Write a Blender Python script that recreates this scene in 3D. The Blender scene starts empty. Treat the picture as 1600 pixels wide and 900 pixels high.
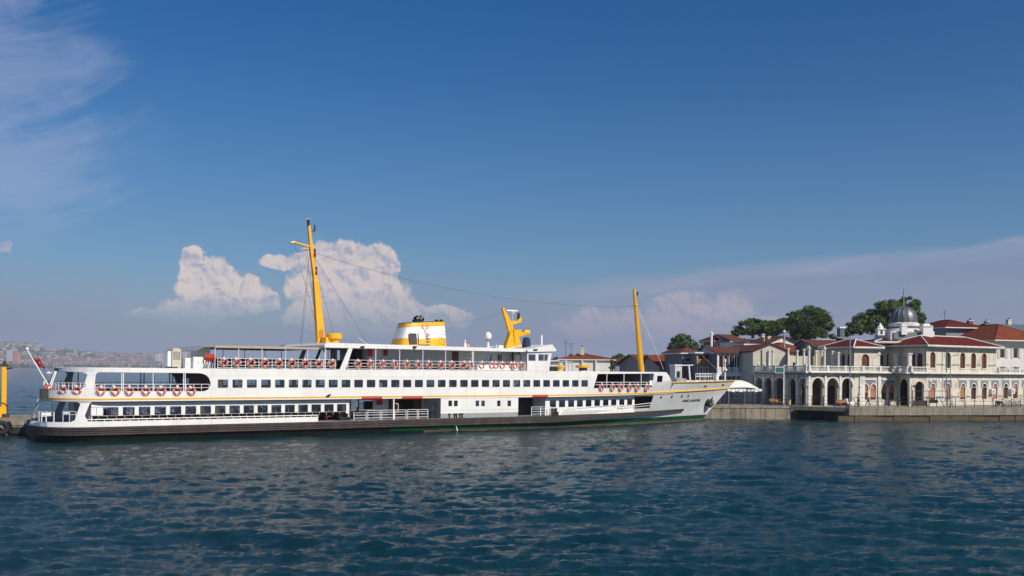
import bpy, bmesh, math, random
import numpy as np
from mathutils import Vector, Matrix
from mathutils.geometry import tessellate_polygon
R = math.radians
scene = bpy.context.scene
col = scene.collection
rnd = random.Random(7)

# ------------------------------------------------------------------ camera
CAM_H = 6.5; FPX = 1500.0; ROLL = 0.0083; HY = 578.3
cam_d = bpy.data.cameras.new("camera")
cam = bpy.data.objects.new("camera", cam_d); col.objects.link(cam)
cam.location = (0, 0, CAM_H)
cam.rotation_euler = (Matrix.Rotation(R(90), 3, 'X') @ Matrix.Rotation(ROLL, 3, 'Z')).to_euler()
cam_d.sensor_width = 36.0; cam_d.lens = 36.0 * FPX / 1600
cam_d.shift_y = (HY - 450) / 1600
cam_d.clip_start = 0.5; cam_d.clip_end = 60000
scene.camera = cam
scene.render.resolution_x = 1024; scene.render.resolution_y = 576
scene.view_settings.view_transform = 'Standard'; scene.view_settings.look = 'None'
EXPOSURE = 0.10; scene.view_settings.exposure = EXPOSURE; scene.view_settings.gamma = 1.0
try: scene.view_settings.use_curve_mapping = False
except Exception: pass

# ------------------------------------------------------------------ sun and sky
SUN_EL = R(38); SUN_DIR2 = Vector((0.73, -0.68)).normalized()
sun_vec = Vector((SUN_DIR2.x * math.cos(SUN_EL), SUN_DIR2.y * math.cos(SUN_EL), math.sin(SUN_EL)))
sd = bpy.data.lights.new("sun", 'SUN'); sd.energy = 4.5; sd.angle = R(0.53); sd.color = (1.0, 0.92, 0.81)
so = bpy.data.objects.new("sun", sd); col.objects.link(so)
so.rotation_euler = sun_vec.to_track_quat('Z', 'Y').to_euler()

world = bpy.data.worlds.new("World"); scene.world = world; world.use_nodes = True

class E:
    nt = None
    def __init__(s, sock): s.s = sock
    @staticmethod
    def op(o, *a, clamp=False):
        n = E.nt.nodes.new('ShaderNodeMath'); n.operation = o; n.use_clamp = clamp
        for i, v in enumerate(a):
            if isinstance(v, E): E.nt.links.new(v.s, n.inputs[i])
            else: n.inputs[i].default_value = v
        return E(n.outputs[0])
    def __add__(s, b): return E.op('ADD', s, b)
    __radd__ = __add__
    def __sub__(s, b): return E.op('SUBTRACT', s, b)
    def __rsub__(s, b): return E.op('SUBTRACT', b, s)
    def __mul__(s, b): return E.op('MULTIPLY', s, b)
    __rmul__ = __mul__
    def __truediv__(s, b): return E.op('DIVIDE', s, b)
    def clamp(s): return E.op('ADD', s, 0.0, clamp=True)
    def max(s, b): return E.op('MAXIMUM', s, b)
    def min(s, b): return E.op('MINIMUM', s, b)
    def pow(s, b): return E.op('POWER', s, b)
    def step(s, a, b):
        n = E.nt.nodes.new('ShaderNodeMapRange'); n.interpolation_type = 'SMOOTHSTEP'
        n.inputs[1].default_value = a; n.inputs[2].default_value = b
        n.inputs[3].default_value = 0; n.inputs[4].default_value = 1
        E.nt.links.new(s.s, n.inputs[0]); return E(n.outputs[0])
def xyz(a, b, c=0.0):
    n = E.nt.nodes.new('ShaderNodeCombineXYZ')
    for i, v in enumerate((a, b, c)):
        if isinstance(v, E): E.nt.links.new(v.s, n.inputs[i])
        else: n.inputs[i].default_value = v
    return n.outputs[0]
def fbm(vec, scale, detail=5, rough=0.55, dist=0.0):
    n = E.nt.nodes.new('ShaderNodeTexNoise'); n.inputs['Scale'].default_value = scale
    n.inputs['Detail'].default_value = detail; n.inputs['Roughness'].default_value = rough
    n.inputs['Distortion'].default_value = dist
    E.nt.links.new(vec, n.inputs['Vector']); return E(n.outputs['Fac'])
def mixc(fac, a, b):
    n = E.nt.nodes.new('ShaderNodeMix'); n.data_type = 'RGBA'
    E.nt.links.new(fac.s, n.inputs[0])
    for i, v in ((6, a), (7, b)):
        if isinstance(v, (tuple, list)): n.inputs[i].default_value = (*v, 1)
        else: E.nt.links.new(v, n.inputs[i])
    return n.outputs[2]

def build_world():
    nt = world.node_tree; E.nt = nt
    for n in list(nt.nodes): nt.nodes.remove(n)
    out = nt.nodes.new('ShaderNodeOutputWorld'); bg = nt.nodes.new('ShaderNodeBackground')
    nt.links.new(bg.outputs[0], out.inputs[0]); bg.inputs['Strength'].default_value = SKY_STRENGTH
    sky = nt.nodes.new('ShaderNodeTexSky'); sky.sky_type = 'NISHITA'; sky.sun_disc = False
    sky.sun_elevation = SUN_EL; sky.sun_rotation = math.atan2(SUN_DIR2.x, SUN_DIR2.y)
    sky.altitude = 0; sky.air_density = 1.0; sky.dust_density = 0.3; sky.ozone_density = 3.0
    tc = nt.nodes.new('ShaderNodeTexCoord'); sp = nt.nodes.new('ShaderNodeSeparateXYZ')
    nt.links.new(tc.outputs['Generated'], sp.inputs[0])
    X, Y, Z = (E(sp.outputs[i]) for i in range(3))
    az = E.op('ARCTAN2', X, Y); el = E.op('ARCSINE', Z)
    def ae(px, py):
        U = (px - 800 + ROLL * (py - HY)) / FPX; V = -(py - HY - ROLL * (px - 800)) / FPX
        return math.atan(U), math.atan(V / math.sqrt(1 + U * U))
    K = 1.0 / SKY_STRENGTH / 2 ** EXPOSURE
    def cc(r, g, b):   # display colour -> radiance
        f = lambda c: ((c / 255 + 0.055) / 1.055) ** 2.4 * K
        return (f(r), f(g), f(b))
    def n2(vec, scale, detail=5, rough=0.55, dist=0.0):
        n = nt.nodes.new('ShaderNodeTexNoise'); n.noise_dimensions = '2D'; n.inputs['Scale'].default_value = scale
        n.inputs['Detail'].default_value = detail; n.inputs['Roughness'].default_value = rough; n.inputs['Distortion'].default_value = dist
        nt.links.new(vec, n.inputs['Vector']); return E(n.outputs['Fac'])
    hs = nt.nodes.new('ShaderNodeHueSaturation'); hs.inputs['Saturation'].default_value = SKY_SAT
    hs.inputs['Value'].default_value = SKY_VAL; hs.inputs['Hue'].default_value = SKY_HUE
    nt.links.new(sky.outputs[0], hs.inputs['Color'])
    c = hs.outputs[0]
    # pale blue then lilac haze towards the horizon
    big = n2(xyz(az * 1.2 + 3.0, el * 5.0), 2.2, 3)
    c = mixc((1.0 - el.step(0.02, 0.30)) * 0.50, c, cc(76, 124, 170))
    h = 1.0 - (el - big * 0.08 + 0.04).step(0.0, 0.125)
    c = mixc(h * 0.84, c, cc(128, 134, 160))
    # high thin cirrus at the left
    fal = ((az * -1.0 - (-ae(350, 0)[0])) / 0.20).clamp()
    fib = n2(xyz(az * 2.2 + el * 1.4, el * 9.0 - az * 3.4), 1.7, 7, 0.66, 0.5)
    wisp = n2(xyz(az * 5.0 + 4.0, el * 7.0 + 1.0), 1.4, 4, 0.6)
    band = el.step(0.09, 0.17)
    m = (fib * 0.75 + wisp * 0.45 + fal * 0.30 - 0.30)
    c = mixc((m.step(0.40, 0.70) * fal.step(0.0, 0.6) * band * 0.36).clamp(), c, cc(176, 184, 212))
    # veil and long streak at the right
    def line(px0, py0, px1, py1):
        A0, E0 = ae(px0, py0); A1, E1 = ae(px1, py1); k = (E1 - E0) / (A1 - A0)
        return el - (az - A0) * k - E0
    wob = (n2(xyz(az * 3.0 + 5.0, el * 8.0), 2.0, 5) - 0.5) * 0.03
    l1 = line(800, 452, 1600, 372) + wob
    fr = az.step(ae(770, 0)[0], ae(1020, 0)[0])
    tx = n2(xyz(az * 4.0 + 2.0, el * 26.0 - az * 2.8), 1.6, 6, 0.6).step(0.25, 0.8)
    veil = (1.0 - l1.step(-0.016, 0.004)) * fr
    c = mixc((veil * (tx * 0.38 + 0.30) * (1.0 - (0.0 - l1).step(0.02, 0.13) * 0.35)).clamp(), c, cc(150, 150, 176))
    strk = (1.0 - E.op('ABSOLUTE', line(830, 458, 1600, 381) + wob).step(0.002, 0.013)) * fr
    c = mixc((strk * (tx * 0.5 + 0.18)).clamp(), c, cc(170, 168, 190))
    strk2 = (1.0 - E.op('ABSOLUTE', line(900, 440, 1600, 425) + wob * 1.4).step(0.002, 0.02)) * fr
    c = mixc((strk2 * (tx * 0.30)).clamp(), c, cc(104, 134, 168))
    # cumulus: soft far-off lobes with billows lit from the upper right
    wx = (n2(xyz(az + 2.0, el), 27, 6, 0.62) - 0.5)
    wy = (n2(xyz(az + 6.3, el + 1.7), 27, 6, 0.62) - 0.5)
    na = n2(xyz(az + wx * 0.02 + 2.0, el + wy * 0.02), 46, 6, 0.60)
    nb = n2(xyz(az + wx * 0.02 + 2.0030, el + wy * 0.02 + 0.0042), 46, 4, 0.55)
    def cumulus(c, lobes, scale, seed, amp, lit, shade, op, base_fade, edge=0.18):
        f = None; g = None
        for (px, py, rx, ry) in lobes:
            A, Ee = ae(px, py); rx /= FPX; ry /= FPX
            dx = (az + wx * amp - A) / rx; dy = (el + wy * amp - Ee) / ry
            v = 1.0 - (dx * dx + dy * dy); dx2 = dx - 0.30; dy2 = dy - 0.34; w = 1.0 - (dx2 * dx2 + dy2 * dy2)
            f = v if f is None else f.max(v); g = w if g is None else g.max(w)
        m = (f + (na - 0.5) * 0.7).step(0.0, edge)
        s = ((f - g) * 0.13 + (na - nb) * 2.4 + (na - 0.5) * 0.25 + 0.68).clamp()
        colr = mixc(s.step(0.05, 0.95), shade, lit)
        A, Eb = ae(400, base_fade[0]); A, Et = ae(400, base_fade[1])
        m = m * (el.step(Eb, Et) * 0.94 + 0.06) * op
        return mixc(m.clamp(), c, colr)
    c = cumulus(c, [(302, 412, 22, 26), (330, 448, 54, 46), (370, 464, 50, 34), (406, 472, 28, 20), (310, 484, 62, 26), (232, 490, 34, 10)],
                34, 2.0, 0.030, cc(226, 211, 203), cc(164, 165, 188), 0.92, (508, 452), 0.30)
    c = cumulus(c, [(528, 408, 56, 38), (582, 420, 46, 40), (540, 450, 100, 48), (466, 411, 60, 14), (600, 480, 66, 30), (520, 490, 78, 30), (680, 496, 66, 18), (580, 502, 130, 26)],
                30, 6.0, 0.026, cc(222, 207, 201), cc(162, 165, 190), 0.92, (532, 440), 0.28)
    c = cumulus(c, [(1140, 482, 48, 30), (1072, 484, 66, 32), (1190, 502, 44, 14), (920, 508, 64, 28), (970, 500, 44, 24), (1060, 514, 100, 24)],
                32, 11.0, 0.036, cc(194, 182, 190), cc(146, 152, 176), 0.60, (545, 465), 0.7)
    c = cumulus(c, [(2, 386, 16, 10)], 34, 15.0, 0.02, cc(190, 185, 195), cc(140, 150, 185), 0.6, (506, 440), 0.5)
    nt.links.new(c, bg.inputs['Color'])
SKY_STRENGTH = 0.10; SKY_SAT = 1.43; SKY_VAL = 0.70; SKY_HUE = 0.508
HAZE = 0.00014
build_world()
world.cycles.sampling_method = 'MANUAL'; world.cycles.sample_map_resolution = 256
scene.cycles.max_bounces = 5; scene.cycles.transparent_max_bounces = 16
scene.cycles.volume_bounces = 0

# ------------------------------------------------------------------ materials
def new_mat(name):
    m = bpy.data.materials.new(name); m.use_nodes = True
    nt = m.node_tree; E.nt = nt
    b = nt.nodes['Principled BSDF']
    return m, nt, b
def P(name, c, rough=0.5, var=0.12, scale=1.5, metal=0.0, bump=0.0, bscale=20, streak=None, dirt=None):
    """plain paint / stone with uneven tone; streak = (colour, amount): vertical run marks"""
    m, nt, b = new_mat(name)
    b.inputs['Roughness'].default_value = rough; b.inputs['Metallic'].default_value = metal
    tc = nt.nodes.new('ShaderNodeTexCoord'); v = tc.outputs['Object']
    n = fbm(v, scale, 6, 0.6)
    k = n.step(0.25, 0.75)
    c0 = tuple(x * (1 - var) for x in c); c1 = tuple(min(1, x * (1 + var)) for x in c)
    out = mixc(k, c0, c1)
    if streak:
        sp = nt.nodes.new('ShaderNodeSeparateXYZ'); nt.links.new(v, sp.inputs[0])
        sx, sy, sz = (E(sp.outputs[i]) for i in range(3))
        n2 = fbm(xyz(sx, sy, sz * 0.12), streak[2] if len(streak) > 2 else 6.0, 5, 0.65)
        lo = streak[3] if len(streak) > 3 else 0.52
        out = mixc(n2.step(lo, lo + 0.28) * streak[1], out, streak[0])
    if dirt:
        n3 = fbm(v, dirt[2], 7, 0.7)
        out = mixc(n3.step(0.5, 0.72) * dirt[1], out, dirt[0])
    nt.links.new(out, b.inputs['Base Color'])
    if bump:
        nb = fbm(v, bscale, 4, 0.6); bn = nt.nodes.new('ShaderNodeBump')
        bn.inputs['Strength'].default_value = 0.6; bn.inputs['Distance'].default_value = bump
        nt.links.new(nb.s, bn.inputs['Height']); nt.links.new(bn.outputs[0], b.inputs['Normal'])
    return m
M = {}
M['white'] = P('white_paint', (0.80, 0.80, 0.78), 0.42, 0.035, 0.6, streak=((0.50, 0.38, 0.27), 0.30, 2.2), dirt=((0.62, 0.60, 0.56), 0.25, 0.7))
def plated(m, sx=3.1, sz=1.15):
    """steel plates: tone differs a little from plate to plate, seams slightly darker and raised"""
    nt = m.node_tree; E.nt = nt; b = nt.nodes['Principled BSDF']; src = b.inputs['Base Color'].links[0].from_socket
    tc = nt.nodes.new('ShaderNodeTexCoord'); sp = nt.nodes.new('ShaderNodeSeparateXYZ'); nt.links.new(tc.outputs['Object'], sp.inputs[0])
    br = nt.nodes.new('ShaderNodeTexBrick'); br.inputs['Scale'].default_value = 1.0; br.inputs['Brick Width'].default_value = sx; br.inputs['Row Height'].default_value = sz
    br.inputs['Mortar Size'].default_value = 0.012; br.inputs['Color1'].default_value = (.93, .93, .92, 1); br.inputs['Color2'].default_value = (1, 1, 1, 1); br.inputs['Mortar'].default_value = (.72, .70, .66, 1)
    nt.links.new(xyz(E(sp.outputs[0]), E(sp.outputs[2])), br.inputs['Vector'])
    mx = nt.nodes.new('ShaderNodeMix'); mx.data_type = 'RGBA'; mx.blend_type = 'MULTIPLY'; mx.inputs[0].default_value = 1.0
    nt.links.new(src, mx.inputs[6]); nt.links.new(br.outputs['Color'], mx.inputs[7]); nt.links.new(mx.outputs[2], b.inputs['Base Color'])
plated(M['white'])
M['hullwhite'] = P('hull_white', (0.74, 0.76, 0.76), 0.4, 0.05, 0.5, streak=((0.42, 0.40, 0.36), 0.35, 1.6), dirt=((0.55, 0.55, 0.53), 0.4, 0.9))
plated(M['hullwhite'], 2.4, 0.9)
M['white2'] = P('clean_white', (0.82, 0.82, 0.80), 0.4, 0.03)
M['inwhite'] = P('inner_white', (0.682, 0.704, 0.704), 0.5, 0.06, dirt=((0.45, 0.45, 0.44), 0.4, 1.2))
M['green'] = P('hull_green', (0.006, 0.085, 0.035), 0.35, 0.25, 0.8, dirt=((0.01, 0.04, 0.02), 0.6, 1.5))
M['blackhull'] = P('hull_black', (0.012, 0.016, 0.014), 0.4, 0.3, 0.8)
M['antifoul'] = P('antifouling', (0.17, 0.11, 0.07), 0.6, 0.3, 1.2, dirt=((0.05, 0.07, 0.04), 0.7, 2.0))
M['belt'] = P('belt_wood', (0.05904, 0.0432, 0.04032), 0.75, 0.3, 0.9, streak=((0.17, 0.14, 0.12), 0.5, 1.2), dirt=((0.14, 0.06, 0.04), 0.55, 0.7), bump=0.02)
M['beltdark'] = P('belt_dark', (0.032, 0.028, 0.03), 0.75, 0.3, 0.9)
M['orange'] = P('orange_paint', (0.80, 0.42, 0.03), 0.4, 0.06)
M['yellow'] = P('yellow_paint', (0.792, 0.396, 0.0072), 0.38, 0.07, 1.0, streak=((0.45, 0.20, 0.02), 0.35, 3.0))
M['red'] = P('red_paint', (0.50, 0.035, 0.02), 0.5, 0.12)
M['ring'] = P('ring_orange', (0.50, 0.085, 0.055), 0.55, 0.12)
M['ringband'] = P('ring_band', (0.75, 0.72, 0.70), 0.5, 0.05)
M['grey'] = P('grey_paint', (0.30, 0.32, 0.33), 0.5, 0.1)
M['deck'] = P('deck_grey', (0.20, 0.21, 0.21), 0.7, 0.15, 2)
M['dark'] = P('dark_metal', (0.03, 0.03, 0.032), 0.5, 0.2)
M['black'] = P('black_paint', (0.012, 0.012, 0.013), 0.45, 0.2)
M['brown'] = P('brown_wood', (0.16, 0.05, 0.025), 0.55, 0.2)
M['bench'] = P('bench_wood', (0.20, 0.055, 0.03), 0.55, 0.2)
M['navy'] = P('navy_cover', (0.012, 0.03, 0.07), 0.8, 0.2)
M['canvas'] = P('canvas_tan', (0.429, 0.3666, 0.2652), 0.85, 0.08)
M['whitecanvas'] = P('canvas_white', (0.7179, 0.7087, 0.6719), 0.85, 0.04)
M['flag'] = P('flag_red', (0.36, 0.010, 0.018), 0.8, 0.08)
M['rope'] = P('wire', (0.10, 0.10, 0.11), 0.6, 0.1)
M['whiterope'] = P('white_wire', (0.6, 0.6, 0.6), 0.6, 0.1)
M['stone'] = P('terminal_stone', (0.58, 0.545, 0.45), 0.8, 0.14, 0.7, streak=((0.22, 0.19, 0.14), 0.6, 1.4, 0.47), dirt=((0.27, 0.24, 0.19), 0.75, 0.6), bump=0.02)
M['stone2'] = P('terminal_trim', (0.68, 0.66, 0.60), 0.75, 0.1, 1.2, streak=((0.22, 0.21, 0.18), 0.5, 1.8, 0.5), dirt=((0.27, 0.26, 0.22), 0.5, 0.9))
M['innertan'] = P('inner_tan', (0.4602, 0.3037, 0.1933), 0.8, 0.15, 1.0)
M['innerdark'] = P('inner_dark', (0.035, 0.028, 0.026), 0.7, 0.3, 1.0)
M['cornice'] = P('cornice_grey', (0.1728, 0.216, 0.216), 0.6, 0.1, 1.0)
M['tileblue'] = None
M['blind'] = P('orange_blind', (0.39, 0.1482, 0.0702), 0.75, 0.12, 1.2)
M['shutter'] = P('brown_shutter', (0.15, 0.055, 0.025), 0.6, 0.2, 2.0)
M['conc'] = P('quay_concrete', (0.27, 0.235, 0.175), 0.85, 0.2, 0.7, streak=((0.075, 0.06, 0.045), 0.85, 1.3, 0.44), dirt=((0.12, 0.10, 0.075), 0.7, 0.8), bump=0.05, bscale=6)
M['conc2'] = P('quay_slab', (0.25, 0.225, 0.175), 0.85, 0.2, 0.9, streak=((0.08, 0.07, 0.055), 0.75, 1.6, 0.46), dirt=((0.11, 0.10, 0.08), 0.6, 1.4), bump=0.03, bscale=8)
M['wetstone'] = P('wet_stone', (0.08064, 0.05544, 0.02268), 0.6, 0.4, 0.9, dirt=((0.03, 0.03, 0.015), 0.8, 0.9), bump=0.06, bscale=3)
M['rubber'] = P('rubber', (0.015, 0.015, 0.016), 0.8, 0.3)
M['lead'] = P('dome_lead', (0.1116, 0.1188, 0.1368), 0.42, 0.18, 1.2, streak=((0.30, 0.31, 0.34), 0.5, 2.0), metal=0.25)
M['pave'] = P('paving', (0.234, 0.2106, 0.1716), 0.9, 0.15, 0.3)
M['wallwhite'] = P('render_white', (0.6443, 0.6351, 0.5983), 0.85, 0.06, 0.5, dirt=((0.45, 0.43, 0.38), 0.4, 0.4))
M['wallcream'] = P('render_cream', (0.5154, 0.4878, 0.405), 0.85, 0.08, 0.5, dirt=((0.38, 0.34, 0.27), 0.5, 0.4))
M['wallyellow'] = P('render_yellow', (0.3866, 0.3405, 0.1841), 0.85, 0.08, 0.5)
M['wallgrey'] = P('render_grey', (0.2028, 0.2184, 0.2418), 0.85, 0.1, 0.5)
M['wallslate_and_shade'] = P('slate_boards_and_shade', (0.10, 0.125, 0.15), 0.8, 0.12, 0.5)  # slate boards, also painted shade on the left walls of white houses
M['woodorange'] = P('orange_wood', (0.36, 0.15, 0.04), 0.6, 0.15)
M['winglass'] = P('window_dark', (0.03, 0.04, 0.05), 0.15, 0.3, 0.8)
M['bluesky'] = P('blue_awning', (0.10, 0.12, 0.38), 0.7, 0.1)
M['signgreen'] = P('sign_green', (0.03, 0.14, 0.12), 0.5, 0.1)
M['skin'] = P('skin', (0.36, 0.20, 0.13), 0.6, 0.08)
M['cloth_white'] = P('shirt_white', (0.68, 0.68, 0.70), 0.85, 0.05)
M['cloth_dark'] = P('trousers_dark', (0.015, 0.015, 0.02), 0.85, 0.1)
M['cloth_brown'] = P('shirt_brown', (0.20, 0.09, 0.06), 0.85, 0.1)
M['hair'] = P('hair', (0.015, 0.011, 0.009), 0.6, 0.1)
M['bark'] = P('bark', (0.11, 0.085, 0.06), 0.9, 0.3, 2.0)
M['foam'] = P('splash', (0.75, 0.78, 0.78), 0.5, 0.05)
M['chrome'] = P('steel', (0.45, 0.46, 0.47), 0.35, 0.08, metal=0.6)

def mat_glass(name, tint, refl=0.28):
    m, nt, b = new_mat(name); nt.nodes.remove(b)
    out = nt.nodes['Material Output']
    t = nt.nodes.new('ShaderNodeBsdfTransparent'); t.inputs[0].default_value = (*tint, 1)
    g = nt.nodes.new('ShaderNodeBsdfGlossy'); g.inputs['Roughness'].default_value = 0.04
    g.inputs['Color'].default_value = (0.9, 0.95, 1, 1)
    fr = nt.nodes.new('ShaderNodeFresnel'); fr.inputs[0].default_value = 1.55
    k = (E(fr.outputs[0]) * 1.3 + refl * 0.15).clamp()
    mx = nt.nodes.new('ShaderNodeMixShader'); nt.links.new(k.s, mx.inputs[0])
    nt.links.new(t.outputs[0], mx.inputs[1]); nt.links.new(g.outputs[0], mx.inputs[2])
    nt.links.new(mx.outputs[0], out.inputs[0]); return m
M['glass'] = mat_glass('window_glass', (0.94, 0.955, 0.965))
M['glassdark'] = mat_glass('window_glass_dark', (0.70, 0.72, 0.72))

def mat_tiles(name, c, c2, axis_scale=3.2):
    m, nt, b = new_mat(name); b.inputs['Roughness'].default_value = 0.9; b.inputs['Specular IOR Level'].default_value = 0.15
    tc = nt.nodes.new('ShaderNodeTexCoord'); v = tc.outputs['Object']
    n = fbm(v, 0.8, 6, 0.65); n2 = fbm(v, 7.0, 3, 0.7)
    o = mixc((n * 0.6 + n2 * 0.55 - 0.1).step(0.25, 0.7), c, c2)
    nt.links.new(o, b.inputs['Base Color'])
    w = nt.nodes.new('ShaderNodeTexWave'); w.inputs['Scale'].default_value = axis_scale; w.bands_direction = 'DIAGONAL'
    nt.links.new(v, w.inputs['Vector'])
    bn = nt.nodes.new('ShaderNodeBump'); bn.inputs['Distance'].default_value = 0.06; bn.inputs['Strength'].default_value = 0.7
    nt.links.new(w.outputs['Fac'], bn.inputs['Height']); nt.links.new(bn.outputs[0], b.inputs['Normal'])
    return m
M['roofred'] = mat_tiles('roof_dark_red', (0.085, 0.010, 0.009), (0.165, 0.026, 0.02))
M['rooforange'] = mat_tiles('roof_orange', (0.16, 0.036, 0.015), (0.27, 0.075, 0.034))
M['roofbrown'] = mat_tiles('roof_brown', (0.085, 0.030, 0.021), (0.18, 0.08, 0.055))
M['roofgrey'] = P('roof_grey', (0.10, 0.12, 0.14), 0.7, 0.15)
def mat_bluetile():
    m, nt, b = new_mat('blue_tiles'); b.inputs['Roughness'].default_value = 0.35
    tc = nt.nodes.new('ShaderNodeTexCoord')
    v = nt.nodes.new('ShaderNodeTexVoronoi'); v.inputs['Scale'].default_value = 5.0
    nt.links.new(tc.outputs['Object'], v.inputs['Vector'])
    o = mixc(E(v.outputs['Distance']).step(0.25, 0.55), (0.06, 0.08, 0.15), (0.24, 0.26, 0.30))
    nt.links.new(o, b.inputs['Base Color']); return m
M['tileblue'] = mat_bluetile()
def mat_leaf(name, c, c2):
    m, nt, b = new_mat(name); b.inputs['Roughness'].default_value = 0.6
    g = nt.nodes.new('ShaderNodeNewGeometry'); r = E(g.outputs['Random Per Island'])
    tc = nt.nodes.new('ShaderNodeTexCoord'); n = fbm(tc.outputs['Object'], 0.35, 3)
    o = mixc((r * 0.6 + n * 0.9 - 0.3).clamp(), c, c2)
    nt.links.new(o, b.inputs['Base Color'])
    tr = nt.nodes.new('ShaderNodeBsdfTranslucent'); nt.links.new(o, tr.inputs[0])
    mx = nt.nodes.new('ShaderNodeMixShader'); mx.inputs[0].default_value = 0.34
    nt.links.new(b.outputs[0], mx.inputs[1]); nt.links.new(tr.outputs[0], mx.inputs[2])
    nt.links.new(mx.outputs[0], nt.nodes['Material Output'].inputs[0]); return m
M['leaf'] = mat_leaf('leaves_green', (0.030, 0.075, 0.010), (0.150, 0.230, 0.032))
M['leafdark'] = mat_leaf('leaves_dark', (0.022, 0.058, 0.010), (0.105, 0.175, 0.026))

# ------------------------------------------------------------------ object helpers
def meta(o, label=None, cat=None, group=None, kind=None):
    if label: o['label'] = label
    if cat: o['category'] = cat
    if group: o['group'] = group
    if kind: o['kind'] = kind
    return o
def empty(name, loc=(0, 0, 0), rz=0.0, parent=None):
    o = bpy.data.objects.new(name, None); col.objects.link(o); o.empty_display_size = 0.3
    o.location = loc; o.rotation_euler = (0, 0, rz)
    if parent: o.parent = parent
    return o
def copy_tree(o, parent=None):
    c = o.copy(); col.objects.link(c)
    if parent is not None: c.parent = parent
    for ch in list(o.children): copy_tree(ch, c)
    return c

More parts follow.
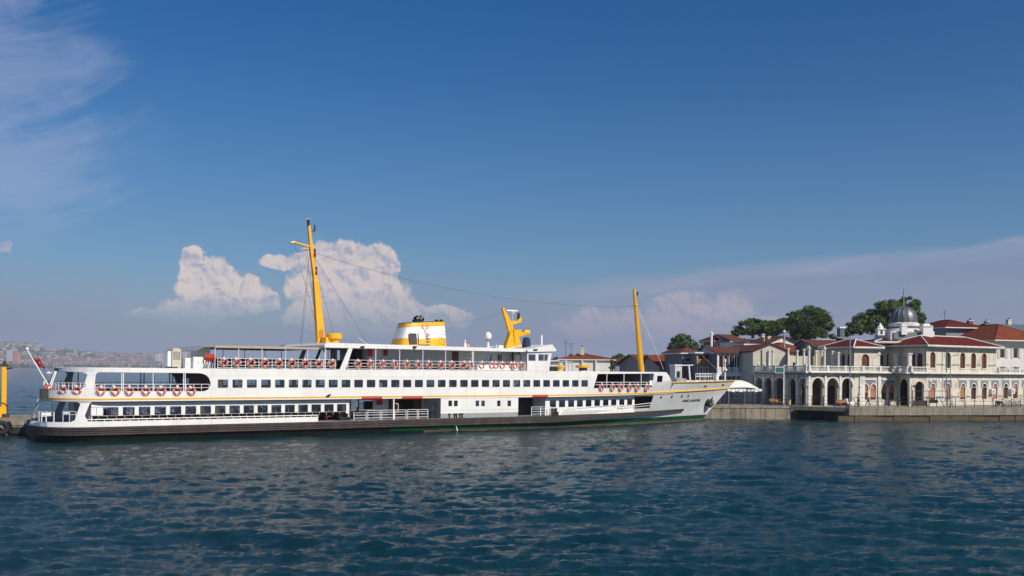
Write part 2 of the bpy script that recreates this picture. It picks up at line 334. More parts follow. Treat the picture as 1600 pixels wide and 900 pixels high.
class MB:
    def __init__(s): s.v = []; s.f = []; s.m = []; s.mats = []; s.st = []
    def mi(s, mat):
        if mat not in s.mats: s.mats.append(mat)
        return s.mats.index(mat)
    def add(s, vs, fs, mat):
        o = len(s.v); k = s.mi(mat); s.st.append((o, len(s.f)))
        s.v.extend([tuple(v) for v in vs])
        for f in fs: s.f.append([i + o for i in f]); s.m.append(k)
    def box(s, x0, x1, y0, y1, z0, z1, mat):
        vs = [(x, y, z) for z in (z0, z1) for y in (y0, y1) for x in (x0, x1)]
        s.add(vs, [(0, 2, 3, 1), (4, 5, 7, 6), (0, 1, 5, 4), (2, 6, 7, 3), (0, 4, 6, 2), (1, 3, 7, 5)], mat)
    def obox(s, c, ax, ay, L, D, z0, z1, mat):
        """box from corner c, along unit 2-vectors ax, ay"""
        vs = []
        for z in (z0, z1):
            for b in (0, D):
                for a in (0, L):
                    vs.append((c[0] + ax[0] * a + ay[0] * b, c[1] + ax[1] * a + ay[1] * b, z))
        s.add(vs, [(0, 2, 3, 1), (4, 5, 7, 6), (0, 1, 5, 4), (2, 6, 7, 3), (0, 4, 6, 2), (1, 3, 7, 5)], mat)
    def tube(s, a, b, r0, mat, r1=None, n=8, cap=True):
        a = Vector(a); b = Vector(b); r1 = r0 if r1 is None else r1
        d = (b - a)
        if d.length < 1e-6: return
        d.normalize(); u = d.orthogonal().normalized(); w = d.cross(u)
        vs = []
        for p, r in ((a, r0), (b, r1)):
            for i in range(n):
                t = 2 * math.pi * i / n
                vs.append(p + u * (r * math.cos(t)) + w * (r * math.sin(t)))
        fs = [(i, (i + 1) % n, n + (i + 1) % n, n + i) for i in range(n)]
        if cap: fs += [tuple(range(n - 1, -1, -1)), tuple(range(n, 2 * n))]
        s.add(vs, fs, mat)
    def path(s, pts, r, mat, n=6):
        for a, b in zip(pts, pts[1:]): s.tube(a, b, r, mat, n=n)
    def lathe(s, prof, mat, c=(0, 0, 0), n=20):
        vs = []; fs = []
        for (r, z) in prof:
            for i in range(n):
                t = 2 * math.pi * i / n
                vs.append((c[0] + r * math.cos(t), c[1] + r * math.sin(t), c[2] + z))
        for j in range(len(prof) - 1):
            for i in range(n):
                fs.append((j * n + i, j * n + (i + 1) % n, (j + 1) * n + (i + 1) % n, (j + 1) * n + i))
        fs.append(tuple(range(n - 1, -1, -1))); fs.append(tuple((len(prof) - 1) * n + i for i in range(n)))
        s.add(vs, fs, mat)
    def sphere(s, c, r, mat, n=12, sz=1.0):
        prof = [(max(1e-3, r * math.sin(math.pi * j / n)), -r * sz * math.cos(math.pi * j / n)) for j in range(n + 1)]
        s.lathe(prof, mat, c, n + 2)
    def torus(s, c, Rr, r, mat, ax=(0, 1, 0), n=20, k=8, bands=None, bmat=None):
        ax = Vector(ax).normalized(); u = Vector((0, 0, 1)) if abs(ax.z) < .9 else Vector((1, 0, 0)); w = ax.cross(u).normalized(); u = w.cross(ax)
        vs = []
        for i in range(n):
            t = 2 * math.pi * i / n; d = u * math.cos(t) + w * math.sin(t)
            for j in range(k):
                q = 2 * math.pi * j / k
                vs.append(Vector(c) + d * (Rr + r * math.cos(q)) + ax * (r * math.sin(q)))
        o = len(s.v); s.v.extend([tuple(v) for v in vs]); a = s.mi(mat); b = s.mi(bmat) if bmat else a
        for i in range(n):
            for j in range(k):
                s.f.append([o + i * k + j, o + ((i + 1) % n) * k + j, o + ((i + 1) % n) * k + (j + 1) % k, o + i * k + (j + 1) % k])
                s.m.append(b if bands and (i % bands == 0) else a)
    def prism(s, poly, mp, d0, d1, mat, cap0=True):
        """polygon in (u,v) extruded between depths d0 and d1 through mp(u,v,d)"""
        n = len(poly)
        vs = [mp(u, v, d0) for u, v in poly] + [mp(u, v, d1) for u, v in poly]
        tri = tessellate_polygon([[Vector((u, v, 0)) for u, v in poly]])
        fs = [tuple(t) for t in tri] + [tuple(n + i for i in reversed(t)) for t in tri]
        fs += [(i, (i + 1) % n, n + (i + 1) % n, n + i) for i in range(n)]
        s.add(vs, fs, mat)
    def plate(s, outer, holes, mp, thick, mat, cuts=()):
        """flat sheet with openings in (u,v), given thickness and bent through mp(u,v,d)"""
        loops = [[Vector((u, v, 0)) for u, v in outer]] + [[Vector((u, v, 0)) for u, v in h] for h in holes]
        flat = [p for l in loops for p in l]
        tri = tessellate_polygon(loops)
        bm = bmesh.new(); vv = [bm.verts.new(p) for p in flat]
        for t in tri:
            try: bm.faces.new([vv[i] for i in t])
            except ValueError: pass
        lo = min(p.x for p in flat); hi = max(p.x for p in flat)
        for c in cuts:
            if lo + 1e-3 < c < hi - 1e-3:
                bmesh.ops.bisect_plane(bm, geom=bm.verts[:] + bm.edges[:] + bm.faces[:], plane_co=(c, 0, 0), plane_no=(1, 0, 0), dist=1e-5)
        bm.verts.index_update(); bm.edges.index_update()
        n = len(bm.verts)
        co = [v.co.copy() for v in bm.verts]
        vs = [mp(p.x, p.y, 0) for p in co] + [mp(p.x, p.y, thick) for p in co]
        fs = [tuple(v.index for v in f.verts) for f in bm.faces]
        fs += [tuple(n + i for i in reversed(f)) for f in fs[:]]
        for e in bm.edges:
            if len(e.link_faces) == 1:
                a, b = e.verts[0].index, e.verts[1].index
                fs.append((a, b, n + b, n + a))
        bm.free(); s.add(vs, fs, mat)
    def build_each(s, name, parent=None):
        """every shape that was added becomes an object of its own"""
        ends = s.st[1:] + [(len(s.v), len(s.f))]
        for (v0, f0), (v1, f1) in zip(s.st, ends):
            q = MB(); q.v = s.v[v0:v1]; q.f = [[i - v0 for i in f] for f in s.f[f0:f1]]; q.m = s.m[f0:f1]; q.mats = s.mats
            q.build(name, parent)
    def build(s, name, parent=None, smooth=False, fix=True):
        me = bpy.data.meshes.new(name); me.from_pydata(s.v, [], s.f)
        for m in s.mats: me.materials.append(m)
        me.polygons.foreach_set('material_index', s.m)
        if fix:
            bm = bmesh.new(); bm.from_mesh(me); bmesh.ops.recalc_face_normals(bm, faces=bm.faces[:]); bm.to_mesh(me); bm.free()
        if smooth:
            me.polygons.foreach_set('use_smooth', [True] * len(me.polygons))
            if smooth == 'auto':
                try: me.set_sharp_from_angle(angle=R(35))
                except Exception: pass
        me.update()
        o = bpy.data.objects.new(name, me); col.objects.link(o)
        if parent: o.parent = parent
        return o
def wall_map(Pp, Q, flip=1):
    """(u,v,d) -> u metres along P->Q, height v, d metres behind the face (away from the viewer side)"""
    a = Vector((Pp[0], Pp[1], 0)); b = Vector((Q[0], Q[1], 0)); e = (b - a).normalized(); nn = Vector((-e.y, e.x, 0)) * flip
    return lambda u, v, d=0.0: a + e * u + nn * d + Vector((0, 0, v))
def arch(cx, w, z0, zs, top=None, pointed=0.0, n=9, horse=0.0):
    """opening outline: straight jambs to zs, then an arch; horse widens it above the spring"""
    r = w / 2; pts = [(cx - r, z0), (cx - r, zs)]
    rr = r * (1 + horse); H = (top - zs) if top else rr * (1 + pointed)
    for i in range(n + 1):
        t = math.pi * (1 - i / n)
        pts.append((cx + rr * math.cos(t), zs + H * math.sin(t) ** (1.0 if not pointed else 0.85)))
    pts += [(cx + r, zs), (cx + r, z0)]
    out = [pts[0]]
    for p in pts[1:]:
        if abs(p[0] - out[-1][0]) + abs(p[1] - out[-1][1]) > 1e-4: out.append(p)
    return out
def rect(u0, u1, v0, v1): return [(u0, v0), (u0, v1), (u1, v1), (u1, v0)]
def rrect(u0, u1, v0, v1, r=0.06, n=3):
    pts = []
    for cx, cy, a0 in ((u0 + r, v0 + r, 180), (u1 - r, v0 + r, 270), (u1 - r, v1 - r, 0), (u0 + r, v1 - r, 90)):
        for i in range(n + 1):
            a = R(a0 + 90 * i / n); pts.append((cx + r * math.cos(a), cy + r * math.sin(a)))
    return pts
def XY(px, Y, py=600): return ((px - 800 + ROLL * (py - HY)) / FPX * Y, Y)
def ZZ(px, py, Y): return CAM_H - (py - HY - ROLL * (px - 800)) / FPX * Y
ORD = ['first', 'second', 'third', 'fourth', 'fifth', 'sixth', 'seventh', 'eighth', 'ninth', 'tenth', 'eleventh', 'twelfth', 'thirteenth',
       'fourteenth', 'fifteenth', 'sixteenth', 'seventeenth', 'eighteenth', 'nineteenth', 'twentieth', 'twenty-first', 'twenty-second', 'twenty-third', 'twenty-fourth', 'twenty-fifth', 'twenty-sixth']
# ------------------------------------------------------------------ water: one sheet with a real sea surface
def wave_tile(N, L, rms, lam_peak, seed, wind=R(200), spread=2.0):
    rg = np.random.default_rng(seed)
    k1 = np.fft.fftfreq(N, L / N) * 2 * np.pi
    kx, ky = np.meshgrid(k1, k1); k = np.sqrt(kx ** 2 + ky ** 2); k[0, 0] = 1
    kp = 2 * np.pi / lam_peak
    S = k ** -3.8 * np.exp(-(kp / k) ** 2 * 1.1) * (np.exp(-(k / 45) ** 2))
    c = np.abs(np.cos((np.arctan2(ky, kx) - wind))) ** spread
    S = S * (0.09 + c)
    S[0, 0] = 0
    h = (rg.normal(size=(N, N)) + 1j * rg.normal(size=(N, N))) * np.sqrt(S)
    z = np.real(np.fft.ifft2(h)); return z / z.std() * rms
T1 = wave_tile(512, 46.0, 0.046, 2.9, 3, R(114), 5.0); T2 = wave_tile(512, 131.0, 0.042, 7.0, 5, R(80), 5.0)
def samp(T, L, x, y):
    N = T.shape[0]; u = (x / L * N) % N; v = (y / L * N) % N
    i = np.floor(u).astype(int) % N; j = np.floor(v).astype(int) % N; fu = u - np.floor(u); fv = v - np.floor(v)
    i2 = (i + 1) % N; j2 = (j + 1) % N
    return (T[j, i] * (1 - fu) + T[j, i2] * fu) * (1 - fv) + (T[j2, i] * (1 - fu) + T[j2, i2] * fu) * fv
def build_water():
    u = np.concatenate([[-60, -12, -3, -1.6, -1.1], np.linspace(-0.85, 0.85, 780), [1.1, 1.6, 3, 12, 60]])
    y = np.concatenate([[-6000, -300, -20, 8], np.exp(np.linspace(math.log(16), math.log(500), 640)), [560, 650, 800, 1100, 1600, 2500, 4500, 9000, 14000]])
    g = np.maximum(y, 16); U, Yv = np.meshgrid(u, y); X = U * g[:, None]
    ca, sa = math.cos(0.4), math.sin(0.4)
    xr, yr = X * ca - Yv * sa, X * sa + Yv * ca
    fade = np.clip((0.95 - np.abs(U)) / 0.1, 0, 1) * np.clip((Yv - 12) / 6, 0, 1) * np.clip((520 - Yv) / 350, 0.0, 1)
    calm = 1.0 - 0.35 * np.exp(-((Yv - 100) / 60.0) ** 2)
    patch = 0.75 + 0.5 * (samp(T2, 300.0, X + 31, Yv) / 0.06 + 0.5).clip(0, 1)
    Zv = (samp(T1, 46.0, xr, yr) * patch + samp(T2, 131.0, X, Yv)) * fade * calm
    nr, nc = X.shape
    v = np.stack([X, Yv, Zv], -1).reshape(-1, 3).astype(np.float32)
    a = np.arange(nr * nc).reshape(nr, nc)
    q = np.stack([a[:-1, :-1], a[:-1, 1:], a[1:, 1:], a[1:, :-1]], -1).reshape(-1, 4)
    me = bpy.data.meshes.new('water'); me.vertices.add(len(v)); me.vertices.foreach_set('co', v.ravel())
    me.loops.add(q.size); me.loops.foreach_set('vertex_index', q.ravel().astype(np.int32))
    me.polygons.add(len(q)); me.polygons.foreach_set('loop_start', np.arange(0, q.size, 4, dtype=np.int32))
    me.polygons.foreach_set('use_smooth', np.ones(len(q), bool)); me.update(calc_edges=True)
    m, nt, b = new_mat('sea_water')
    b.inputs['Roughness'].default_value = 0.09; b.inputs['IOR'].default_value = 1.333; b.inputs['Specular IOR Level'].default_value = 0.26
    tc = nt.nodes.new('ShaderNodeTexCoord'); vv = tc.outputs['Object']
    n = fbm(vv, 0.03, 4); o = mixc(n.step(0.35, 0.7), (0.0024, 0.024, 0.034), (0.0044, 0.034, 0.041))
    nt.links.new(o, b.inputs['Base Color'])
    sp = nt.nodes.new('ShaderNodeSeparateXYZ'); nt.links.new(vv, sp.inputs[0]); sx, sy = E(sp.outputs[0]), E(sp.outputs[1])
    n1 = fbm(xyz(sx * 0.75, sy * 1.25), 3.2, 5, 0.65, 0.3); n2 = fbm(xyz(sx * 0.8, sy * 1.1), 0.55, 4, 0.55)
    bn = nt.nodes.new('ShaderNodeBump'); bn.inputs['Strength'].default_value = 1.0; bn.inputs['Distance'].default_value = 0.085
    nt.links.new((n1 * 1.15 + n2 * 1.4).s, bn.inputs['Height']); nt.links.new(bn.outputs[0], b.inputs['Normal'])
    me.materials.append(m)
    o = bpy.data.objects.new('water', me); col.objects.link(o); meta(o, kind='structure')
build_water()

# ------------------------------------------------------------------ far coast with its city
hill_pts = [(-700, 545), (-300, 538), (0, 536), (22, 535), (55, 536), (78, 546), (105, 543), (130, 548), (150, 552), (200, 554), (240, 553), (300, 558), (450, 563), (620, 568), (800, 574), (1000, 577)]
def hill_h(px):
    xs = [p[0] for p in hill_pts]; ys = [p[1] for p in hill_pts]
    return float(np.interp(px, xs, ys))
def coast():
    YS, YR = 3500.0, 4700.0
    def gh(px, t):   # t 0 at shore, 1 at ridge
        zr = ZZ(px, hill_h(px), YR) - 6
        nz = math.sin(px * 0.11 + t * 5) * 5 * t + math.sin(px * 0.037 + 2) * 5 * t
        return 2.0 + max(0, zr - 2 + nz * (1 - t)) * (t ** 1.1)
    mb = MB(); pxs = list(range(-700, 1001, 8)); ts = [0, .05, .15, .3, .45, .6, .75, .9, 1.0, 1.1]
    vs = []
    for t in ts:
        Y = YS + (YR - YS) * t
        for px in pxs:
            z = gh(px, min(t, 1)) * (1 if t <= 1 else 0.9); 
            if t == 0: z = 2
            vs.append(((px - 800) / FPX * Y, Y, z))
    n = len(pxs)
    fs = [(j * n + i, j * n + i + 1, (j + 1) * n + i + 1, (j + 1) * n + i) for j in range(len(ts) - 1) for i in range(n - 1)]
    m0 = len(vs)
    vs += [((px - 800) / FPX * YS, YS, -1) for px in pxs]
    fs += [(m0 + i, m0 + i + 1, i + 1, i) for i in range(n - 1)]
    m, nt, b = new_mat('hill_ground'); b.inputs['Roughness'].default_value = 0.95
    tc = nt.nodes.new('ShaderNodeTexCoord'); nn = fbm(tc.outputs['Object'], 0.006, 6, 0.65)
    o = mixc(nn.step(0.4, 0.62), (0.014, 0.024, 0.022), (0.06, 0.058, 0.05)); nt.links.new(o, b.inputs['Base Color'])
    mb.add(vs, fs, m)
    h = mb.build('hills', smooth=True); meta(h, kind='structure')
    cols = [P('city_a', (0.44, 0.39, 0.33), 0.9, 0.05), P('city_b', (0.30, 0.22, 0.18), 0.9, 0.05), P('city_c', (0.50, 0.47, 0.43), 0.9, 0.05),
            P('city_d', (0.18, 0.17, 0.19), 0.9, 0.05), P('city_e', (0.38, 0.29, 0.20), 0.9, 0.05)]
    roofs = [P('city_roof_a', (0.24, 0.10, 0.07), 0.9, 0.05), P('city_roof_b', (0.24, 0.22, 0.22), 0.9, 0.05)]
    wm = P('city_windows', (0.10, 0.11, 0.13), 0.5, 0.05)
    def block(w, d, hh, cm, rm, hip=False):
        b = MB(); b.box(-w / 2, w / 2, -d / 2, d / 2, -10, hh, cm)
        nf = max(2, int(hh / 3.6))
        for k in range(nf):
            z = 1.2 + k * (hh - 1) / nf
            b.box(-w * 0.42, w * 0.42, -d / 2 - 0.12, -d / 2 - 0.01, z, z + 1.4, wm)
            b.box(w / 2 + 0.01, w / 2 + 0.12, -d * 0.4, d * 0.4, z, z + 1.4, wm)
        if hip:
            b.add([(-w / 2 - .6, -d / 2 - .6, hh + .02), (w / 2 + .6, -d / 2 - .6, hh + .02), (w / 2 + .6, d / 2 + .6, hh + .02), (-w / 2 - .6, d / 2 + .6, hh + .02), (-w * .2, 0, hh + 3.2), (w * .2, 0, hh + 3.2)],
                  [(0, 1, 5, 4), (1, 2, 5), (2, 3, 4, 5), (3, 0, 4), (3, 2, 1, 0)], rm)
        else: b.box(-w / 2 - .3, w / 2 + .3, -d / 2 - .3, d / 2 + .3, hh + .02, hh + 0.8, rm)
        return b
    protos = []; cols_n = ['cream', 'terracotta', 'white', 'grey', 'sandy']
    rr = random.Random(12)
    for i in range(14):
        w = rr.uniform(11, 26); hh = rr.uniform(9, 20)
        o = block(w, rr.uniform(10, 16), hh, cols[i % 5], roofs[0] if rr.random() < .55 else roofs[1], rr.random() < .5).build('city_building')
        o['tone'] = cols_n[i % 5]; o['rf'] = 'red roof' if o.data.materials[1] == roofs[0] or roofs[0] in list(o.data.materials) else 'grey roof'; protos.append(o)
    used = set(); cn = ['cream', 'terracotta', 'white', 'grey', 'sandy']
    def far_label(p, px, t):
        z = 'at the far shore' if t < .07 else 'low on the hazy slope' if t < .3 else 'halfway up the hazy hill' if t < .6 else 'high on the hazy ridge'
        q = 'left of the flag' if px < 40 else 'behind the flag staff' if px < 90 else 'over the ferry stern roof' if px < 170 else 'left of the ventilation unit'
        return f"far {p['tone']} block with {p['rf']}, {z}, {q}"
    # individual blocks
    spots = []
    for i in range(2100):
        px = rr.uniform(-260, 760) if rr.random() < .35 else rr.uniform(-20, 330)
        t = rr.random() ** 1.5 * 0.98 + 0.01
        hd = (hill_h(px) < 547 and 0 < px < 75 and t < .8) or (86 < px < 150 and t > .45)
        if hd and rr.random() < .72: continue
        spots.append((px, t))
    vis = [s for s in spots if -10 < s[0] < 300]; rest = [s for s in spots if s not in vis]
    vis.sort(key=lambda s: s[1]); ind = vis[:280]; rest += vis[280:]
    for i, (px, t) in enumerate(ind):
        p = protos[rr.randrange(14)]; o = p
        if p.name in used: o = p.copy(); col.objects.link(o)
        used.add(p.name)
        Y = YS + (YR - YS) * t; o.location = ((px - 800) / FPX * Y, Y, gh(px, t)); o.rotation_euler = (0, 0, rr.uniform(-.6, .6))
        meta(o, far_label(p, px, t), 'apartment block', 'far apartment blocks across the water')
    st = MB()
    for (px, t) in rest:
        Y = YS + (YR - YS) * t; z = gh(px, t); x = (px - 800) / FPX * Y; w = rr.uniform(9, 22); hh = rr.uniform(7, 17); d = 11
        st.box(x - w / 2, x + w / 2, Y - d / 2, Y + d / 2, z - 8, z + hh, rr.choice(cols))
        st.box(x - w / 2 - .4, x + w / 2 + .4, Y - d / 2 - .4, Y + d / 2 + .4, z + hh + .02, z + hh + 1.6, roofs[0] if rr.random() < .5 else roofs[1])
        if rr.random() < .7: st.box(x - w * .4, x + w * .4, Y - d / 2 - .15, Y - d / 2 - .02, z + hh * .3, z + hh * .45, wm)
    o = st.build('distant_city', fix=False); meta(o, 'mass of tiny pale and reddish buildings covering the far hazy hills', 'city', kind='stuff')
    # towers that stand out
    def tower(px0, px1, pt, pb, Y, cm, label):
        x0 = (px0 - 800) / FPX * Y; x1 = (px1 - 800) / FPX * Y; z0 = ZZ(px0, pb, Y); z1 = ZZ(px0, pt, Y); w = x1 - x0; h = z1 - z0
        e = empty('tower_block', ((x0 + x1) / 2, Y, z0)); meta(e, label, 'tower block', 'tall blocks across the water')
        b = MB(); b.box(-w / 2, w / 2, 0, w * .8, -8, h, cm); b.build('wall', e)
        b = MB(); b.box(-w / 2 - .4, w / 2 + .4, -.4, w * .8 + .4, h + .05, h + 1.2, roofs[1]); b.build('roof', e)
        k = max(3, int(h / 6)); me = None
        for j in range(k):
            if me is None:
                b = MB(); b.box(-w * .4, w * .4, -.3, -.02, 0, 1.5, wm); o = b.build('window_row', e); me = o
            else: o = me.copy(); col.objects.link(o)
            o.location = (0, 0, 2 + j * (h - 3) / k)
    tp = P('tower_pink', (0.52, 0.22, 0.17), 0.9, 0.05); tw = P('tower_white', (0.6, 0.58, 0.56), 0.9, .05); tb = P('tower_blue', (0.16, 0.24, 0.36), 0.5, .05)
    tower(18.5, 28, 549, 570, 3560, tp, 'pink tower block near the left edge across the water')
    tower(10, 18, 547, 570, 3640, tw, 'whitish tower block left of the pink tower')
    tower(243, 249, 553, 573, 3560, tw, 'slim whitish tower left of the ferry ventilation unit')
    tower(251.5, 258, 551, 573, 3600, tw, 'taller whitish tower touching the ferry ventilation unit')
    tower(286, 290, 546, 573, 3700, tw, 'pale tower seen right of the ferry ventilation unit')
    tower(232, 241, 564, 574, 3540, tb, 'low wide blue glass block on the far shore')
    tower(242.5, 250, 565, 574, 3530, tb, 'low blue glass block next to the slim whitish tower')
    # dark tree belt at the shore
    b = MB(); rr = random.Random(4)
    def blob(x, y, z, r):
        n = 7; vs = [(x, y, z + r)]; 
        for j in (0.35, 0.75):
            for i in range(n):
                a = 6.283 * i / n + j; q = r * rr.uniform(.75, 1.2)
                vs.append((x + q * 1.3 * math.sin(j * 2) * math.cos(a), y + q * math.sin(j * 2) * math.sin(a), z + q * math.cos(j * 2)))
        fs = [(0, 1 + i, 1 + (i + 1) % n) for i in range(n)] + [(1 + i, 8 + i, 8 + (i + 1) % n, 1 + (i + 1) % n) for i in range(n)]
        b.add(vs, fs, M['leafdark'])
    for i in range(900):
        px = rr.uniform(-60, 420) ; t = (rr.random() * 0.03) if rr.random() < .35 else rr.random()
        if t > .05 and not (0 < px < 150): 
            if rr.random() < .5: continue
        Y = YS + (YR - YS) * t + 8; r = rr.uniform(5, 11)
        blob((px - 800) / FPX * Y, Y, gh(px, t) + 2, r)
    o = b.build('distant_trees', fix=False); meta(o, 'dark green trees between the buildings on the far hills', 'trees', kind='stuff')
coast()
# ------------------------------------------------------------------ ferry frame: local x runs stern -> bow, local y away from the viewer's side
TH = R(33.4); FD = Vector((math.cos(TH), math.sin(TH))); FN = Vector((-FD.y, FD.x)); W0 = 6.2
A0 = Vector((-26.8, 87.4)); FO = A0 - FD * 16.0 + FN * W0
def fpix(s, y, z):
    p = FO + FD * s + FN * y; U = p.x / p.y * FPX; V = -(z - CAM_H) / p.y * FPX
    return 800 + U - ROLL * V, HY + V + ROLL * U
def FPt(px, py, y=-W0):
    """length s and height z of the point seen at (px,py) on the fore-and-aft plane y"""
    U = (px - 800 + ROLL * (py - HY)) / FPX; b = FO + FN * y
    s = (U * b.y - b.x) / (FD.x - U * FD.y); Y = b.y + FD.y * s
    return s, ZZ(px, py, Y)
def FS(px, y=-W0): return FPt(px, 600, y)[0]
TIP_TOP, TIP_WL = 89.3, 82.9
def stip(z): return TIP_WL + (TIP_TOP - TIP_WL) * (max(z, -1.0) / 5.4)
def bowf(s, z):
    q = min(1, max(0, z / 5.4)); sb = 43 + 15 * q; p = 1.75 + 0.75 * q; t = stip(z)
    if s <= sb: return 1.0
    if s >= t: return 0.0
    return max(0.0, 1 - ((s - sb) / (t - sb)) ** p)
def sternf(s, s0, a=5.0, e=2.4):
    if s >= s0 + a: return 1.0
    if s <= s0: return 0.0
    return (1 - ((s0 + a - s) / a) ** e) ** (1 / e)
def solve_s0(px, z, a=5.0, e=2.4):
    lo, hi = -4.0, 16.0
    for _ in range(30):
        m = (lo + hi) / 2
        mn = min(fpix(m + a * i / 60, -W0 * sternf(m + a * i / 60, m, a, e), z)[0] for i in range(61))
        if mn < px: lo = m
        else: hi = m
    return (lo + hi) / 2
SZ = [(-1.0, solve_s0(47, 0)), (0.0, solve_s0(46, 0)), (0.6, solve_s0(43, 0.6)), (1.34, solve_s0(42.5, 1.34)), (1.9, solve_s0(47, 1.9)), (3.4, solve_s0(64, 3.4)), (3.7, solve_s0(62, 3.7)), (4.3, solve_s0(66, 4.3)), (6.0, solve_s0(86, 6.0)), (6.45, solve_s0(88, 6.45)), (9, solve_s0(88, 6.45))]
def s0(z): return float(np.interp(z, [a for a, b in SZ], [b for a, b in SZ]))
def hw(s, z, s0z=None):
    w = W0 * min(sternf(s, s0(z) if s0z is None else s0z), 1) * bowf(s, z)
    if z < 0.64: # hull tucks in under the rubbing belt except near the bow
        k = min(1, max(0, (66 - s) / 20)); w = max(0, w - 0.55 * k * (0.64 - z))
    return w
def NP(px, py):
    """point on the near side at (px,py)"""
    z = 3.0
    for _ in range(7):
        lo, hi = s0(z), stip(z)
        for _ in range(34):
            m = (lo + hi) / 2
            if fpix(m, -hw(m, z), z)[0] < px: lo = m
            else: hi = m
        Y = (FO + FD * lo - FN * hw(lo, z)).y; z = ZZ(px, py, Y)
    return lo, z
def side(sgn, off=0.0):
    """mapping for plates on the ferry's side: u = s, v = z, d = inward depth"""
    def mp(u, v, d=0.0): return (u, sgn * max(0.0, hw(u, v) - d - off), v)
    return mp
def inw(y, sgn=1):
    return lambda u, v, d=0.0: (u, (y + d * sgn), v)
CUTS = [s0(6.4) + x for x in (0.02, .05, .1, .2, .4, .7, 1.1, 1.6, 2.2, 3, 4, 5)] + [s0(3.6) + x for x in (0.02, .06, .15, .3, .6, 1, 1.5, 2.2, 3, 4, 5)] + [46 + .9 * i for i in range(50)]

ferry = empty('passenger_ferry', (FO.x, FO.y, 0), TH)
meta(ferry, 'long white passenger ferry with yellow funnel and masts moored along the pier', 'ferry')
FM = Matrix.Translation((FO.x, FO.y, 0)) @ Matrix.Rotation(TH, 4, 'Z')
def onferry(o, s, y, z, rz=0.0): o.location = FM @ Vector((s, y, z)); o.rotation_euler = (0, 0, TH + rz)

SB = NP(1019, 625)[0]           # where the closed white bow begins
ST_A = 3.72; ZTOP = 6.42; BT, BB = 1.34, 0.64
s_be, z_be_t = NP(1068, 638.6); z_be_b = NP(1068, 641.8)[1]
s_tip_st = 88.0; z_tip_st = 4.30
s870 = FS(870)
def zst(s): return ST_A + (0 if s < s870 else (z_tip_st - ST_A) * ((s - s870) / (s_tip_st - s870)) ** 1.5)
def zbt(s): return BT + 0.08 * min(1, max(0, s - 20) / 30) + (0 if s < 56 else (z_be_t - BT - .08) * ((s - 56) / (s_be - 56)) ** 1.25)
def zbb(s): return BB + (0 if s < 54 else (z_be_b - BB) * ((s - 54) / (s_be - 54)) ** 1.25)

# ---- hull
def build_hull():
    b = MB(); zs = [-1.0, 0.0, 0.2, 0.45, 0.72, 1.0, 1.34]
    def sfrac(i, n, z, s_end):
        a = s0(z); f = i / n
        return a + (s_end - a) * (f ** 1.8)
    n = 70
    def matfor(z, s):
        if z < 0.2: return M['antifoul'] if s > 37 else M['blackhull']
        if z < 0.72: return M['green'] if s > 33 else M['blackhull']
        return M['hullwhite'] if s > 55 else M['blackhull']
    for sg in (-1, 1):
        for j in range(len(zs) - 1):
            for i in range(n):
                q = []
                for (ii, zz) in ((i, zs[j]), (i + 1, zs[j]), (i + 1, zs[j + 1]), (i, zs[j + 1])):
                    s = sfrac(ii, n, zz, SB); q.append((s, sg * hw(s, zz), zz))
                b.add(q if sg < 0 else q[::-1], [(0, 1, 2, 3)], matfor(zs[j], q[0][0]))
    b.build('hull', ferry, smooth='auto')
build_hull()
S1050, Z1050 = NP(1050, 597)
def sheer(s): # top of bow bulwark
    if s >= S1050: return Z1050 + (5.37 - Z1050) * max(0, (s - S1050) / (TIP_TOP - S1050))
    return Z1050
def build_bow():
    b = MB(); n = 44; rows = [-1, 0.0, 0.2, 0.45, 0.72, 1.05, 1.4, 1.9, 2.6, 3.2, 'st', 'sh']
    for sg in (-1, 1):
        def pt(i, r):
            f = 1 - (1 - i / n) ** 1.35; z = r if not isinstance(r, str) else 3.7
            for _ in range(3):
                s = SB + (stip(z) - SB) * f
                if r == 'st': z = zst(s) - 0.02
                if r == 'sh': z = sheer(s) if s > S1050 else zst(s) + .05
            s = SB + (stip(z) - SB) * f
            return (s, sg * (hw(s, z) if i < n else 0.0), z)
        for j in range(len(rows) - 1):
            for i in range(n):
                q = [pt(i, rows[j]), pt(i + 1, rows[j]), pt(i + 1, rows[j + 1]), pt(i, rows[j + 1])]
                r = rows[j]; m = M['hullwhite']
                if not isinstance(r, str) and r < 0.2: m = M['antifoul']
                elif not isinstance(r, str) and r < 0.72: m = M['green']
                elif isinstance(r, str): m = M['white']
                b.add(q if sg < 0 else q[::-1], [(0, 1, 2, 3)], m)
    b.build('bow', ferry, smooth='auto')
build_bow()
def ribbon(name, fz0, fz1, sa, sb, thick, mat, n=90, offz=None, both=True, smooth='auto', parent=None):
    b = MB()
    for sg in ((-1, 1) if both else (-1,)):
        prev = None
        for i in range(n + 1):
            f = i / n; f = f ** 1.5 if sa < 6 else f
            s = sa + (sb - sa) * f; z0 = fz0(s); z1 = fz1(s)
            y0 = hw(s, max(z0, .64)); y1 = hw(s, max(z1, .64)); y0 = y1 = max(y0, y1)
            cur = [(s, sg * (y0 - 0.05), z0), (s, sg * (y0 + thick), z0), (s, sg * (y1 + thick), z1), (s, sg * (y1 - 0.05), z1)]
            if sa < 6 and i == 0: cur = [(s - thick, 0, z0), (s - thick, 0, z0), (s - thick, 0, z1), (s, 0, z1)]
            if prev: b.add(prev + cur, [(1, 5, 6, 2), (2, 6, 7, 3), (0, 4, 5, 1)], mat)
            prev = cur
    return b.build(name, parent or ferry, smooth=False)
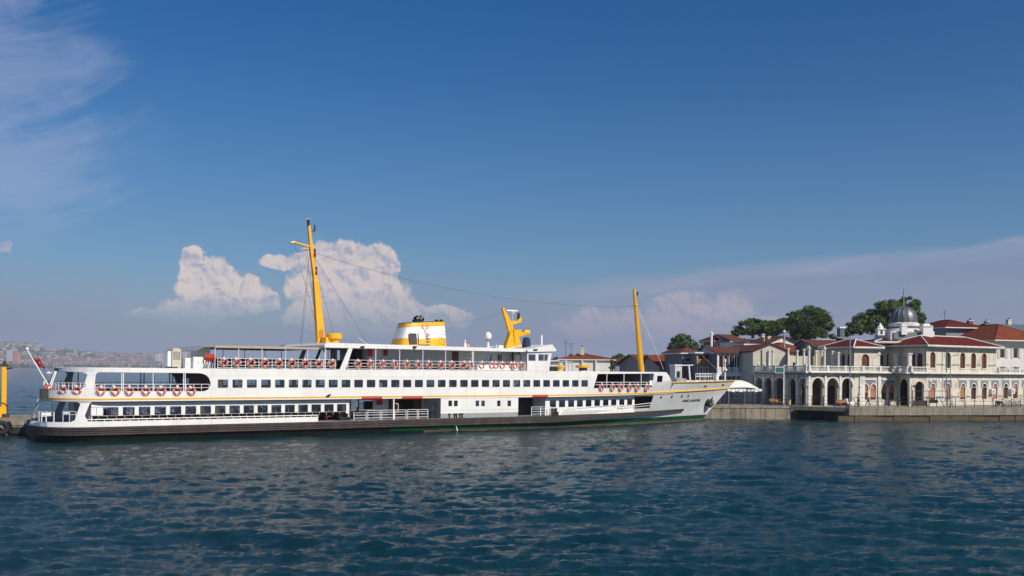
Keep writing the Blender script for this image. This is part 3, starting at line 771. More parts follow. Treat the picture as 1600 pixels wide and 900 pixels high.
# rubbing belt of four strakes
for k in range(4):
    f0 = k / 4; f1 = (k + 1) / 4
    ribbon('belt_strake', lambda s, f0=f0: zbb(s) + (zbt(s) - zbb(s)) * f0 + 0.04, lambda s, f1=f1: zbb(s) + (zbt(s) - zbb(s)) * f1 - 0.04, s0(1.0) + 0.01, s_be, 0.22 - 0.03 * (k % 2), M['belt'])
ribbon('belt_backing', lambda s: zbb(s) + .01, lambda s: zbt(s) - .01, s0(1.0) + 0.02, s_be - .1, 0.13, M['beltdark'])
# orange stripe and white lip
ribbon('stripe', lambda s: zst(s) - 0.075, lambda s: zst(s) + 0.075, s0(3.7) + 0.01, s_tip_st, 0.05, M['orange'], 130)
ribbon('deck_lip', lambda s: zst(s) - 0.20, lambda s: zst(s) - 0.085, s0(3.6) + 0.01, SB + 4, 0.035, M['white'], 110)
ribbon('sheer_band', lambda s: sheer(s) - 0.09, lambda s: sheer(s) + 0.03, S1050, TIP_TOP - 0.3, 0.06, M['orange'], 30)
# anchor-ish fittings on the bow
def outline(z, sa, sb, inset=0.0, n=60, zt=None):
    pts = []
    for i in range(n + 1):
        s = sa + (sb - sa) * (i / n) ** (1.7 if sa < 8 else 1)
        pts.append((s, -max(0.0, hw(s, z) - inset)))
    return pts + [(x, -y) for x, y in reversed(pts)]
def deck(name, z0, z1, sa, sb, mat, inset=0.0, zz=None):
    o = outline(zz or z1, sa, sb, inset); out = []
    for p in o:
        if not out or (abs(p[0] - out[-1][0]) + abs(p[1] - out[-1][1])) > 1e-3: out.append(p)
    b = MB(); b.prism(out, lambda u, v, d: (u, v, d), z0, z1, mat); return b.build(name, ferry)
deck('main_deck', 1.28, 1.40, s0(1.3) + .06, TIP_TOP - 9, M['deck'], 0.06, 1.3)
deck('upper_deck', 3.48, 3.62, s0(3.6) + .03, SB + 8, M['deck'], 0.03, 3.55)
deck('bow_deck', 4.55, 4.62, S1050 - 1.0, TIP_TOP - 1.5, M['deck'], 0.05, 4.6)
S_TOP_END = FPt(1036, 579)[0]
deck('top_deck', 6.30, ZTOP - 0.02, s0(6.45) + .03, NP(1034, 580)[0], M['inwhite'], 0.03, 6.4)
# keel-side closing of saloon ceilings is the decks themselves

# ---- upper deck side with its windows and openings
def pts(*pp): return [NP(*p) for p in pp]
UW = [340.3 , 363.5, 386.2, 408.3, 430, 451.7, 472.7, 493.4, 513.6, 534, 553.9, 573.5, 592.6, 611.1, 629.2, 647.3, 665.3, 683.6, 701.2, 718.2, 735.5, 752.1, 769, 785.6, 802, 818.2, 833.5, 848.8, 863.8, 879, 893.8, 908.1]
sw0 = FS(340.3); sw1 = FS(893.8); pitch = (sw1 - sw0) / 30
WW = 0.93; WZ0, WZ1 = 4.66, 5.42
def seg_round(pl, idx, r, n=5):
    """round the corners idx of polygon pl"""
    out = []
    for i, p in enumerate(pl):
        if i in idx:
            a = Vector(pl[i - 1]); b_ = Vector(p); c = Vector(pl[(i + 1) % len(pl)])
            rr = idx[i] if isinstance(idx, dict) else r
            d1 = (a - b_).normalized() * rr; d2 = (c - b_).normalized() * rr
            for k in range(n + 1):
                t = k / n; q = (b_ + d1) * (1 - t) ** 2 + b_ * 2 * t * (1 - t) + (b_ + d2) * t ** 2; out.append((q.x, q.y))
        else: out.append(tuple(p))
    return out
h1 = seg_round(pts((90, 580.2), (137.5, 581.5), (130, 609.5), (79.5, 609.0)), {0: .25, 1: .3, 2: .35, 3: .15}, .3)
h2 = seg_round(pts((150, 581.3), (329, 583.2), (329.5, 611.4), (147, 611.0)), {0: .3, 1: 1.1, 2: .8, 3: .3}, .3)
h3 = seg_round(pts((934, 584.2), (1022, 583.6), (1018.5, 605.0), (927.5, 606.6)), {}, .1)
wf = rrect(NP(1027, 590)[0], NP(1035.4, 590)[0], NP(1030, 597)[1], NP(1030, 587)[1], .05)
wins = [rrect(sw0 + pitch * i, sw0 + pitch * i + WW, WZ0, WZ1, 0.07) for i in range(32)]
s_st = s0(4.0)
zlow = 3.62
def upper_plate(sg):
    mp = side(sg); b = MB()
    # aft outline follows the raked stern: build in two joined sheets
    e0 = pts((68.5, 609.6), (66, 617))
    outer = [(s0(zlow) + 0.004, zlow)]
    for z in (3.9, 4.25): outer.append((s0(z) + 0.004, z))
    zr = NP(75, 609.3)[1]
    sA = NP(79.5, 609)[0]
    return mp, b, zr
def build_upper(sg):
    mp = side(sg); b = MB()
    zr1 = NP(100, 609.5)[1]
    # 1: low bulwark at the stern
    sA, zA = h1[-1]
    stn = NP(135, 609.5)[0]
    outer = [(s0(3.62) + .01, 3.60), (s0(3.9) + .01, 3.9), (s0(zr1) + .01, zr1), (stn + 2.0, zr1), (stn + 2.0, 3.60)]
    # merge: full side outline with notch
    sE, zE = NP(1036, 579.2); 
    prof = [NP(1036, 579), NP(1041, 581.5), NP(1045, 586.5), NP(1049, 595.5), (S1050 + .05, Z1050 - .02)]
    top_a = NP(89, 573.6)
    full = [(s0(3.60) + .01, 3.60), (s0(zr1) + .01, zr1)]
    hole_bottom = pts((79.5, 609.4),)[0]
    full += [(NP(76, 609.4)[0], zr1 - 0.0)]
    # open stern quarter: the side begins again at the pillar
    pl = pts((130, 609.5), (137.5, 581.5))
    full += [(pl[0][0] - .35, zr1), (pl[0][0], zr1 + .2), (pl[1][0] - .05, pl[1][1] - .2), (pl[1][0] - .4, pl[1][1])]
    tz = NP(95, 580.6)[1]
    full += [(s0(tz) + 0.5, tz), (s0(6.2) + .02, 6.1), (s0(6.44) + .01, 6.25), (s0(6.44) + .3, ZTOP), (prof[0][0], ZTOP)] + prof[1:]
    full += [(S1050 + .05, zst(S1050) + .02)]
    for s in (S1050 - 3, S1050 - 8, s870): full.append((s, zst(s) + .02))
    full += [(s870 - 5, 3.60)]
    b.plate(full, [h2, h3, wf] + wins, mp, 0.07, M['white'], CUTS)
    o = b.build('upper_side', ferry); return o
for sg in (-1, 1): build_upper(sg)
# side seam lines and weld marks
# window frames and panes
def pane(name, outline_, mp, d, frame=0.05, glass='glass', dark=False, mull=None):
    b = MB()
    cx = sum(p[0] for p in outline_) / len(outline_); cy = sum(p[1] for p in outline_) / len(outline_)
    inner = [(cx + (x - cx) * (1 - frame * 2 / max(.3, abs(max(p[0] for p in outline_) - min(p[0] for p in outline_)))), cy + (y - cy) * (1 - frame * 2 / max(.3, abs(max(p[1] for p in outline_) - min(p[1] for p in outline_))))) for x, y in outline_]
    b.plate(outline_, [inner], lambda u, v, dd=0: mp(u, v, d - 0.02 + dd), 0.04, M['dark'] if dark else M['chrome'])
    if mull:
        for (a, c, e, f) in mull: b.plate(rect(a, c, e, f), [], lambda u, v, dd=0: mp(u, v, d - 0.02 + dd), 0.04, M['chrome'] if not dark else M['dark'])
    w = b.build('window', ferry)
    b = MB(); b.plate(inner, [], lambda u, v, dd=0: mp(u, v, d + 0.01 + dd), 0.012, M[glass]); b.build('pane', w)
    return w
rw = random.Random(3)
for i, w in enumerate(wins):
    for sg in (-1, 1):
        s_ = w[0][0]; u0 = sw0 + pitch * i; mull = None
        if sg < 0 and i in (2, 7, 15, 23): mull = [(u0 + .05, u0 + WW - .05, 5.02, 5.06)]
        elif i % 3 != 1: mull = [(u0 + WW * .48, u0 + WW * .52, WZ0 + .03, WZ1 - .03)]
        wo = pane('window', w, side(sg), 0.03, 0.035, 'glass' if (i < 12 or rw.random() < .35) else 'glassdark', True, mull)
        if sg < 0 and i in (0, 1, 12, 13, 18, 19, 22, 24, 25, 30):
            f0, f1 = ((0, .45), (.55, .95), (.05, .5), (0, .35))[i % 4]; b = MB(); b.plate(rect(u0 + WW * f0 + .04, u0 + WW * f1, WZ0 + .05, WZ1 - (.05 if i < 2 else .3)), [], lambda u, v, d=0: side(-1)(u, v, .12 + d), .02, M['canvas' if i < 2 else 'white2']); b.build('curtain', wo)
pane('window', wf, side(-1), 0.03, .04, 'glassdark', True)
# interior of the upper saloon
b = MB(); z0_, z1_ = 3.62, 6.28
b.prism([(FS(326, -5.8), z0_), (FS(326, -5.8) , z1_), (FS(326, -5.8) + .1, z1_), (FS(326, -5.8) + .1, z0_)], inw(-6.05), 0, 7.0, M['brown'])
b.build('saloon_end_wall', ferry)
b = MB(); sX = FS(925); b.box(sX, sX + .1, -5.6, 5.6, z0_, z1_, M['inwhite']); b.build_each('saloon_front_wall', ferry)
b = MB(); s_a, s_b = FS(590), FS(700)
b.box(s_a, s_b, -1.6, 1.8, z0_, z1_, M['inwhite']); b.build('stair_casing', ferry)
b = MB(); b.box(FS(745), FS(800), -1.6, 1.8, z0_, z1_, M['inwhite']); b.build('stair_casing', ferry)
seat0 = None
for k in range(30):
    s = sw0 + 0.4 + k * pitch
    for y0 in (-5.6, 2.4):
        if seat0 is None:
            q = MB(); q.box(0, .5, 0, 3.2, .38, .45, M['bench']); q.box(-.06, 0.01, 0, 3.2, .1, 1.05, M['bench']); seat0 = q.build('bench', ferry); o = seat0
        else: o = seat0.copy(); col.objects.link(o)
        o.location = (s, y0, 3.62)
# stern open deck: wooden benches and inboard stanchions
b = MB(); b.box(FS(150), FS(330), -4.6, -4.1, 4.0, 4.08, M['bench']); b.box(FS(150), FS(330), -4.1, -4.02, 3.7, 4.5, M['bench']); b.build('bench', ferry)
b = MB(); b.box(FS(150), FS(320), 4.1, 4.6, 4.0, 4.08, M['bench']); b.box(FS(150), FS(320), 4.02, 4.1, 3.7, 4.5, M['bench']); b.build('bench', ferry)
for (px, y) in ((220, -.8), (225, -.8), (265, -.8), (270, -.8), (190, 3.2), (240, 3.2), (300, 3.2), (122, 2.5)):
    b = MB(); s = FS(px, y); b.tube((s, y, 3.6), (s, y, 6.3), .045, M['dark']); b.build('stanchion', ferry)
# curved windscreen inside at px ~ 290-305 (dark end with rounded glazing)
b = MB(); sI = FS(300, -3.0)
for i in range(8):
    t0, t1 = i / 8, (i + 1) / 8
    f = lambda t: (sI - 1.6 * (1 - math.cos(t * 1.57)) * -1, -3.6 + 7.2 * t)
    pass
b.box(FS(300, 5.0), FS(300, 5.0) + .1, -5.2, 5.2, 3.62, 6.28, M['innerdark']); b.build('saloon_windscreen', ferry)

def stanch(px, z0, z1, r=0.045, top=None, name='stanchion', sg=-1, m='white2'):
    b = MB(); s = NP(px, 600)[0]; y = hw(s, z1) - .05; b.tube((s, sg * y, z0), (s + (top or 0), sg * y, z1), r, M[m], n=6); return b.build(name, ferry)
for px in (190.3, 193, 239.3, 287, 289.5): stanch(px, 4.25, 5.98)
zr1 = NP(100, 609.5)[1]
# raked twin posts at the stern quarter
b = MB()
for (pa, pb, ya) in (((75.5, 608), (85.5, 580), 3.3), ((78.5, 608), (88, 580), 3.6)):
    sa, za = NP(*pa); sb_, zb = NP(*pb); b.tube((sa, -hw(sa, za), za), (sb_, -hw(sb_, zb), zb), .045, M['white2'])
    b.tube((sa, hw(sa, za), za), (sb_, hw(sb_, zb), zb), .045, M['white2'])
b.build('raked_post', ferry)
def rail(name, s_list, zb, zt, bars, sg=-1, inset=0.06, r=0.022, pr=0.028, mat='white2', yz=None, zf=None, posts=True):
    """posts and horizontal bars along the side at the given lengths"""
    b = MB(); P_ = []
    for s in s_list:
        y = sg * (hw(s, yz if yz else zt) - inset) if not callable(inset) else sg * inset(s)
        dz = zf(s) if zf else 0
        P_.append((s, y, dz))
        if posts: b.tube((s, y, zb + dz), (s, y, zt + dz), pr, M[mat], n=5)
    for z in bars:
        for p, q in zip(P_, P_[1:]): b.tube((p[0], p[1], z + p[2]), (q[0], q[1], z + q[2]), r, M[mat], n=5)
    return b.build(name, ferry)
def lin(a, b, n): return [a + (b - a) * i / n for i in range(n + 1)]
zt1 = NP(110, 598)[1]
for sg in (-1, 1):
    rail('railing', [s0(zt1) + q for q in (.0, .1, .3, .7, 1.2)] + lin(NP(85, 600)[0], NP(134, 600)[0], 5), zr1, zt1, [zt1, (zt1 + zr1) / 2 + .05], sg, yz=zr1)
    rail('railing', lin(NP(149, 600)[0], NP(327, 600)[0], 14), zr1 - .02, NP(240, 600.5)[1], [NP(240, 600.5)[1], NP(240, 606)[1]], sg)
# ---- lower deck: stern bulwark, slanted pillar, saloon wall, long bulwark strip
zbw = 1.92
def low_plate(name, outer, holes, sg, mat='white', off=0.0, thick=.07):
    b = MB(); b.plate(outer, holes, side(sg, off), thick, M[mat], CUTS); return b.build(name, ferry)
p0 = [(s, min(z, 3.44)) for s, z in pts((117, 654.5), (126, 624.3), (140.5, 625), (133.5, 653.5))]
s_fb0 = NP(497, 655)[0]
for sg in (-1, 1):
    low_plate('bulwark', [(s0(1.4) + .01, 1.36), (s0(1.75) + .01, 1.75), (p0[0][0] - .3, 1.80), (p0[0][0], 1.95), (p0[0][0] + .05, p0[0][1] + .1), (p0[1][0], p0[1][1] - .1), (p0[1][0] - .3, p0[1][1] + .02),
              (s0(3.44) + .5, 3.47), (s0(3.46) + .03, 3.52), (p0[2][0] + .2, 3.52), (p0[2][0] + .1, p0[2][1]), (p0[2][0] - .02, p0[2][1] - .1), (p0[3][0] - .05, p0[3][1] + .2), (p0[3][0] + .2, 1.83), (s_fb0, 1.83), (s_fb0, 1.36)], [], sg)
rail('railing', [s0(1.8) + q for q in (.02, .15, .4, .8, 1.3)] + [NP(px, 645)[0] for px in (55, 62, 70)], 1.75, NP(60, 642)[1], [NP(60, 642)[1], NP(60, 648)[1]], -1, yz=1.8, pr=.045)
rail('railing', [NP(px, 648)[0] for px in (99, 109, 119)], 1.78, NP(105, 643)[1], [NP(105, 643)[1], NP(105, 648)[1]], -1)
b = MB(); sa, za = NP(51.5, 646); sb_, zb = NP(66, 623); b.tube((sa, -hw(sa, za), za), (sb_, -hw(sb_, zb), zb), .07, M['white2']); b.tube((sa, hw(sa, za), za), (sb_, hw(sb_, zb), zb), .07, M['white2']); b.build('raked_post', ferry)
# handrail strip over the bulwark (slot below it)
hl = lin(NP(136, 650)[0], s_fb0, 30)
rail('bulwark_rail', hl, 1.83, 1.98, [1.98, 2.0], -1, r=.03)
rail('handrail', lin(NP(141, 644)[0], NP(545, 644)[0], 33), 1.98, 2.27, [2.27], -1, inset=.5, r=.02, pr=.014)
# saloon walls set back from the side
YW = 5.72
LW = [166.7, 191.7, 216.6, 241.1, 265, 289, 312, 335, 357.8, 380, 402.6, 424, 445, 465.9, 486.6, 507.4, 526.9]
LWs = [FS(p, -YW) for p in LW]; lp = (LWs[-1] - LWs[0]) / 16
fx0, fx1 = FS(853, -YW), FS(1006, -YW)
FW = [859, 873.4, 887.7, 901.5, 915.2, 928.8, 942.2, 954.8, 967.5, 979.9]
def yfw(s): return min(YW, hw(s, 3.4) - .55)
def saloon(sg):
    mp = lambda u, v, d=0.0: (u, sg * (YW - d), v)
    b = MB(); hs = [rrect(LWs[0] + lp * i, LWs[0] + lp * i + .98, 2.28, 3.02, .06) for i in range(17)]
    hs0 = rrect(LWs[0] - lp * .95, LWs[0] - lp * .2, 2.28, 3.02, .06)
    b.plate(rect(FS(143, -YW), FS(546, -YW), 1.38, 3.5), hs + [hs0], mp, .06, M['white'])
    b.box(FS(143, -YW), FS(546, -YW), sg * YW - .02, sg * YW + .02, 1.38, 1.40, M['dark'])
    b.build('saloon_wall', ferry)
    for h in hs + [hs0]: 
        a = min(p[0] for p in h); wo = pane('window', h, mp, .02, .03, 'glass', True, [(a + .46, a + .5, 2.3, 3.0)])
        k = round((a - LWs[0]) / lp)
        if sg < 0 and k in (6, 7, 8, 13, 16): b = MB(); b.plate(rect(a + (.04 if k != 16 else .6), a + (.42 if k != 13 else .3), 2.32, 2.98) if k != 16 else rect(a + .62, a + .92, 2.32, 2.98), [], lambda u, v, d=0: mp(u, v, .1 + d), .02, M['canvas']); b.build('curtain', wo)
    # window sill bars
    mpf = lambda u, v, d=0.0: (u, sg * (yfw(u) - d), v)
    ha = []; zf0, zf1 = FPt(900, 634.3, -YW)[1], FPt(900, 623.8, -YW)[1]
    for p in FW:
        a = FPt(p, 629, -yfw(FS(p)))[0]
        for _ in range(4): a = FPt(p, 629, -yfw(a))[0]
        ha.append(rrect(a, a + .88, 2.33, 3.10, .05))
    b = MB(); b.plate([(fx0, 1.42), (fx0, 3.5), (FS(1004), 3.5), (FS(1004), 1.5)], ha, mpf, .06, M['white'], [46 + 1.0 * i for i in range(30)]); b.build('saloon_wall', ferry)
    for h in ha: pane('window', h, mpf, .02, .03, 'glassdark', True)
for sg in (-1, 1): saloon(sg)
b = MB(); b.box(FS(143, -YW) + .02, FS(143, -YW) + .1, -YW + .08, YW - .08, 1.4, 3.48, M['inwhite'])
b.box(FS(546, -YW) - .1, FS(546, -YW) - .02, -YW + .08, YW - .08, 1.4, 3.48, M['inwhite']); b.build_each('saloon_bulkhead', ferry)
b = MB(); b.box(FS(124, 2), FS(129, 2), 1.2, 3.2, 1.4, 3.47, M['brown']); b.build('door', ferry)
b = MB(); b.box(FS(113, 2), FS(119, 2), 1.0, 3.2, 1.4, 3.47, M['inwhite']); b.build('casing', ferry)
for k in range(17):
    for y0 in (-5.2, 2.0): o = seat0.copy(); col.objects.link(o); o.location = (LWs[0] + .5 + lp * k, y0, 1.4)
# wash strip on bulwark forward
s880 = NP(883, 648)[0]
for sg in (-1, 1):
    top = [NP(884, 641.3), NP(900, 641.2), NP(940, 640.6), NP(980, 639.3), NP(1017, 637.2)]
    bot = [(NP(1019, 640)[0], zbt(NP(1019, 640)[0]) + .01)] + [(s, zbt(s) + .01) for s in (66, 60, 54)] + [(NP(878, 648)[0], zbt(50) + .01)]
    low_plate('bulwark', top + bot, [], sg)
rail('bulwark_rail', [NP(p, 640)[0] for p in (886, 900, 920, 940, 960, 972)], 1.9, 2.12, [2.14], -1, r=.025, zf=lambda s: 0.02 * (s - 50))
b = MB(); pr = [NP(966, 635), NP(972, 634), NP(990, 633), NP(1017, 629.6)]; pb = [NP(966, 640), NP(972, 640), NP(990, 639.5), NP(1016, 637)]
for (s, z), (s2, z2) in zip(pr, pb): b.tube((s, -hw(s, z) + .05, z), (s2, -hw(s2, z) + .05, z2), .04, M['white2'])
for a, c in zip(pr, pr[1:]): b.tube((a[0], -hw(*a) + .05, a[1]), (c[0], -hw(*c) + .05, c[1]), .04, M['white2'])
for (a, a2), (c, c2) in zip(zip(pr, pb), zip(pr[1:], pb[1:])):
    b.tube((a[0], -hw(*a) + .05, (a[1] + a2[1]) / 2), (c[0], -hw(*c) + .05, (c[1] + c2[1]) / 2), .03, M['white2'])
b.build('railing', ferry)
b = MB(); b.box(FS(1004) + .0, FS(1004) + .1, -4.2, -3.2, 1.5, 3.45, M['brown']); b.box(FS(1004), FS(1004) + .08, -3.2, 4.0, 1.5, 3.45, M['inwhite']); b.build_each('saloon_front_wall', ferry)
# lower side forward: slanted post closing to the bow
pq = pts((1015.5, 638), (1021.5, 617.5))
for sg in (-1, 1):
    low_plate('bow_cheek', [(pq[0][0], pq[0][1]), (pq[1][0], 3.62), (SB + .6, 3.62), (SB + .6, zbt(SB)), (pq[0][0], zbt(pq[0][0]) + .01)], [], sg, 'white')
# ---- midship block flush with the side, and the two boarding openings
mA, mB = FS(689), FS(810)
bw = [(rr_) for rr_ in ((700.8, 706.6), (709.5, 715.4), (743.3, 748.9), (752.2, 757.8), (777, 782.2), (793.3, 798.6))]
hs = [rrect(FS(a), FS(c), FPt(a, 634.8)[1], FPt(a, 625.8)[1], .03) for a, c in bw]
for sg in (-1, 1):
    b = MB(); b.plate(rect(mA, mB, 1.88, 3.56), hs, side(sg, .0), .07, M['white']); b.plate(rect(mA, mB, 1.40, 1.87), [], side(sg, .02), .07, M['grey']); b.build('machinery_casing', ferry)
    b = MB(); b.box(mA + .3, mB - .3, min(sg * (W0 + .0), sg * (W0 + .03)), max(sg * W0, sg * (W0 + .03)), 2.19, 2.22, M['hullwhite']); b.build_each('fender_strip', ferry)
for h in hs:
    a0 = min(p[0] for p in h); a1 = max(p[0] for p in h); z0w = min(p[1] for p in h); z1w = max(p[1] for p in h)
    pane('window', h, side(-1), .03, .03, 'glassdark', True, [(a0, a1, (z0w + z1w) / 2 - .02, (z0w + z1w) / 2 + .02)])
b = MB()
for px in (702.5, 710.5, 713.5, 719, 722.5):
    s = FS(px); b.tube((s, -W0 - .08, 1.4), (s, -W0 - .08, 1.82), .05, M['dark']); b.box(s - .12, s + .12, -W0 - .14, -W0 - .02, 1.82, 1.90, M['dark'])
b.build_each('valve_head', ferry)
for s_, nm in ((mA, 'w'), (mB, 'e')):
    b = MB(); 
    if nm == 'w': b.box(s_ + .01, s_ + .1, -W0 + .1, -.6, 1.4, 3.48, M['inwhite'])
    else: b.box(s_ - .1, s_ - .01, -W0 + .1, -.6, 1.4, 3.48, M['inwhite'])
    b.build('casing_end', ferry)
# inside of the aft boarding bay: white panelling, dark door opening, passage open to the sea at its aft end
b = MB(); yy = -2.6
b.box(FS(583, yy), FS(607, yy), yy, yy + .1, 1.4, 3.48, M['inwhite']); b.box(FS(610, yy), FS(623, yy), yy, yy + .1, 1.4, 3.48, M['brown'])
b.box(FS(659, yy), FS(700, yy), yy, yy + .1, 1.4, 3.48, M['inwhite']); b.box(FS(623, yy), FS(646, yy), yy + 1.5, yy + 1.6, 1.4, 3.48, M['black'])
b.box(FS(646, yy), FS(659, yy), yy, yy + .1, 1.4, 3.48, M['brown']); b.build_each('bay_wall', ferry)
b = MB(); b.box(FS(568, -1), FS(583, -1), -1.4, -1.0, 2.25, 3.1, M['black']); b.build('notice_board', ferry)
b = MB(); b.box(FS(589.5, -2.7), FS(597, -2.7), -2.85, -2.7, 2.75, 3.4, M['red']); b.build('fire_box', ferry)
for px in (547.5, 560.5): 
    b = MB(); b.tube((FS(px, -5), -5, 1.4), (FS(px, -5), -5, 3.5), .07, M['dark']); b.build('stanchion', ferry)
b = MB(); b.tube((FS(616), -W0 + .1, 1.35), (FS(616), -W0 + .1, 3.5), .085, M['white2']); 
s_ = FS(619); b.path([(s_, -W0 + .1, 3.0), (s_ + .25, -W0 + .1, 3.0), (s_ + .3, -W0 + .1, 2.9), (s_ + .3, -W0 + .1, 2.2), (s_ + .2, -W0 + .1, 2.1), (s_, -W0 + .1, 2.1)], .035, M['white2']); b.build('handle_post', ferry)
gates = [(553.5, 572.5), (575.2, 594.6), (597.2, 615.2), (617.2, 635), (637.5, 652.5), (654.5, 669.2)]
for a, c in gates:
    sa, sc = FS(a), FS(c); b = MB(); y = -W0 + .04
    for s in (sa, sc): b.tube((s, y, 1.40), (s, y, 2.36 if a > 554 else 2.2), .04, M['white2'], n=6)
    for z in (1.62, 1.90, 2.15, 2.36 if a > 554 else 2.15): b.tube((sa, y, z), (sc, y, z), .025, M['white2'], n=5)
    b.build('boarding_gate', ferry)
for a, c in ((831, 845), (845.5, 852.5), (853, 861)):
    sa, sc = FS(a), FS(c); b = MB(); y = -W0 + .04
    for s in (sa, sc): b.tube((s, y, 1.42), (s, y, 2.42), .04, M['white2'], n=6)
    for z in (1.62, 1.90, 2.18, 2.42): b.tube((sa, y, z), (sc, y, z), .025, M['white2'], n=5)
    b.build('boarding_gate', ferry)
# bollards and dark gear at the ends of the bays
def bollard(px, py=653, h=.5, w=.75):
    s = FS(px); b = MB(); b.box(s - w / 2, s + w / 2, -W0 + .1, -W0 + .6, 1.38, 1.38 + h * .6, M['black'])
    for d in (-.22, .22):
        b.lathe([(.11, 0), (.11, h * .9), (.17, h * .95), (.17, h * 1.1)], M['black'], (s + d * w / .75, -W0 + .35, 1.40), 10)
    return b.build('bollard', ferry)
bollard(540, h=.62, w=1.1); bollard(679, h=.7, w=.9); bollard(869, h=.75, w=.9)
b = MB(); s = FS(684); b.lathe([(.12, 0), (.14, .5), (.05, .6), (.12, .9), (.1, 1.05)], M['dark'], (s, -W0 + .3, 1.4), 8); b.build('capstan', ferry)
# forward bay
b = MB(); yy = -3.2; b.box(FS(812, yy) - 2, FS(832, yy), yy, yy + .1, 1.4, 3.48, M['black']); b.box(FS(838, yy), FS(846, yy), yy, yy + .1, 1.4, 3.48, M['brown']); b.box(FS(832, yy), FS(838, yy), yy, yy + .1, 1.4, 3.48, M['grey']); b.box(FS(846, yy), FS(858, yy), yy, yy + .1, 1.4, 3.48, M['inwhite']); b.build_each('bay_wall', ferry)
b = MB(); b.box(FS(853, -5.6), FS(853, -5.6) + .1, -5.6, -3.2, 1.4, 3.48, M['white']); b.build('casing_end', ferry)
# red rolled awnings above the bays
for a, c, zt in ((565.5, 596.5, 0), (628.5, 659.5, -.03), (832, 855.5, 0)):
    sa, sc = FS(a), FS(c); b = MB(); b.tube((sa, -W0 - .03, 3.60 + zt), (sc, -W0 - .03, 3.60 + zt), .13, M['red'], n=10)
    b.box(sa, sc, -W0 - .10, -W0 - .07 + .02, 3.62 + zt, 3.80 + zt, M['woodorange']); b.box(sa, sc, -W0 + .0, -W0 + 1.2, 3.40, 3.46, M['red']); b.build('rolled_awning', ferry)
b = MB(); sx = FS(511); b.tube((sx, -W0 - .1, 3.86), (sx + .3, -W0 - .25, 3.98), .08, M['dark']); b.box(sx - .1, sx + .2, -W0 - .2, -W0, 3.8, 3.86, M['dark']); b.build('flood_lamp', ferry)
# ---- top deck: railings, awning, lockers, deckhouse, wheelhouse
rl = []; s = FS(340.3); 
while s < FS(821): rl.append(s); s += 1.275
sl1, sl2 = FS(531), FS(541)
ZR = 7.36
for sg in (-1, 1):
    rail('railing', [s for s in rl if s < sl1 + .5] , ZTOP, ZR, [ZR, 6.72, 7.05, 6.5], sg, inset=.08, yz=6.4)
    rail('railing', [s for s in rl if s > sl1 + .5] + [FS(821)], ZTOP, ZR, [ZR, 6.72, 7.05, 6.5], sg, inset=.08, yz=6.4)
# aft awning
aw0, aw1 = FS(336), FS(507)
zA0, zA1 = 8.42, 8.48
b = MB(); b.box(aw0, aw1 - .5, -W0 + .05, W0 - .05, zA0, zA1 + .02, M['canvas']); b.box(aw0, aw1 - .6, -W0 + .03, -W0 + .06, zA0 - .1, zA1 + .05, M['canvas']); b.build('awning', ferry)
for px in (336, 373, 409.5, 446.5, 481):
    for sg in (-1, 1):
        b = MB(); s = FS(px); b.tube((s, sg * (W0 - .1), ZTOP), (s, sg * (W0 - .1), zA0), .035, M['white2'], n=6); b.build('awning_post', ferry)
b = MB()
for i in range(14): s = aw0 + .6 + i * (aw1 - aw0 - 1) / 13; b.box(s, s + .06, -W0 + .1, W0 - .1, zA0 - .08, zA0 - .005, M['canvas'])
b.build('awning_battens', ferry)
for k in range(14):
    s = aw0 + .8 + k * 1.25
    for y0 in (-4.6, .6):
        if k == 0 and y0 < 0: q = MB(); q.box(0, .45, 0, 4, .4, .46, M['grey']); q.box(.42, .48, 0, 4, .1, .95, M['beltdark']); tb = q.build('bench', ferry); o = tb
        else: o = tb.copy(); col.objects.link(o)
        o.location = (s, y0, ZTOP)
# windscreen panels at the awning's aft end
b = MB(); sa, sb_ = FS(306), FS(320); zt0 = FPt(306, 549)[1]; zt1_ = FPt(320, 542)[1]
b.prism([(FS(305, -W0), 6.42), (FS(305), zt0), (FS(320), zt1_), (FS(336), zt1_ + .02), (FS(336), 6.42)], inw(-4.6), 0, .06, M['inwhite']); b.build('windscreen_panel', ferry)
b = MB(); b.add([(FS(305), -W0 + .1, zt0 + .03), (FS(320), -W0 + .1, zt1_ + .03), (FS(320), 5.9, zt1_ + .03), (FS(305), 5.9, zt0 + .03), (FS(305), -W0 + .1, zt0 + .08), (FS(320), -W0 + .1, zt1_ + .08), (FS(320), 5.9, zt1_ + .08), (FS(305), 5.9, zt0 + .08)],
                [(0, 1, 2, 3), (7, 6, 5, 4), (0, 4, 5, 1), (3, 2, 6, 7), (0, 3, 7, 4), (1, 5, 6, 2)], M['grey'])
b.box(FS(320), FS(336), -W0 + .1, 5.9, zt1_ + .03, zt1_ + .09, M['canvas']); b.build('sloping_roof', ferry)
def locker(a, c, pt, d=.7, y=-5.6, name='locker'):
    s1, z1 = FPt(a, pt, y); s2 = FS(c, y); b = MB(); b.box(s1, s2, y, y + d, ZTOP, z1, M['white2']); b.box(s1 + .02, s2 - .02, y - .02, y - .004, ZTOP + .1, z1 - .06, M['white2'])
    b.box((s1 + s2) / 2 - .08, (s1 + s2) / 2, y - .04, y - .021, z1 - .6, z1 - .48, M['grey']); return b.build(name, ferry)
locker(289.5, 297.3, 559.2); locker(302.2, 318.5, 557.4, 1.0)
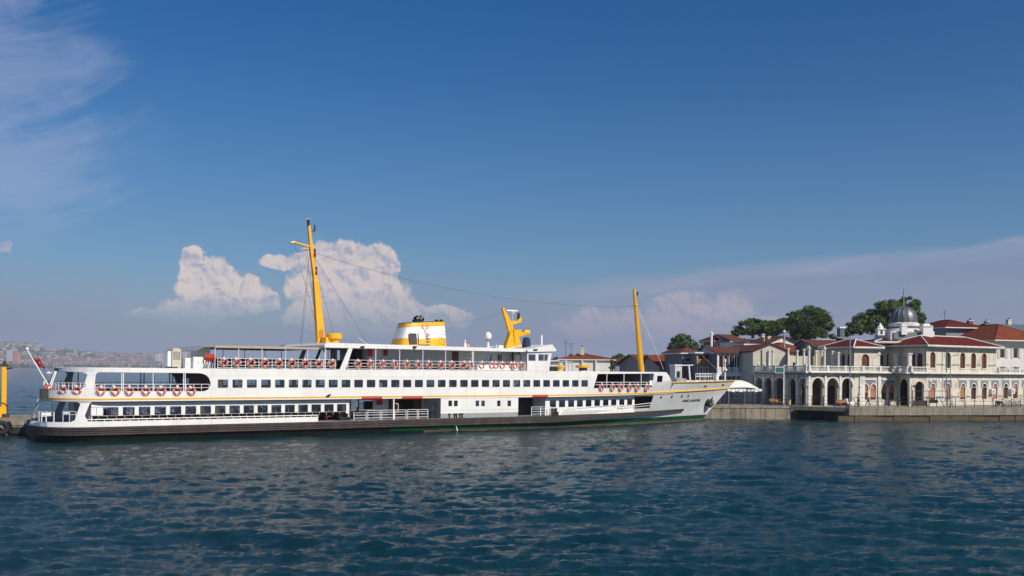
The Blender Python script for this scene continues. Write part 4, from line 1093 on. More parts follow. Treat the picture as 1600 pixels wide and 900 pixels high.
# fire buckets on their rack
b = MB(); y = -5.9; s1, z1 = FPt(320, 553, y); s2, z2 = FPt(335, 563, y); b.box(s1, s2, y, y + .1, z2 + .0, z1, M['red'])
for k in range(4):
    s = s1 + (s2 - s1) * (k + .5) / 4; b.lathe([(.05, -.36), (.14, -.05), (.15, .0)], M['red'], (s, y - .16, z2 + .25), 8)
b.build('fire_buckets', ferry)
b = MB()
for k in range(4): s = s1 + (s2 - s1) * (k + .5) / 4; b.tube((s - .1, y, ZTOP), (s + .05, y, z2), .07, M['grey'], n=6)
b.box(s1 - .6, s1 - .02, y + .3, y + .5, ZTOP, z2 + .3, M['white2']); b.build('bucket_rack', ferry)
# ventilation unit
vu = empty('ventilation_unit', (0, 0, 0), 0, ferry)
y = -3.0; s1, z1 = FPt(263, 547, y); s2 = FPt(283.3, 545, y)[0]; zt = FPt(275, 543.8, y)[1]
b = MB(); b.prism([(s1 + .35, ZTOP), (s1 + .35, z1 + .0), (s1 + .5, zt), (s2 - .2, zt), (s2, z1), (s2, ZTOP)], inw(y), 0, 2.0, M['wallcream']); b.box(s1, s1 + .33, y + .2, y + 1.8, ZTOP + .15, z1 - .1, M['white2']); b.build('casing', vu)
b = MB(); g1, gz1 = FPt(271, 549.5, y); g2, gz2 = FPt(281.5, 561, y)
b.box(g1, g2, y - .03, y - .005, gz2, gz1, M['deck'])
for i in range(5): q = g1 + (g2 - g1) * i / 4; b.box(q - .02, q + .02, y - .06, y - .031, gz2, gz1, M['wallcream'])
for i in range(5): q = gz2 + (gz1 - gz2) * i / 4; b.box(g1, g2, y - .055, y - .032, q - .015, q + .015, M['wallcream'])
b.build('grille', vu)
b = MB()
for i in range(3): b.box(s1 + .34 + i * .0, s1 + .352, y + .25 + i * .5, y + .55 + i * .5, ZTOP + .3, z1 - .2, M['grey'])
b.box(s1 + .1, s2 - .3, y - .02, y + .3, ZTOP, ZTOP + .12, M['black']); b.build('louvre', vu)
# deckhouse roof with raked side fin
r0, r1 = FS(507), FS(812)
def zroof(s): return 9.02 - .16 * (s - r0) / (r1 - r0)
b = MB(); b.prism([(r0, 8.55), (r0 - .05, 8.78), (r0 + .2, zroof(r0)), (FS(860), 8.86 - .03), (FS(812), 8.5), (FS(812), 8.52)], inw(-W0 - .02), 0, 2 * W0 + .04, M['white'])
b.build('house_roof', ferry)
for sg in (-1, 1):
    b = MB(); q = [(FS(530.5), ZTOP - .02), (FS(544.5), 8.56), (FS(551), 8.56), (FS(540), ZTOP - .02)]
    b.prism(q, lambda u, v, d, sg=sg: (u, sg * (W0 - d), v), .01, .14, M['white']); b.build('raked_fin', ferry)
for px in (508.5, 587.3, 624.7, 661, 696.5, 738.2, 740.2):
    for sg in (-1, 1):
        b = MB(); s = FS(px); b.tube((s, sg * (W0 - .1), ZTOP), (s, sg * (W0 - .1), 8.58), .045 if px != 738.2 else .06, M['white2'], n=6); b.build('roof_post', ferry)
b = MB(); s = FS(510); b.path([(s - .2, -W0 + .6, 8.5), (s, -W0 + .6, 8.1), (s, -W0 + .6, ZTOP)], .06, M['wallcream']); b.build('drain_pipe', ferry)
for px in (566, 647.5): 
    b = MB(); s, z = FPt(px, 543); b.tube((s, -W0 - .25, z), (s, -W0 - .02, z + .05), .11, M['dark']); b.box(s - .2, s + .2, -W0 - .2, -W0 - .03, z + .05, z + .14, M['dark']); b.build('flood_lamp', ferry)
yh = -3.6
hs0, hs1 = FS(575, yh), FS(812, yh)
# deckhouse wall with its door and ports
d0, dz = FPt(706, 549, yh); d1 = FS(716.5, yh)
wA = [(FPt(762, 554, yh), FPt(768, 563, yh)), (FPt(778, 554, yh), FPt(784, 563, yh))]
holes = [rect(d0, d1, ZTOP + .02, dz)] + [rrect(a[0], c[0], c[1], a[1], .05) for a, c in wA]
b = MB(); b.plate(rect(hs0, hs1, ZTOP, 8.55), holes, inw(yh), .08, M['inwhite']); b.box(hs0, hs0 + .08, yh + .09, 3.6, ZTOP, 8.55, M['inwhite']); b.box(hs0, hs1, 3.6, 3.68, ZTOP, 8.55, M['inwhite']); b.build('deckhouse', ferry)
b = MB(); b.box(d0 + .02, d1 - .02, yh + .03, yh + .07, ZTOP + .03, dz - .02, M['brown']); dd = b.build('door', ferry)
b = MB(); b.box(d0 + .15, d0 + .3, yh - .01, yh + .029, 7.3, 7.4, M['chrome']); b.build('handle', dd)
for h in holes[1:]: pane('window', h, inw(yh), .03, .03, 'glassdark', True)
for (a, t, c, bt) in ((574, 545, 581.5, 557), (599, 546, 605, 556)):
    s1, z1 = FPt(a, t, yh); s2, z2 = FPt(c, bt, yh); b = MB(); b.box(s1, s2, yh - .14, yh - .01, z2, z1, M['red']); b.build('fire_box', ferry)
b = MB(); b.box(FS(556, -2), FS(566, -2), -2, 0.5, ZTOP, 8.5, M['innerdark']); b.build_each('stairwell', ferry)
b = MB(); b.tube((FS(521, 0), 0, ZTOP), (FS(521, 0), 0, 8.5), .35, M['grey'], n=12); b.build('vent_trunk', ferry)
b = MB(); b.tube((FS(488, 2), 2, ZTOP), (FS(500, 2), 2, 8.5), .14, M['dark'], n=6); b.build('raked_strut', ferry)
b = MB(); a, z1 = FPt(723, 545, yh); c, z2 = FPt(735, 562, yh)
for i in range(4): b.box(a, c, yh - .03, yh - .012, z2 + (z1 - z2) * i / 3 - .02, z2 + (z1 - z2) * i / 3 + .02, M['grey'])
b.build_each('wall_rungs', ferry)
b = MB(); y = -4.9; b.box(FS(746, y), FS(812, y), y, y + .08, 6.46, 7.02, M['white2']); b.build('deck_panel', ferry)
b = MB(); b.box(FS(594, -5.2), FS(735, -5.2), -5.2, -4.8, 6.75, 6.8, M['beltdark']); b.box(FS(594, -5.2), FS(735, -5.2), -4.8, -4.74, 6.5, 7.15, M['beltdark']); b.build('bench', ferry)
for px in (800.5, ): 
    b = MB(); s = FS(px, -5); b.tube((s, -5, ZTOP), (s, -5, 8.5), .12, M['dark']); b.build('stanchion', ferry)
b = MB(); y = -4.6; b.lathe([(.32, 0), (.32, .5), (.36, .55), (.36, 1.4), (.2, 1.6)], M['white2'], (FS(808, y), y, ZTOP + .3), 12); b.build('raft_canister', ferry)
# wheelhouse
wh = empty('wheelhouse', (0, 0, 0), 0, ferry)
w0_, w1_ = FS(823.3), FS(857.5); wt = FPt(862, 549)[0]
zwt = 8.52
wa = [(825.4, 553.4, 836.8, 564.2), (840.9, 553.4, 855.2, 564.2)]
hh_ = []
for a, t, c, bt in wa: s1, z1 = FPt(a, t); s2, z2 = FPt(c, bt); hh_.append([(s1, z2), (s1, z1), (s2 + (.15 if c > 850 else 0), z1), (s2, z2)])
for sg in (-1, 1):
    b = MB(); b.plate([(w0_, ZTOP - .02), (w0_, zwt), (wt, zwt), (w1_, ZTOP - .02)], hh_, lambda u, v, d=0, sg=sg: (u, sg * (W0 + .02 - d), v), .08, M['white']); b.build('wall', wh)
for h in hh_:
    b = MB(); cx = sum(p[0] for p in h) / 4; cy = sum(p[1] for p in h) / 4; inn = [(cx + (x - cx) * .88, cy + (z - cy) * .86) for x, z in h]
    mpn = lambda u, v, d=0: (u, -(W0 - .02 - d), v)
    b.plate(h, [inn], mpn, .04, M['grey'])
    if h is hh_[1]: b.plate(rect(cx + .12, cx + .18, min(p[1] for p in inn), max(p[1] for p in inn)), [], mpn, .04, M['white2'])
    w = b.build('window', wh); b = MB(); b.plate(inn, [], lambda u, v, d=0: (u, -(W0 - .05 - d), v), .012, M['glass']); b.build('pane', w)
# front and back walls
b = MB(); fr = [(w1_, ZTOP), (wt, zwt)]
def fm(u, v, d=0.0): 
    t = (v - ZTOP) / (zwt - ZTOP); return (w1_ + (wt - w1_) * t - d, u, v)
fh = [rect(-5.7 + i * 1.3, -5.7 + i * 1.3 + 1.05, 7.45, 8.2) for i in range(9)]
b.plate(rect(-W0 + .05, W0 - .05, ZTOP, zwt - .01), fh, fm, .08, M['white']); b.build('front_wall', wh)
for h in fh: b = MB(); b.plate(h, [], lambda u, v, d=0: fm(u, v, .03 + d), .012, M['glassdark']); b.build('pane', wh)
b = MB(); b.box(w0_, w0_ + .08, -W0 + .1, -2.0, ZTOP, zwt - .01, M['inwhite']); b.build('back_wall', wh)
b = MB(); rt = [FPt(823, 549.5), FPt(861, 541.2), FPt(866, 549.3), FPt(865.5, 550.5)]
b.prism([(rt[0][0] - .1, 8.62), rt[0] if False else (rt[0][0] - .1, 8.8), (rt[1][0], 9.42), (rt[2][0] + .15, 8.78), (rt[2][0], 8.66), (w0_, 8.525)], inw(-W0 - .25), 0, 2 * W0 + .5, M['white']); b.build('roof', wh)
b = MB(); s, z = FPt(834.5, 547); b.box(s - .25, s + .25, -W0 - .4, -W0 - .26, z, z + .12, M['dark']); b.build('lamp', wh)
b = MB(); s1, z1 = FPt(812, 549, -4.8); b.box(FS(812, -4.8), FS(822, -4.8), -4.8, -4.7, ZTOP + 1.0, z1, M['glassdark']); b.box(FS(811, -4.8), FS(822.5, -4.8), -4.69, -4.6, ZTOP, 8.6, M['grey']); b.build('wing_screen', wh)
b = MB(); y = -3.5; s = FS(822, y); b.lathe([(.48, -.2), (.50, .3), (.44, 1.1), (.34, 1.35), (.1, 1.42)], M['navy'], (s, y, 8.85), 10); b.build('covered_instrument', ferry)
b = MB(); y = -2; s, z = FPt(846.3, 522, y); b.tube((s, y, 8.9), (s, y, z), .035, M['white2'], .012); b.box(s - .09, s + .09, y - .06, y + .06, 9.3, 10.6, M['white2']); b.build('whip_antenna', ferry)
# ---- funnel: lofted trapezoid with coloured bands
fu = empty('funnel', (0, 0, 0), 0, ferry)
def build_funnel():
    y = -1.9
    bot = [FPt(611, 540.5, .8)[0], FPt(700.5, 540.5, -1.5)[0]]; zb = 8.95
    s_tl, z_tl = FPt(624.3, 505.5, .5); s_tr, z_tr = FPt(697, 501.8, -1.2)
    b = MB(); n = 28
    def ring(z_f, inset=0):
        t = z_f; a = bot[0] + (s_tl - bot[0]) * t; c = bot[1] + (s_tr - bot[1]) * t
        zz = [zb + (z_tl - zb) * t, zb + (z_tr - zb) * t]; hwid = 1.9 - .45 * t; out = []
        cx = (a + c) / 2; L = (c - a) / 2
        for i in range(n):
            q = 2 * math.pi * i / n; e = 0.42
            x = cx + L * math.copysign(abs(math.cos(q)) ** e, math.cos(q)); yv = hwid * math.copysign(abs(math.sin(q)) ** e, math.sin(q))
            f = (x - a) / (c - a); out.append((x, yv, zz[0] + (zz[1] - zz[0]) * f))
        return out
    lv = [(-.02, 'yellow'), (.34, 'yellow'), (.345, 'white2'), (.80, 'white2'), (.81, 'yellow'), (.985, 'yellow'), (1.0, 'black'), (1.02, 'black')]
    for (t0, m0), (t1, m1) in zip(lv, lv[1:]):
        r0, r1 = ring(t0), ring(t1); b.add(r0 + r1, [(i, (i + 1) % n, n + (i + 1) % n, n + i) for i in range(n)], M[m1 if m0 != m1 and t1 > .9 else m0])
    top = ring(1.0); b.add(top, [tuple(range(n))], M['black']); b.build('casing', fu, smooth='auto')
    for px, r in ((650, .42), (655.5, .42)):
        b = MB()
        s, z = FPt(px, 503, 0); b.tube((s, 0, z - .6), (s, 0, z + .25), r, M['black'], n=12); b.tube((s, 0, z + .2), (s + .35, 0, z + .48), r, M['black'], r * .8, n=12); b.build('exhaust_pipe', fu)
    for px in (682, 689): b = MB(); s, z = FPt(px, 502.5, 0); b.lathe([(.16, 0), (.2, .25), (.05, .35)], M['black'], (s, 0, z - .1), 8); b.build('vent_cap', fu)
    yf = lambda v: -(1.9 - .45 * min(1, max(0, (v - zb) / (z_tl - zb)))) - .02
    mpf = lambda u, v, d=0.0: (u, yf(v) - d, v)
    def pl(name, a, t, c, bt, m, dd=.03):
        s1, z1 = FPt(a, t, -1.9); s2, z2 = FPt(c, bt, -1.9); b = MB(); b.plate(rect(s1, s2, z2, z1), [], lambda u, v, d=0: mpf(u, v, d * dd / .03), .03, M[m]); return b.build(name, fu)
    pl('doorway', 640.5, 520.5, 652, 538, 'black')
    s1, z1 = FPt(654.2, 519.5, -1.9); s2, z2 = FPt(665.5, 538.5, -1.9); zm = zb + (z_tl - zb) * .34
    b = MB(); b.plate(rect(s1, s2, zm, z1), [], lambda u, v, d=0: mpf(u, v, .08 + d), .06, M['white2']); b.plate(rect(s1, s2, z2, zm - .002), [], lambda u, v, d=0: mpf(u, v, .08 + d), .06, M['yellow']); dr = b.build('door', fu)
    b = MB(); fr_ = lambda u, v, d=0: mpf(u, v, .145 + d); w = .05
    b.plate(rect(s1, s2, z1 - w, z1), [], fr_, .02, M['grey']); b.plate(rect(s1, s1 + w, z2, z1 - w), [], fr_, .02, M['grey']); b.plate(rect(s2 - w, s2, z2, z1 - w), [], fr_, .02, M['grey']); b.plate(rect(s1 + w, s2 - w, z2, z2 + w), [], fr_, .02, M['grey']); b.build('door_frame', dr)
    # emblem: two crossed red anchors
    b = MB(); s, z = FPt(666, 518, -1.9); Yp = lambda du, dv, dd=.10: tuple(mpf(s + du, z + dv, dd))
    for sg in (-1, 1):
        b.path([Yp(-.42 * sg, -.5), Yp(.30 * sg, .52)], .024, M['red']); 
        arc = [Yp(-.42 * sg + .34 * math.cos(a) , -.5 + .34 * math.sin(a)) for a in [math.pi * (0.62 + .95 * i / 6 + (0 if sg > 0 else -.2)) for i in range(7)]]
        b.path(arc, .024, M['red']); 
        b.path([Yp(.30 * sg + .12 * math.cos(a), .62 + .12 * math.sin(a)) for a in [6.283 * i / 8 for i in range(9)]], .018, M['red'])
        b.path([Yp(.30 * sg - .22, .38), Yp(.30 * sg + .22, .38)], .02, M['red'])
    b.build('emblem', fu)
    b = MB(); s, z = FPt(668.5, 532, -1.9)
    for i in range(4): b.box(s - .25, s + .25, yf(z) - .16, yf(z) - .1, z - .5 + i * .35, z - .42 + i * .35, M['brown'])
    b.build('rung', fu)
    b = MB(); s1, z1 = FPt(688.5, 522.5, -1.9); s2, z2 = FPt(698, 533.5, -1.9); yy = yf(z2) - .35
    b.path([(s1, yy, z2), (s1, yy, z1), (s2, yy, z1), (s2, yy, z2), (s1, yy, z2)], .03, M['grey']); b.path([(s1, yy, z1), (s1 - 1.2, yy, z1)], .02, M['grey']); b.build('guard_rail', fu)
build_funnel()
# ---- masts
def yellow_vent(px, pt, wpx, pb, name='vent_cowl', y=0.0, stem=.6, m='yellow', sm=None):
    s1, z1 = FPt(px - wpx / 2, pt, y); s2 = FPt(px + wpx / 2, pt, y)[0]; r = (s2 - s1) / 2 * .95; zb = FPt(px, pb, y)[1]; h = z1 - zb
    b = MB(); b.lathe([(r * stem, 0), (r * stem, h * .55)], M[sm or m], ((s1 + s2) / 2, y, zb), 16); b.lathe([(r * .8, h * .5), (r, h * .58), (r, h * .88), (r * .85, h)], M[m], ((s1 + s2) / 2, y, zb), 20); return b.build(name, ferry, smooth='auto')
yellow_vent(522.5, 520.8, 24, 539, y=-1.5)
b = MB(); y = -1; s1, z1 = FPt(505, 527, y); b.box(s1, s1 + 1.2, y - .7, y + .7, 8.9, z1, M['yellow']); b.build('vent_box', ferry)
def build_mast():
    mt = empty('main_mast', (0, 0, 0), 0, ferry); y = 0
    s_b, z_b = FPt(503, 540, y); s_t, z_t = FPt(483.5, 351, y); s_m, z_m = FPt(490, 440, y)
    b = MB(); vs = []
    def sec(px, py, wpx, d):
        s, z = FPt(px, py, y); k = (FO + FD * s).y / FPX / .9
        return [(s - wpx * k / 2, -d, z), (s + wpx * k / 2, -d, z), (s + wpx * k / 2, d, z), (s - wpx * k / 2, d, z)]
    secs = [sec(501.5, 541, 13, .38), sec(500.5, 527, 11, .32), sec(493, 438, 7, .24), sec(492.5, 437, 5.5, .22), sec(487, 395, 4.6, .18), sec(482.5, 352, 3.4, .14)]
    for a, c in zip(secs, secs[1:]): b.add(a + c, [(0, 1, 5, 4), (1, 2, 6, 5), (2, 3, 7, 6), (3, 0, 4, 7)], M['yellow'])
    b.add(secs[-1], [(0, 1, 2, 3)], M['yellow']); b.build('mast_pole', mt)
    b = MB(); q = sec(496, 541, 6, .3); t = sec(496.5, 522, 1.5, .2)
    b.add(q + t, [(0, 1, 5, 4), (1, 2, 6, 5), (2, 3, 7, 6), (3, 0, 4, 7), (4, 5, 6, 7)], M['yellow']); b.build('mast_bracket', mt)
    b = MB(); a = FPt(458, 378, y); c = FPt(485, 386, y)
    b.tube((a[0], 0, a[1]), (c[0], 0, c[1]), .09, M['yellow'], .13); b.tube((a[0] + .2, 0, a[1] - .0), (a[0] - .25, 0, a[1] - .12), .13, M['yellow']); b.build('gaff', mt)
    b = MB(); a = FPt(474, 391, y); c = FPt(484, 390.5, y); b.tube((a[0], 0, a[1]), (c[0], 0, c[1]), .06, M['brown']); b.build('spreader', mt)
    b = MB(); a = FPt(484, 361.5, y); c = FPt(491.5, 361, y); b.tube((a[0], 0, a[1]), (c[0], 0, c[1]), .05, M['dark']); b.tube((c[0], 0, c[1]), (c[0], 0, c[1] + .35), .1, M['dark']); b.tube((c[0], 0, c[1] + .4), (c[0], 0, c[1] + .62), .09, M['dark']); b.build('mast_lamp', mt)
    for px, py in ((491, 395), (493, 423)):
        b = MB(); a = FPt(px, py, y); b.lathe([(.16, -.45), (.18, -.1), (.1, .0), (.16, .1), (.16, .4)], M['brown'], (a[0], -.1, a[1]), 8); b.build('mast_lamp', mt)
    b = MB(); a = FPt(481.8, 350, y); b.lathe([(.16, -.3), (.16, .0), (.1, .05), (.17, .12), (.17, .38), (.05, .45)], M['dark'], (a[0], 0, a[1] + .05), 8); b.build('mast_lamp', mt)
    b = MB(); s, z = FPt(499.5, 522, 0); yy = -.5
    for k in (-1, 1): b.path([(s + k * .14, yy, z + .5), (s + k * .14, yy, z - .2), (s, yy, z - .3)], .03, M['brown'])
    b.build('number_plate', mt)
    return mt
build_mast()
def wire(a, c, ya, yb, sag=0.0, r=.018, m='rope', n=10):
    s1, z1 = FPt(*a, ya); s2, z2 = FPt(*c, yb); P_ = []
    for i in range(n + 1):
        t = i / n; P_.append((s1 + (s2 - s1) * t, ya + (yb - ya) * t, z1 + (z2 - z1) * t - sag * 4 * t * (1 - t)))
    b = MB(); b.path(P_, r, M[m], 5); return b.build('stay', ferry)
wire((488, 394), (990, 478.5), 0, 0, 1.6, .017); wire((486, 392), (575, 538), 0, -4.5, 0, .022); wire((486, 400), (522, 521), 0, 0); wire((477, 393), (497, 520), 0, 1.5)
wire((480, 393), (498, 526), 0, .8); wire((460, 380), (495, 512), 0, .5); wire((484, 393), (469, 538), 0, 4); wire((471, 540), (481, 440), -3, 0)
wire((700, 504), (786, 487), 0, 0, .3, .018); wire((705, 461), (700, 500), 0, 0, 0, .012)
wire((994, 480), (997, 575), 0, 3, 0, .02, 'whiterope'); wire((996, 480), (1037, 577), 0, -3, 0, .025, 'whiterope'); wire((993, 470), (935, 577), 0, 4, 0, .012, 'whiterope'); wire((993, 455), (1133, 590), 0, 0, 0, .012, 'whiterope'); wire((560, 528), (576, 539), -4.5, -4.5, 0, .03, 'whiterope')
def build_foremast():
    mt = empty('fore_mast', (0, 0, 0), 0, ferry); y = 0
    a = FPt(1002.5, 578.5, y); c = FPt(990.6, 452, y); b = MB(); b.tube((a[0], 0, a[1] - .3), (c[0], 0, c[1]), .40, M['yellow'], .17, n=12); b.tube((c[0] + .1, 0, c[1] - .1), (c[0] + .2, 0, c[1] - .6), .1, M['yellow']); b.build('mast_pole', mt, smooth='auto')
    b = MB(); q = FPt(993.3, 478, y); b.lathe([(.28, 0), (.34, .1), (.28, .2)], M['yellow'], (q[0], 0, q[1]), 12); b.build('mast_band', mt)
    b = MB(); p1 = FPt(992, 462.5, y); p2 = FPt(996, 462, y); b.path([(p1[0], 0, p1[1]), (p2[0], 0, p2[1]), (p2[0], 0, p2[1] + .5)], .05, M['black']); b.lathe([(.11, 0), (.11, .35)], M['black'], (p2[0], 0, p2[1] + .15), 8); b.build('mast_lamp', mt)
    b = MB(); n = 24
    for i in range(n): t = (i + .5) / n * .9 + .04; p = (a[0] + (c[0] - a[0]) * t, -.42 + .2 * t, a[1] + (c[1] - a[1]) * t); b.tube((p[0] - .16, p[1], p[2]), (p[0] + .16, p[1], p[2]), .02, M['orange'], n=4)
    b.build('rung', mt)
build_foremast()
def build_radar():
    mt = empty('radar_tower', (0, 0, 0), 0, ferry); y = 0
    def pr(pl, d0, d1, m='yellow', name='tower_leg', par=mt):
        q = [FPt(740 + x / 6.43, 470 + yy / 6.43, y) for x, yy in pl]; b = MB(); b.prism(q, inw(0), d0, d1, M[m]); return b.build(name, par)
    pr([(306, 474), (362, 300), (372, 300), (400, 474)], -.35, .35)
    pr([(404, 474), (392, 290), (420, 300), (474, 474)], -.3, .3)
    pr([(360, 474), (352, 320), (283, 75), (300, 66), (385, 240), (408, 330), (404, 474)], -.15, .15, 'yellow', 'tower_spine')
    pr([(352, 205), (440, 200), (450, 170), (472, 160), (478, 212), (380, 242)], -.16, .16, 'yellow', 'upper_platform')
    pr([(402, 330), (425, 290), (470, 290), (476, 320), (520, 305), (545, 322), (520, 340), (415, 372)], -.22, .22, 'yellow', 'lower_platform')
    a = FPt(740 + 390 / 6.43, 470 + 205 / 6.43, y); t = FPt(740 + 390 / 6.43, 470 + 130 / 6.43, y)
    b = MB(); b.tube((a[0], 0, a[1]), (t[0], 0, t[1]), .06, M['wallcream']); b.lathe([(.12, 0), (.3, .25), (.34, .35), (.2, .45)], M['white2'], (t[0], 0, t[1] - .05), 12); b.build('radar_pedestal', mt)
    b = MB(); s1, z1 = FPt(740 + 330 / 6.43, 470 + 95 / 6.43, y); s2 = FPt(740 + 440 / 6.43, 485, y)[0]; b.box(s1, s2, -.1, .1, z1 - .07, z1 + .07, M['white2']); b.build('radar_scanner', mt)
    s, z = FPt(740 + 452 / 6.43, 470 + 165 / 6.43, y); b = MB(); b.lathe([(.18, -.2), (.2, .15), (.12, .2), (.18, .3), (.16, .5), (.05, .55)], M['dark'], (s, 0, z), 8); b.build('mast_lamp', mt)
    s, z = FPt(740 + 525 / 6.43, 470 + 318 / 6.43, y); b = MB(); b.tube((s - .3, 0, z), (s + .4, 0, z), .28, M['yellow'], .34); b.build('horn', mt)
build_radar()
b = MB(); y = -1.5; s, z = FPt(762.6, 525, y); b.sphere((s, y, z), .40, M['white2'], 12, 1.15); b.lathe([(.38, -.42), (.2, -.62)], M['grey'], (s, y, z), 12); b.tube((s, y, z - .5), (s, y, 8.9), .1, M['white2'], .13); b.tube((s, y, z - .9), (s + .45, y, 8.9), .03, M['white2']); b.build('satellite_dome', ferry, smooth='auto')
b = MB(); y = -2.5; s, z = FPt(726.6, 531, y); b.tube((s, y, 8.85), (s, y, z), .06, M['white2']); b.box(s - .12, s + .12, y - .1, y + .1, z - .9, z - .4, M['white2']); b.build('antenna_post', ferry)
yellow_vent(731, 538.5, 5, 543.5, y=-2.5)
b = MB(); y = -3; s, z = FPt(779.5, 541, y); b.box(s, s + .6, y, y + .3, 8.85, z + .1, M['white2']); b.tube((s - .3, y, 8.9), (s - .3, y, z + .2), .04, M['white2']); b.build('antenna_base', ferry)
# forward part of the top deck
yellow_vent(875.5, 571.5, 12, 578, y=-4.6, stem=.8); yellow_vent(911, 570.4, 20, 579, y=-2.5, stem=.55, sm='dark')
b = MB(); y = -4.5; s1, z1 = FPt(860, 572, y); s2 = FPt(870, 572, y)[0]; b.box(s1, s2, y, y + .6, ZTOP, z1 - .1, M['black']); b.path([(s1 - .2, y, ZTOP), (s1 - .2, y, z1 + .05), (s2 + .2, y, z1 + .05)], .05, M['white2']); b.build('deck_gear', ferry)
b = MB()
for px in (872, 880, 888, 894.5): s, z = FPt(px, 564.5, 4); b.tube((s, 4, ZTOP), (s, 4, z), .04, M['chrome'])
s1, z1 = FPt(872, 564.5, 4); s2, _ = FPt(895, 564.5, 4); b.tube((s1, 4, z1), (s2, 4, z1), .04, M['chrome']); b.tube((s1, 4, z1 - .5), (s2, 4, z1 - .5), .04, M['chrome']); b.build('deck_frame', ferry)
# ---- bow opening on the upper deck: back wall, posts, railing
b = MB(); zq0, zq1 = NP(960, 606)[1], NP(960, 598)[1]
s_a = h3[0][0] - 1.0; s_c = h3[1][0] + .5
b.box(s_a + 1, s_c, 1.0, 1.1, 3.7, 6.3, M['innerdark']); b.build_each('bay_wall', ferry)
b = MB(); b.box(NP(925, 600)[0], NP(1024, 600)[0] , -3.3, -3.2, 3.7, 5.0, M['brown']); b.build('bench', ferry)
b = MB(); b.box(NP(1024, 600)[0], NP(1024, 600)[0] + .1, -4.4, 4.4, 3.7, 6.3, M['inwhite']); b.build('front_wall', ferry)
for px in (948, 974.5, 1001): 
    s = NP(px, 600)[0]; b = MB(); y = hw(s, 5.5) - .04; b.tube((s, -y, NP(px, 605)[1] - .1), (s, -y, NP(px, 584)[1] + .1), .05, M['white2']); b.build('stanchion', ferry)
b = MB(); P_ = [NP(p, 597.3) for p in (931, 950, 975, 1000, 1019)]
for a, c in zip(P_, P_[1:]):
    for dz in (0, -.28): b.tube((a[0], -hw(*a) + .03, a[1] + dz), (c[0], -hw(*c) + .03, c[1] + dz), .03, M['white2'])
for px in (940, 957, 966, 984, 992, 1010): a = NP(px, 597.3); b.tube((a[0], -hw(*a) + .03, a[1]), (a[0], -hw(*a) + .03, a[1] - .6), .025, M['white2'])
b.build('railing', ferry)
# ---- bow fittings
for a in (1102, 1129.5):
    s, z = NP(a, 603.5 if a < 1110 else 601.5); b = MB(); mpb = side(-1)
    b.plate(rect(s - .42, s + .42, z - .14, z + .14), [rect(s - .33, s + .33, z - .09, z + .09)], lambda u, v, d=0: mpb(u, v, -.03 + d), .05, M['orange'])
    b.plate(rect(s - .33, s + .33, z - .09, z + .09), [], lambda u, v, d=0: mpb(u, v, -.012 + d), .01, M['black']); b.build('fairlead', ferry)
for px, py in ((1033, 621), (1049.7, 620.3), (1065.3, 619.6), (1075.3, 619)):
    s, z = NP(px, py); b = MB(); mpb = side(-1); c = [(s + .17 * math.cos(t), z + .17 * math.sin(t)) for t in [6.283 * i / 12 for i in range(12)]]
    b.plate(c, [], lambda u, v, d=0: mpb(u, v, -.02 + d), .015, M['black']); b.build('porthole', ferry)
# name on the bow
cu = bpy.data.curves.new('name_letters', 'FONT'); cu.body = 'FAHR\u0130 S. KORUT\u00dcRK'; cu.size = 1.0; cu.offset = 0.03
to = bpy.data.objects.new('tmp', cu); col.objects.link(to)
bpy.context.view_layer.update()
dg = bpy.context.evaluated_depsgraph_get(); me = bpy.data.meshes.new_from_object(to.evaluated_get(dg)); bpy.data.objects.remove(to)
xs = [v.co.x for v in me.vertices]; ys = [v.co.y for v in me.vertices]; x0, x1 = min(xs), max(xs); y1 = max(ys)
(sa, za), (sb_, zb) = NP(1066, 628.3), NP(1093.5, 627.0)
for v in me.vertices:
    f = (v.co.x - x0) / (x1 - x0); s = sa + (sb_ - sa) * f; z = za + (zb - za) * f + max(0, v.co.y) * .42; v.co = (s, -hw(s, z) - .03, z)
me.materials.clear(); me.materials.append(M['black']); o = bpy.data.objects.new('name_letters', me); col.objects.link(o); o.parent = ferry
# anchor in its pocket
def anchor():
    s, z = NP(1107.5, 628); y = -hw(s, z) - .12; b = MB()
    b.tube((s + .3, y + .1, z + .75), (s - .1, y - .1, z - .45), .11, M['black']); 
    b.path([(s - .75, y - .05, z + .35), (s - .65, y - .15, z - .25), (s - .1, y - .2, z - .62), (s + .45, y - .15, z - .3), (s + .6, y, z + .2)], .19, M['black'], 8)
    b.sphere((s - .5, y, z + .0), .5, M['black'], 8, 1.1); b.tube((s + .55, y + .05, z + .85), (s + .35, y, z - .1), .12, M['black']); b.build('anchor', ferry)
anchor()
# bow deck fittings
b = MB()
def bowrail(pxs, pt, pb, y):
    P_ = [FPt(px, pt, y) for px in pxs]
    for s, z in P_: b.tube((s, y, 4.6), (s, y, z), .035, M['white2'], n=5)
    for a, c in zip(P_, P_[1:]):
        for dz in (0, -.35): b.tube((a[0], y, a[1] + dz), (c[0], y, c[1] + dz), .03, M['white2'], n=5)
bowrail([1087, 1093, 1100, 1107, 1114.5], 583.5, 592, -1.2); bowrail([1087, 1095, 1103, 1111], 584.5, 592, 1.2); b.build('railing', ferry)
b = MB(); s, z = FPt(1076, 570, -1.5); s2, z2 = FPt(1078.6, 594, -1.5); b.tube((s2, -1.5, z2 - .4), (s, -1.5, z), .12, M['white2']); c1, c2 = FPt(1064.5, 571, -1.5), FPt(1083, 570.5, -1.5); b.tube((c1[0], -1.5, c1[1]), (c2[0], -1.5, c2[1]), .06, M['white2']); b.build('davit', ferry)
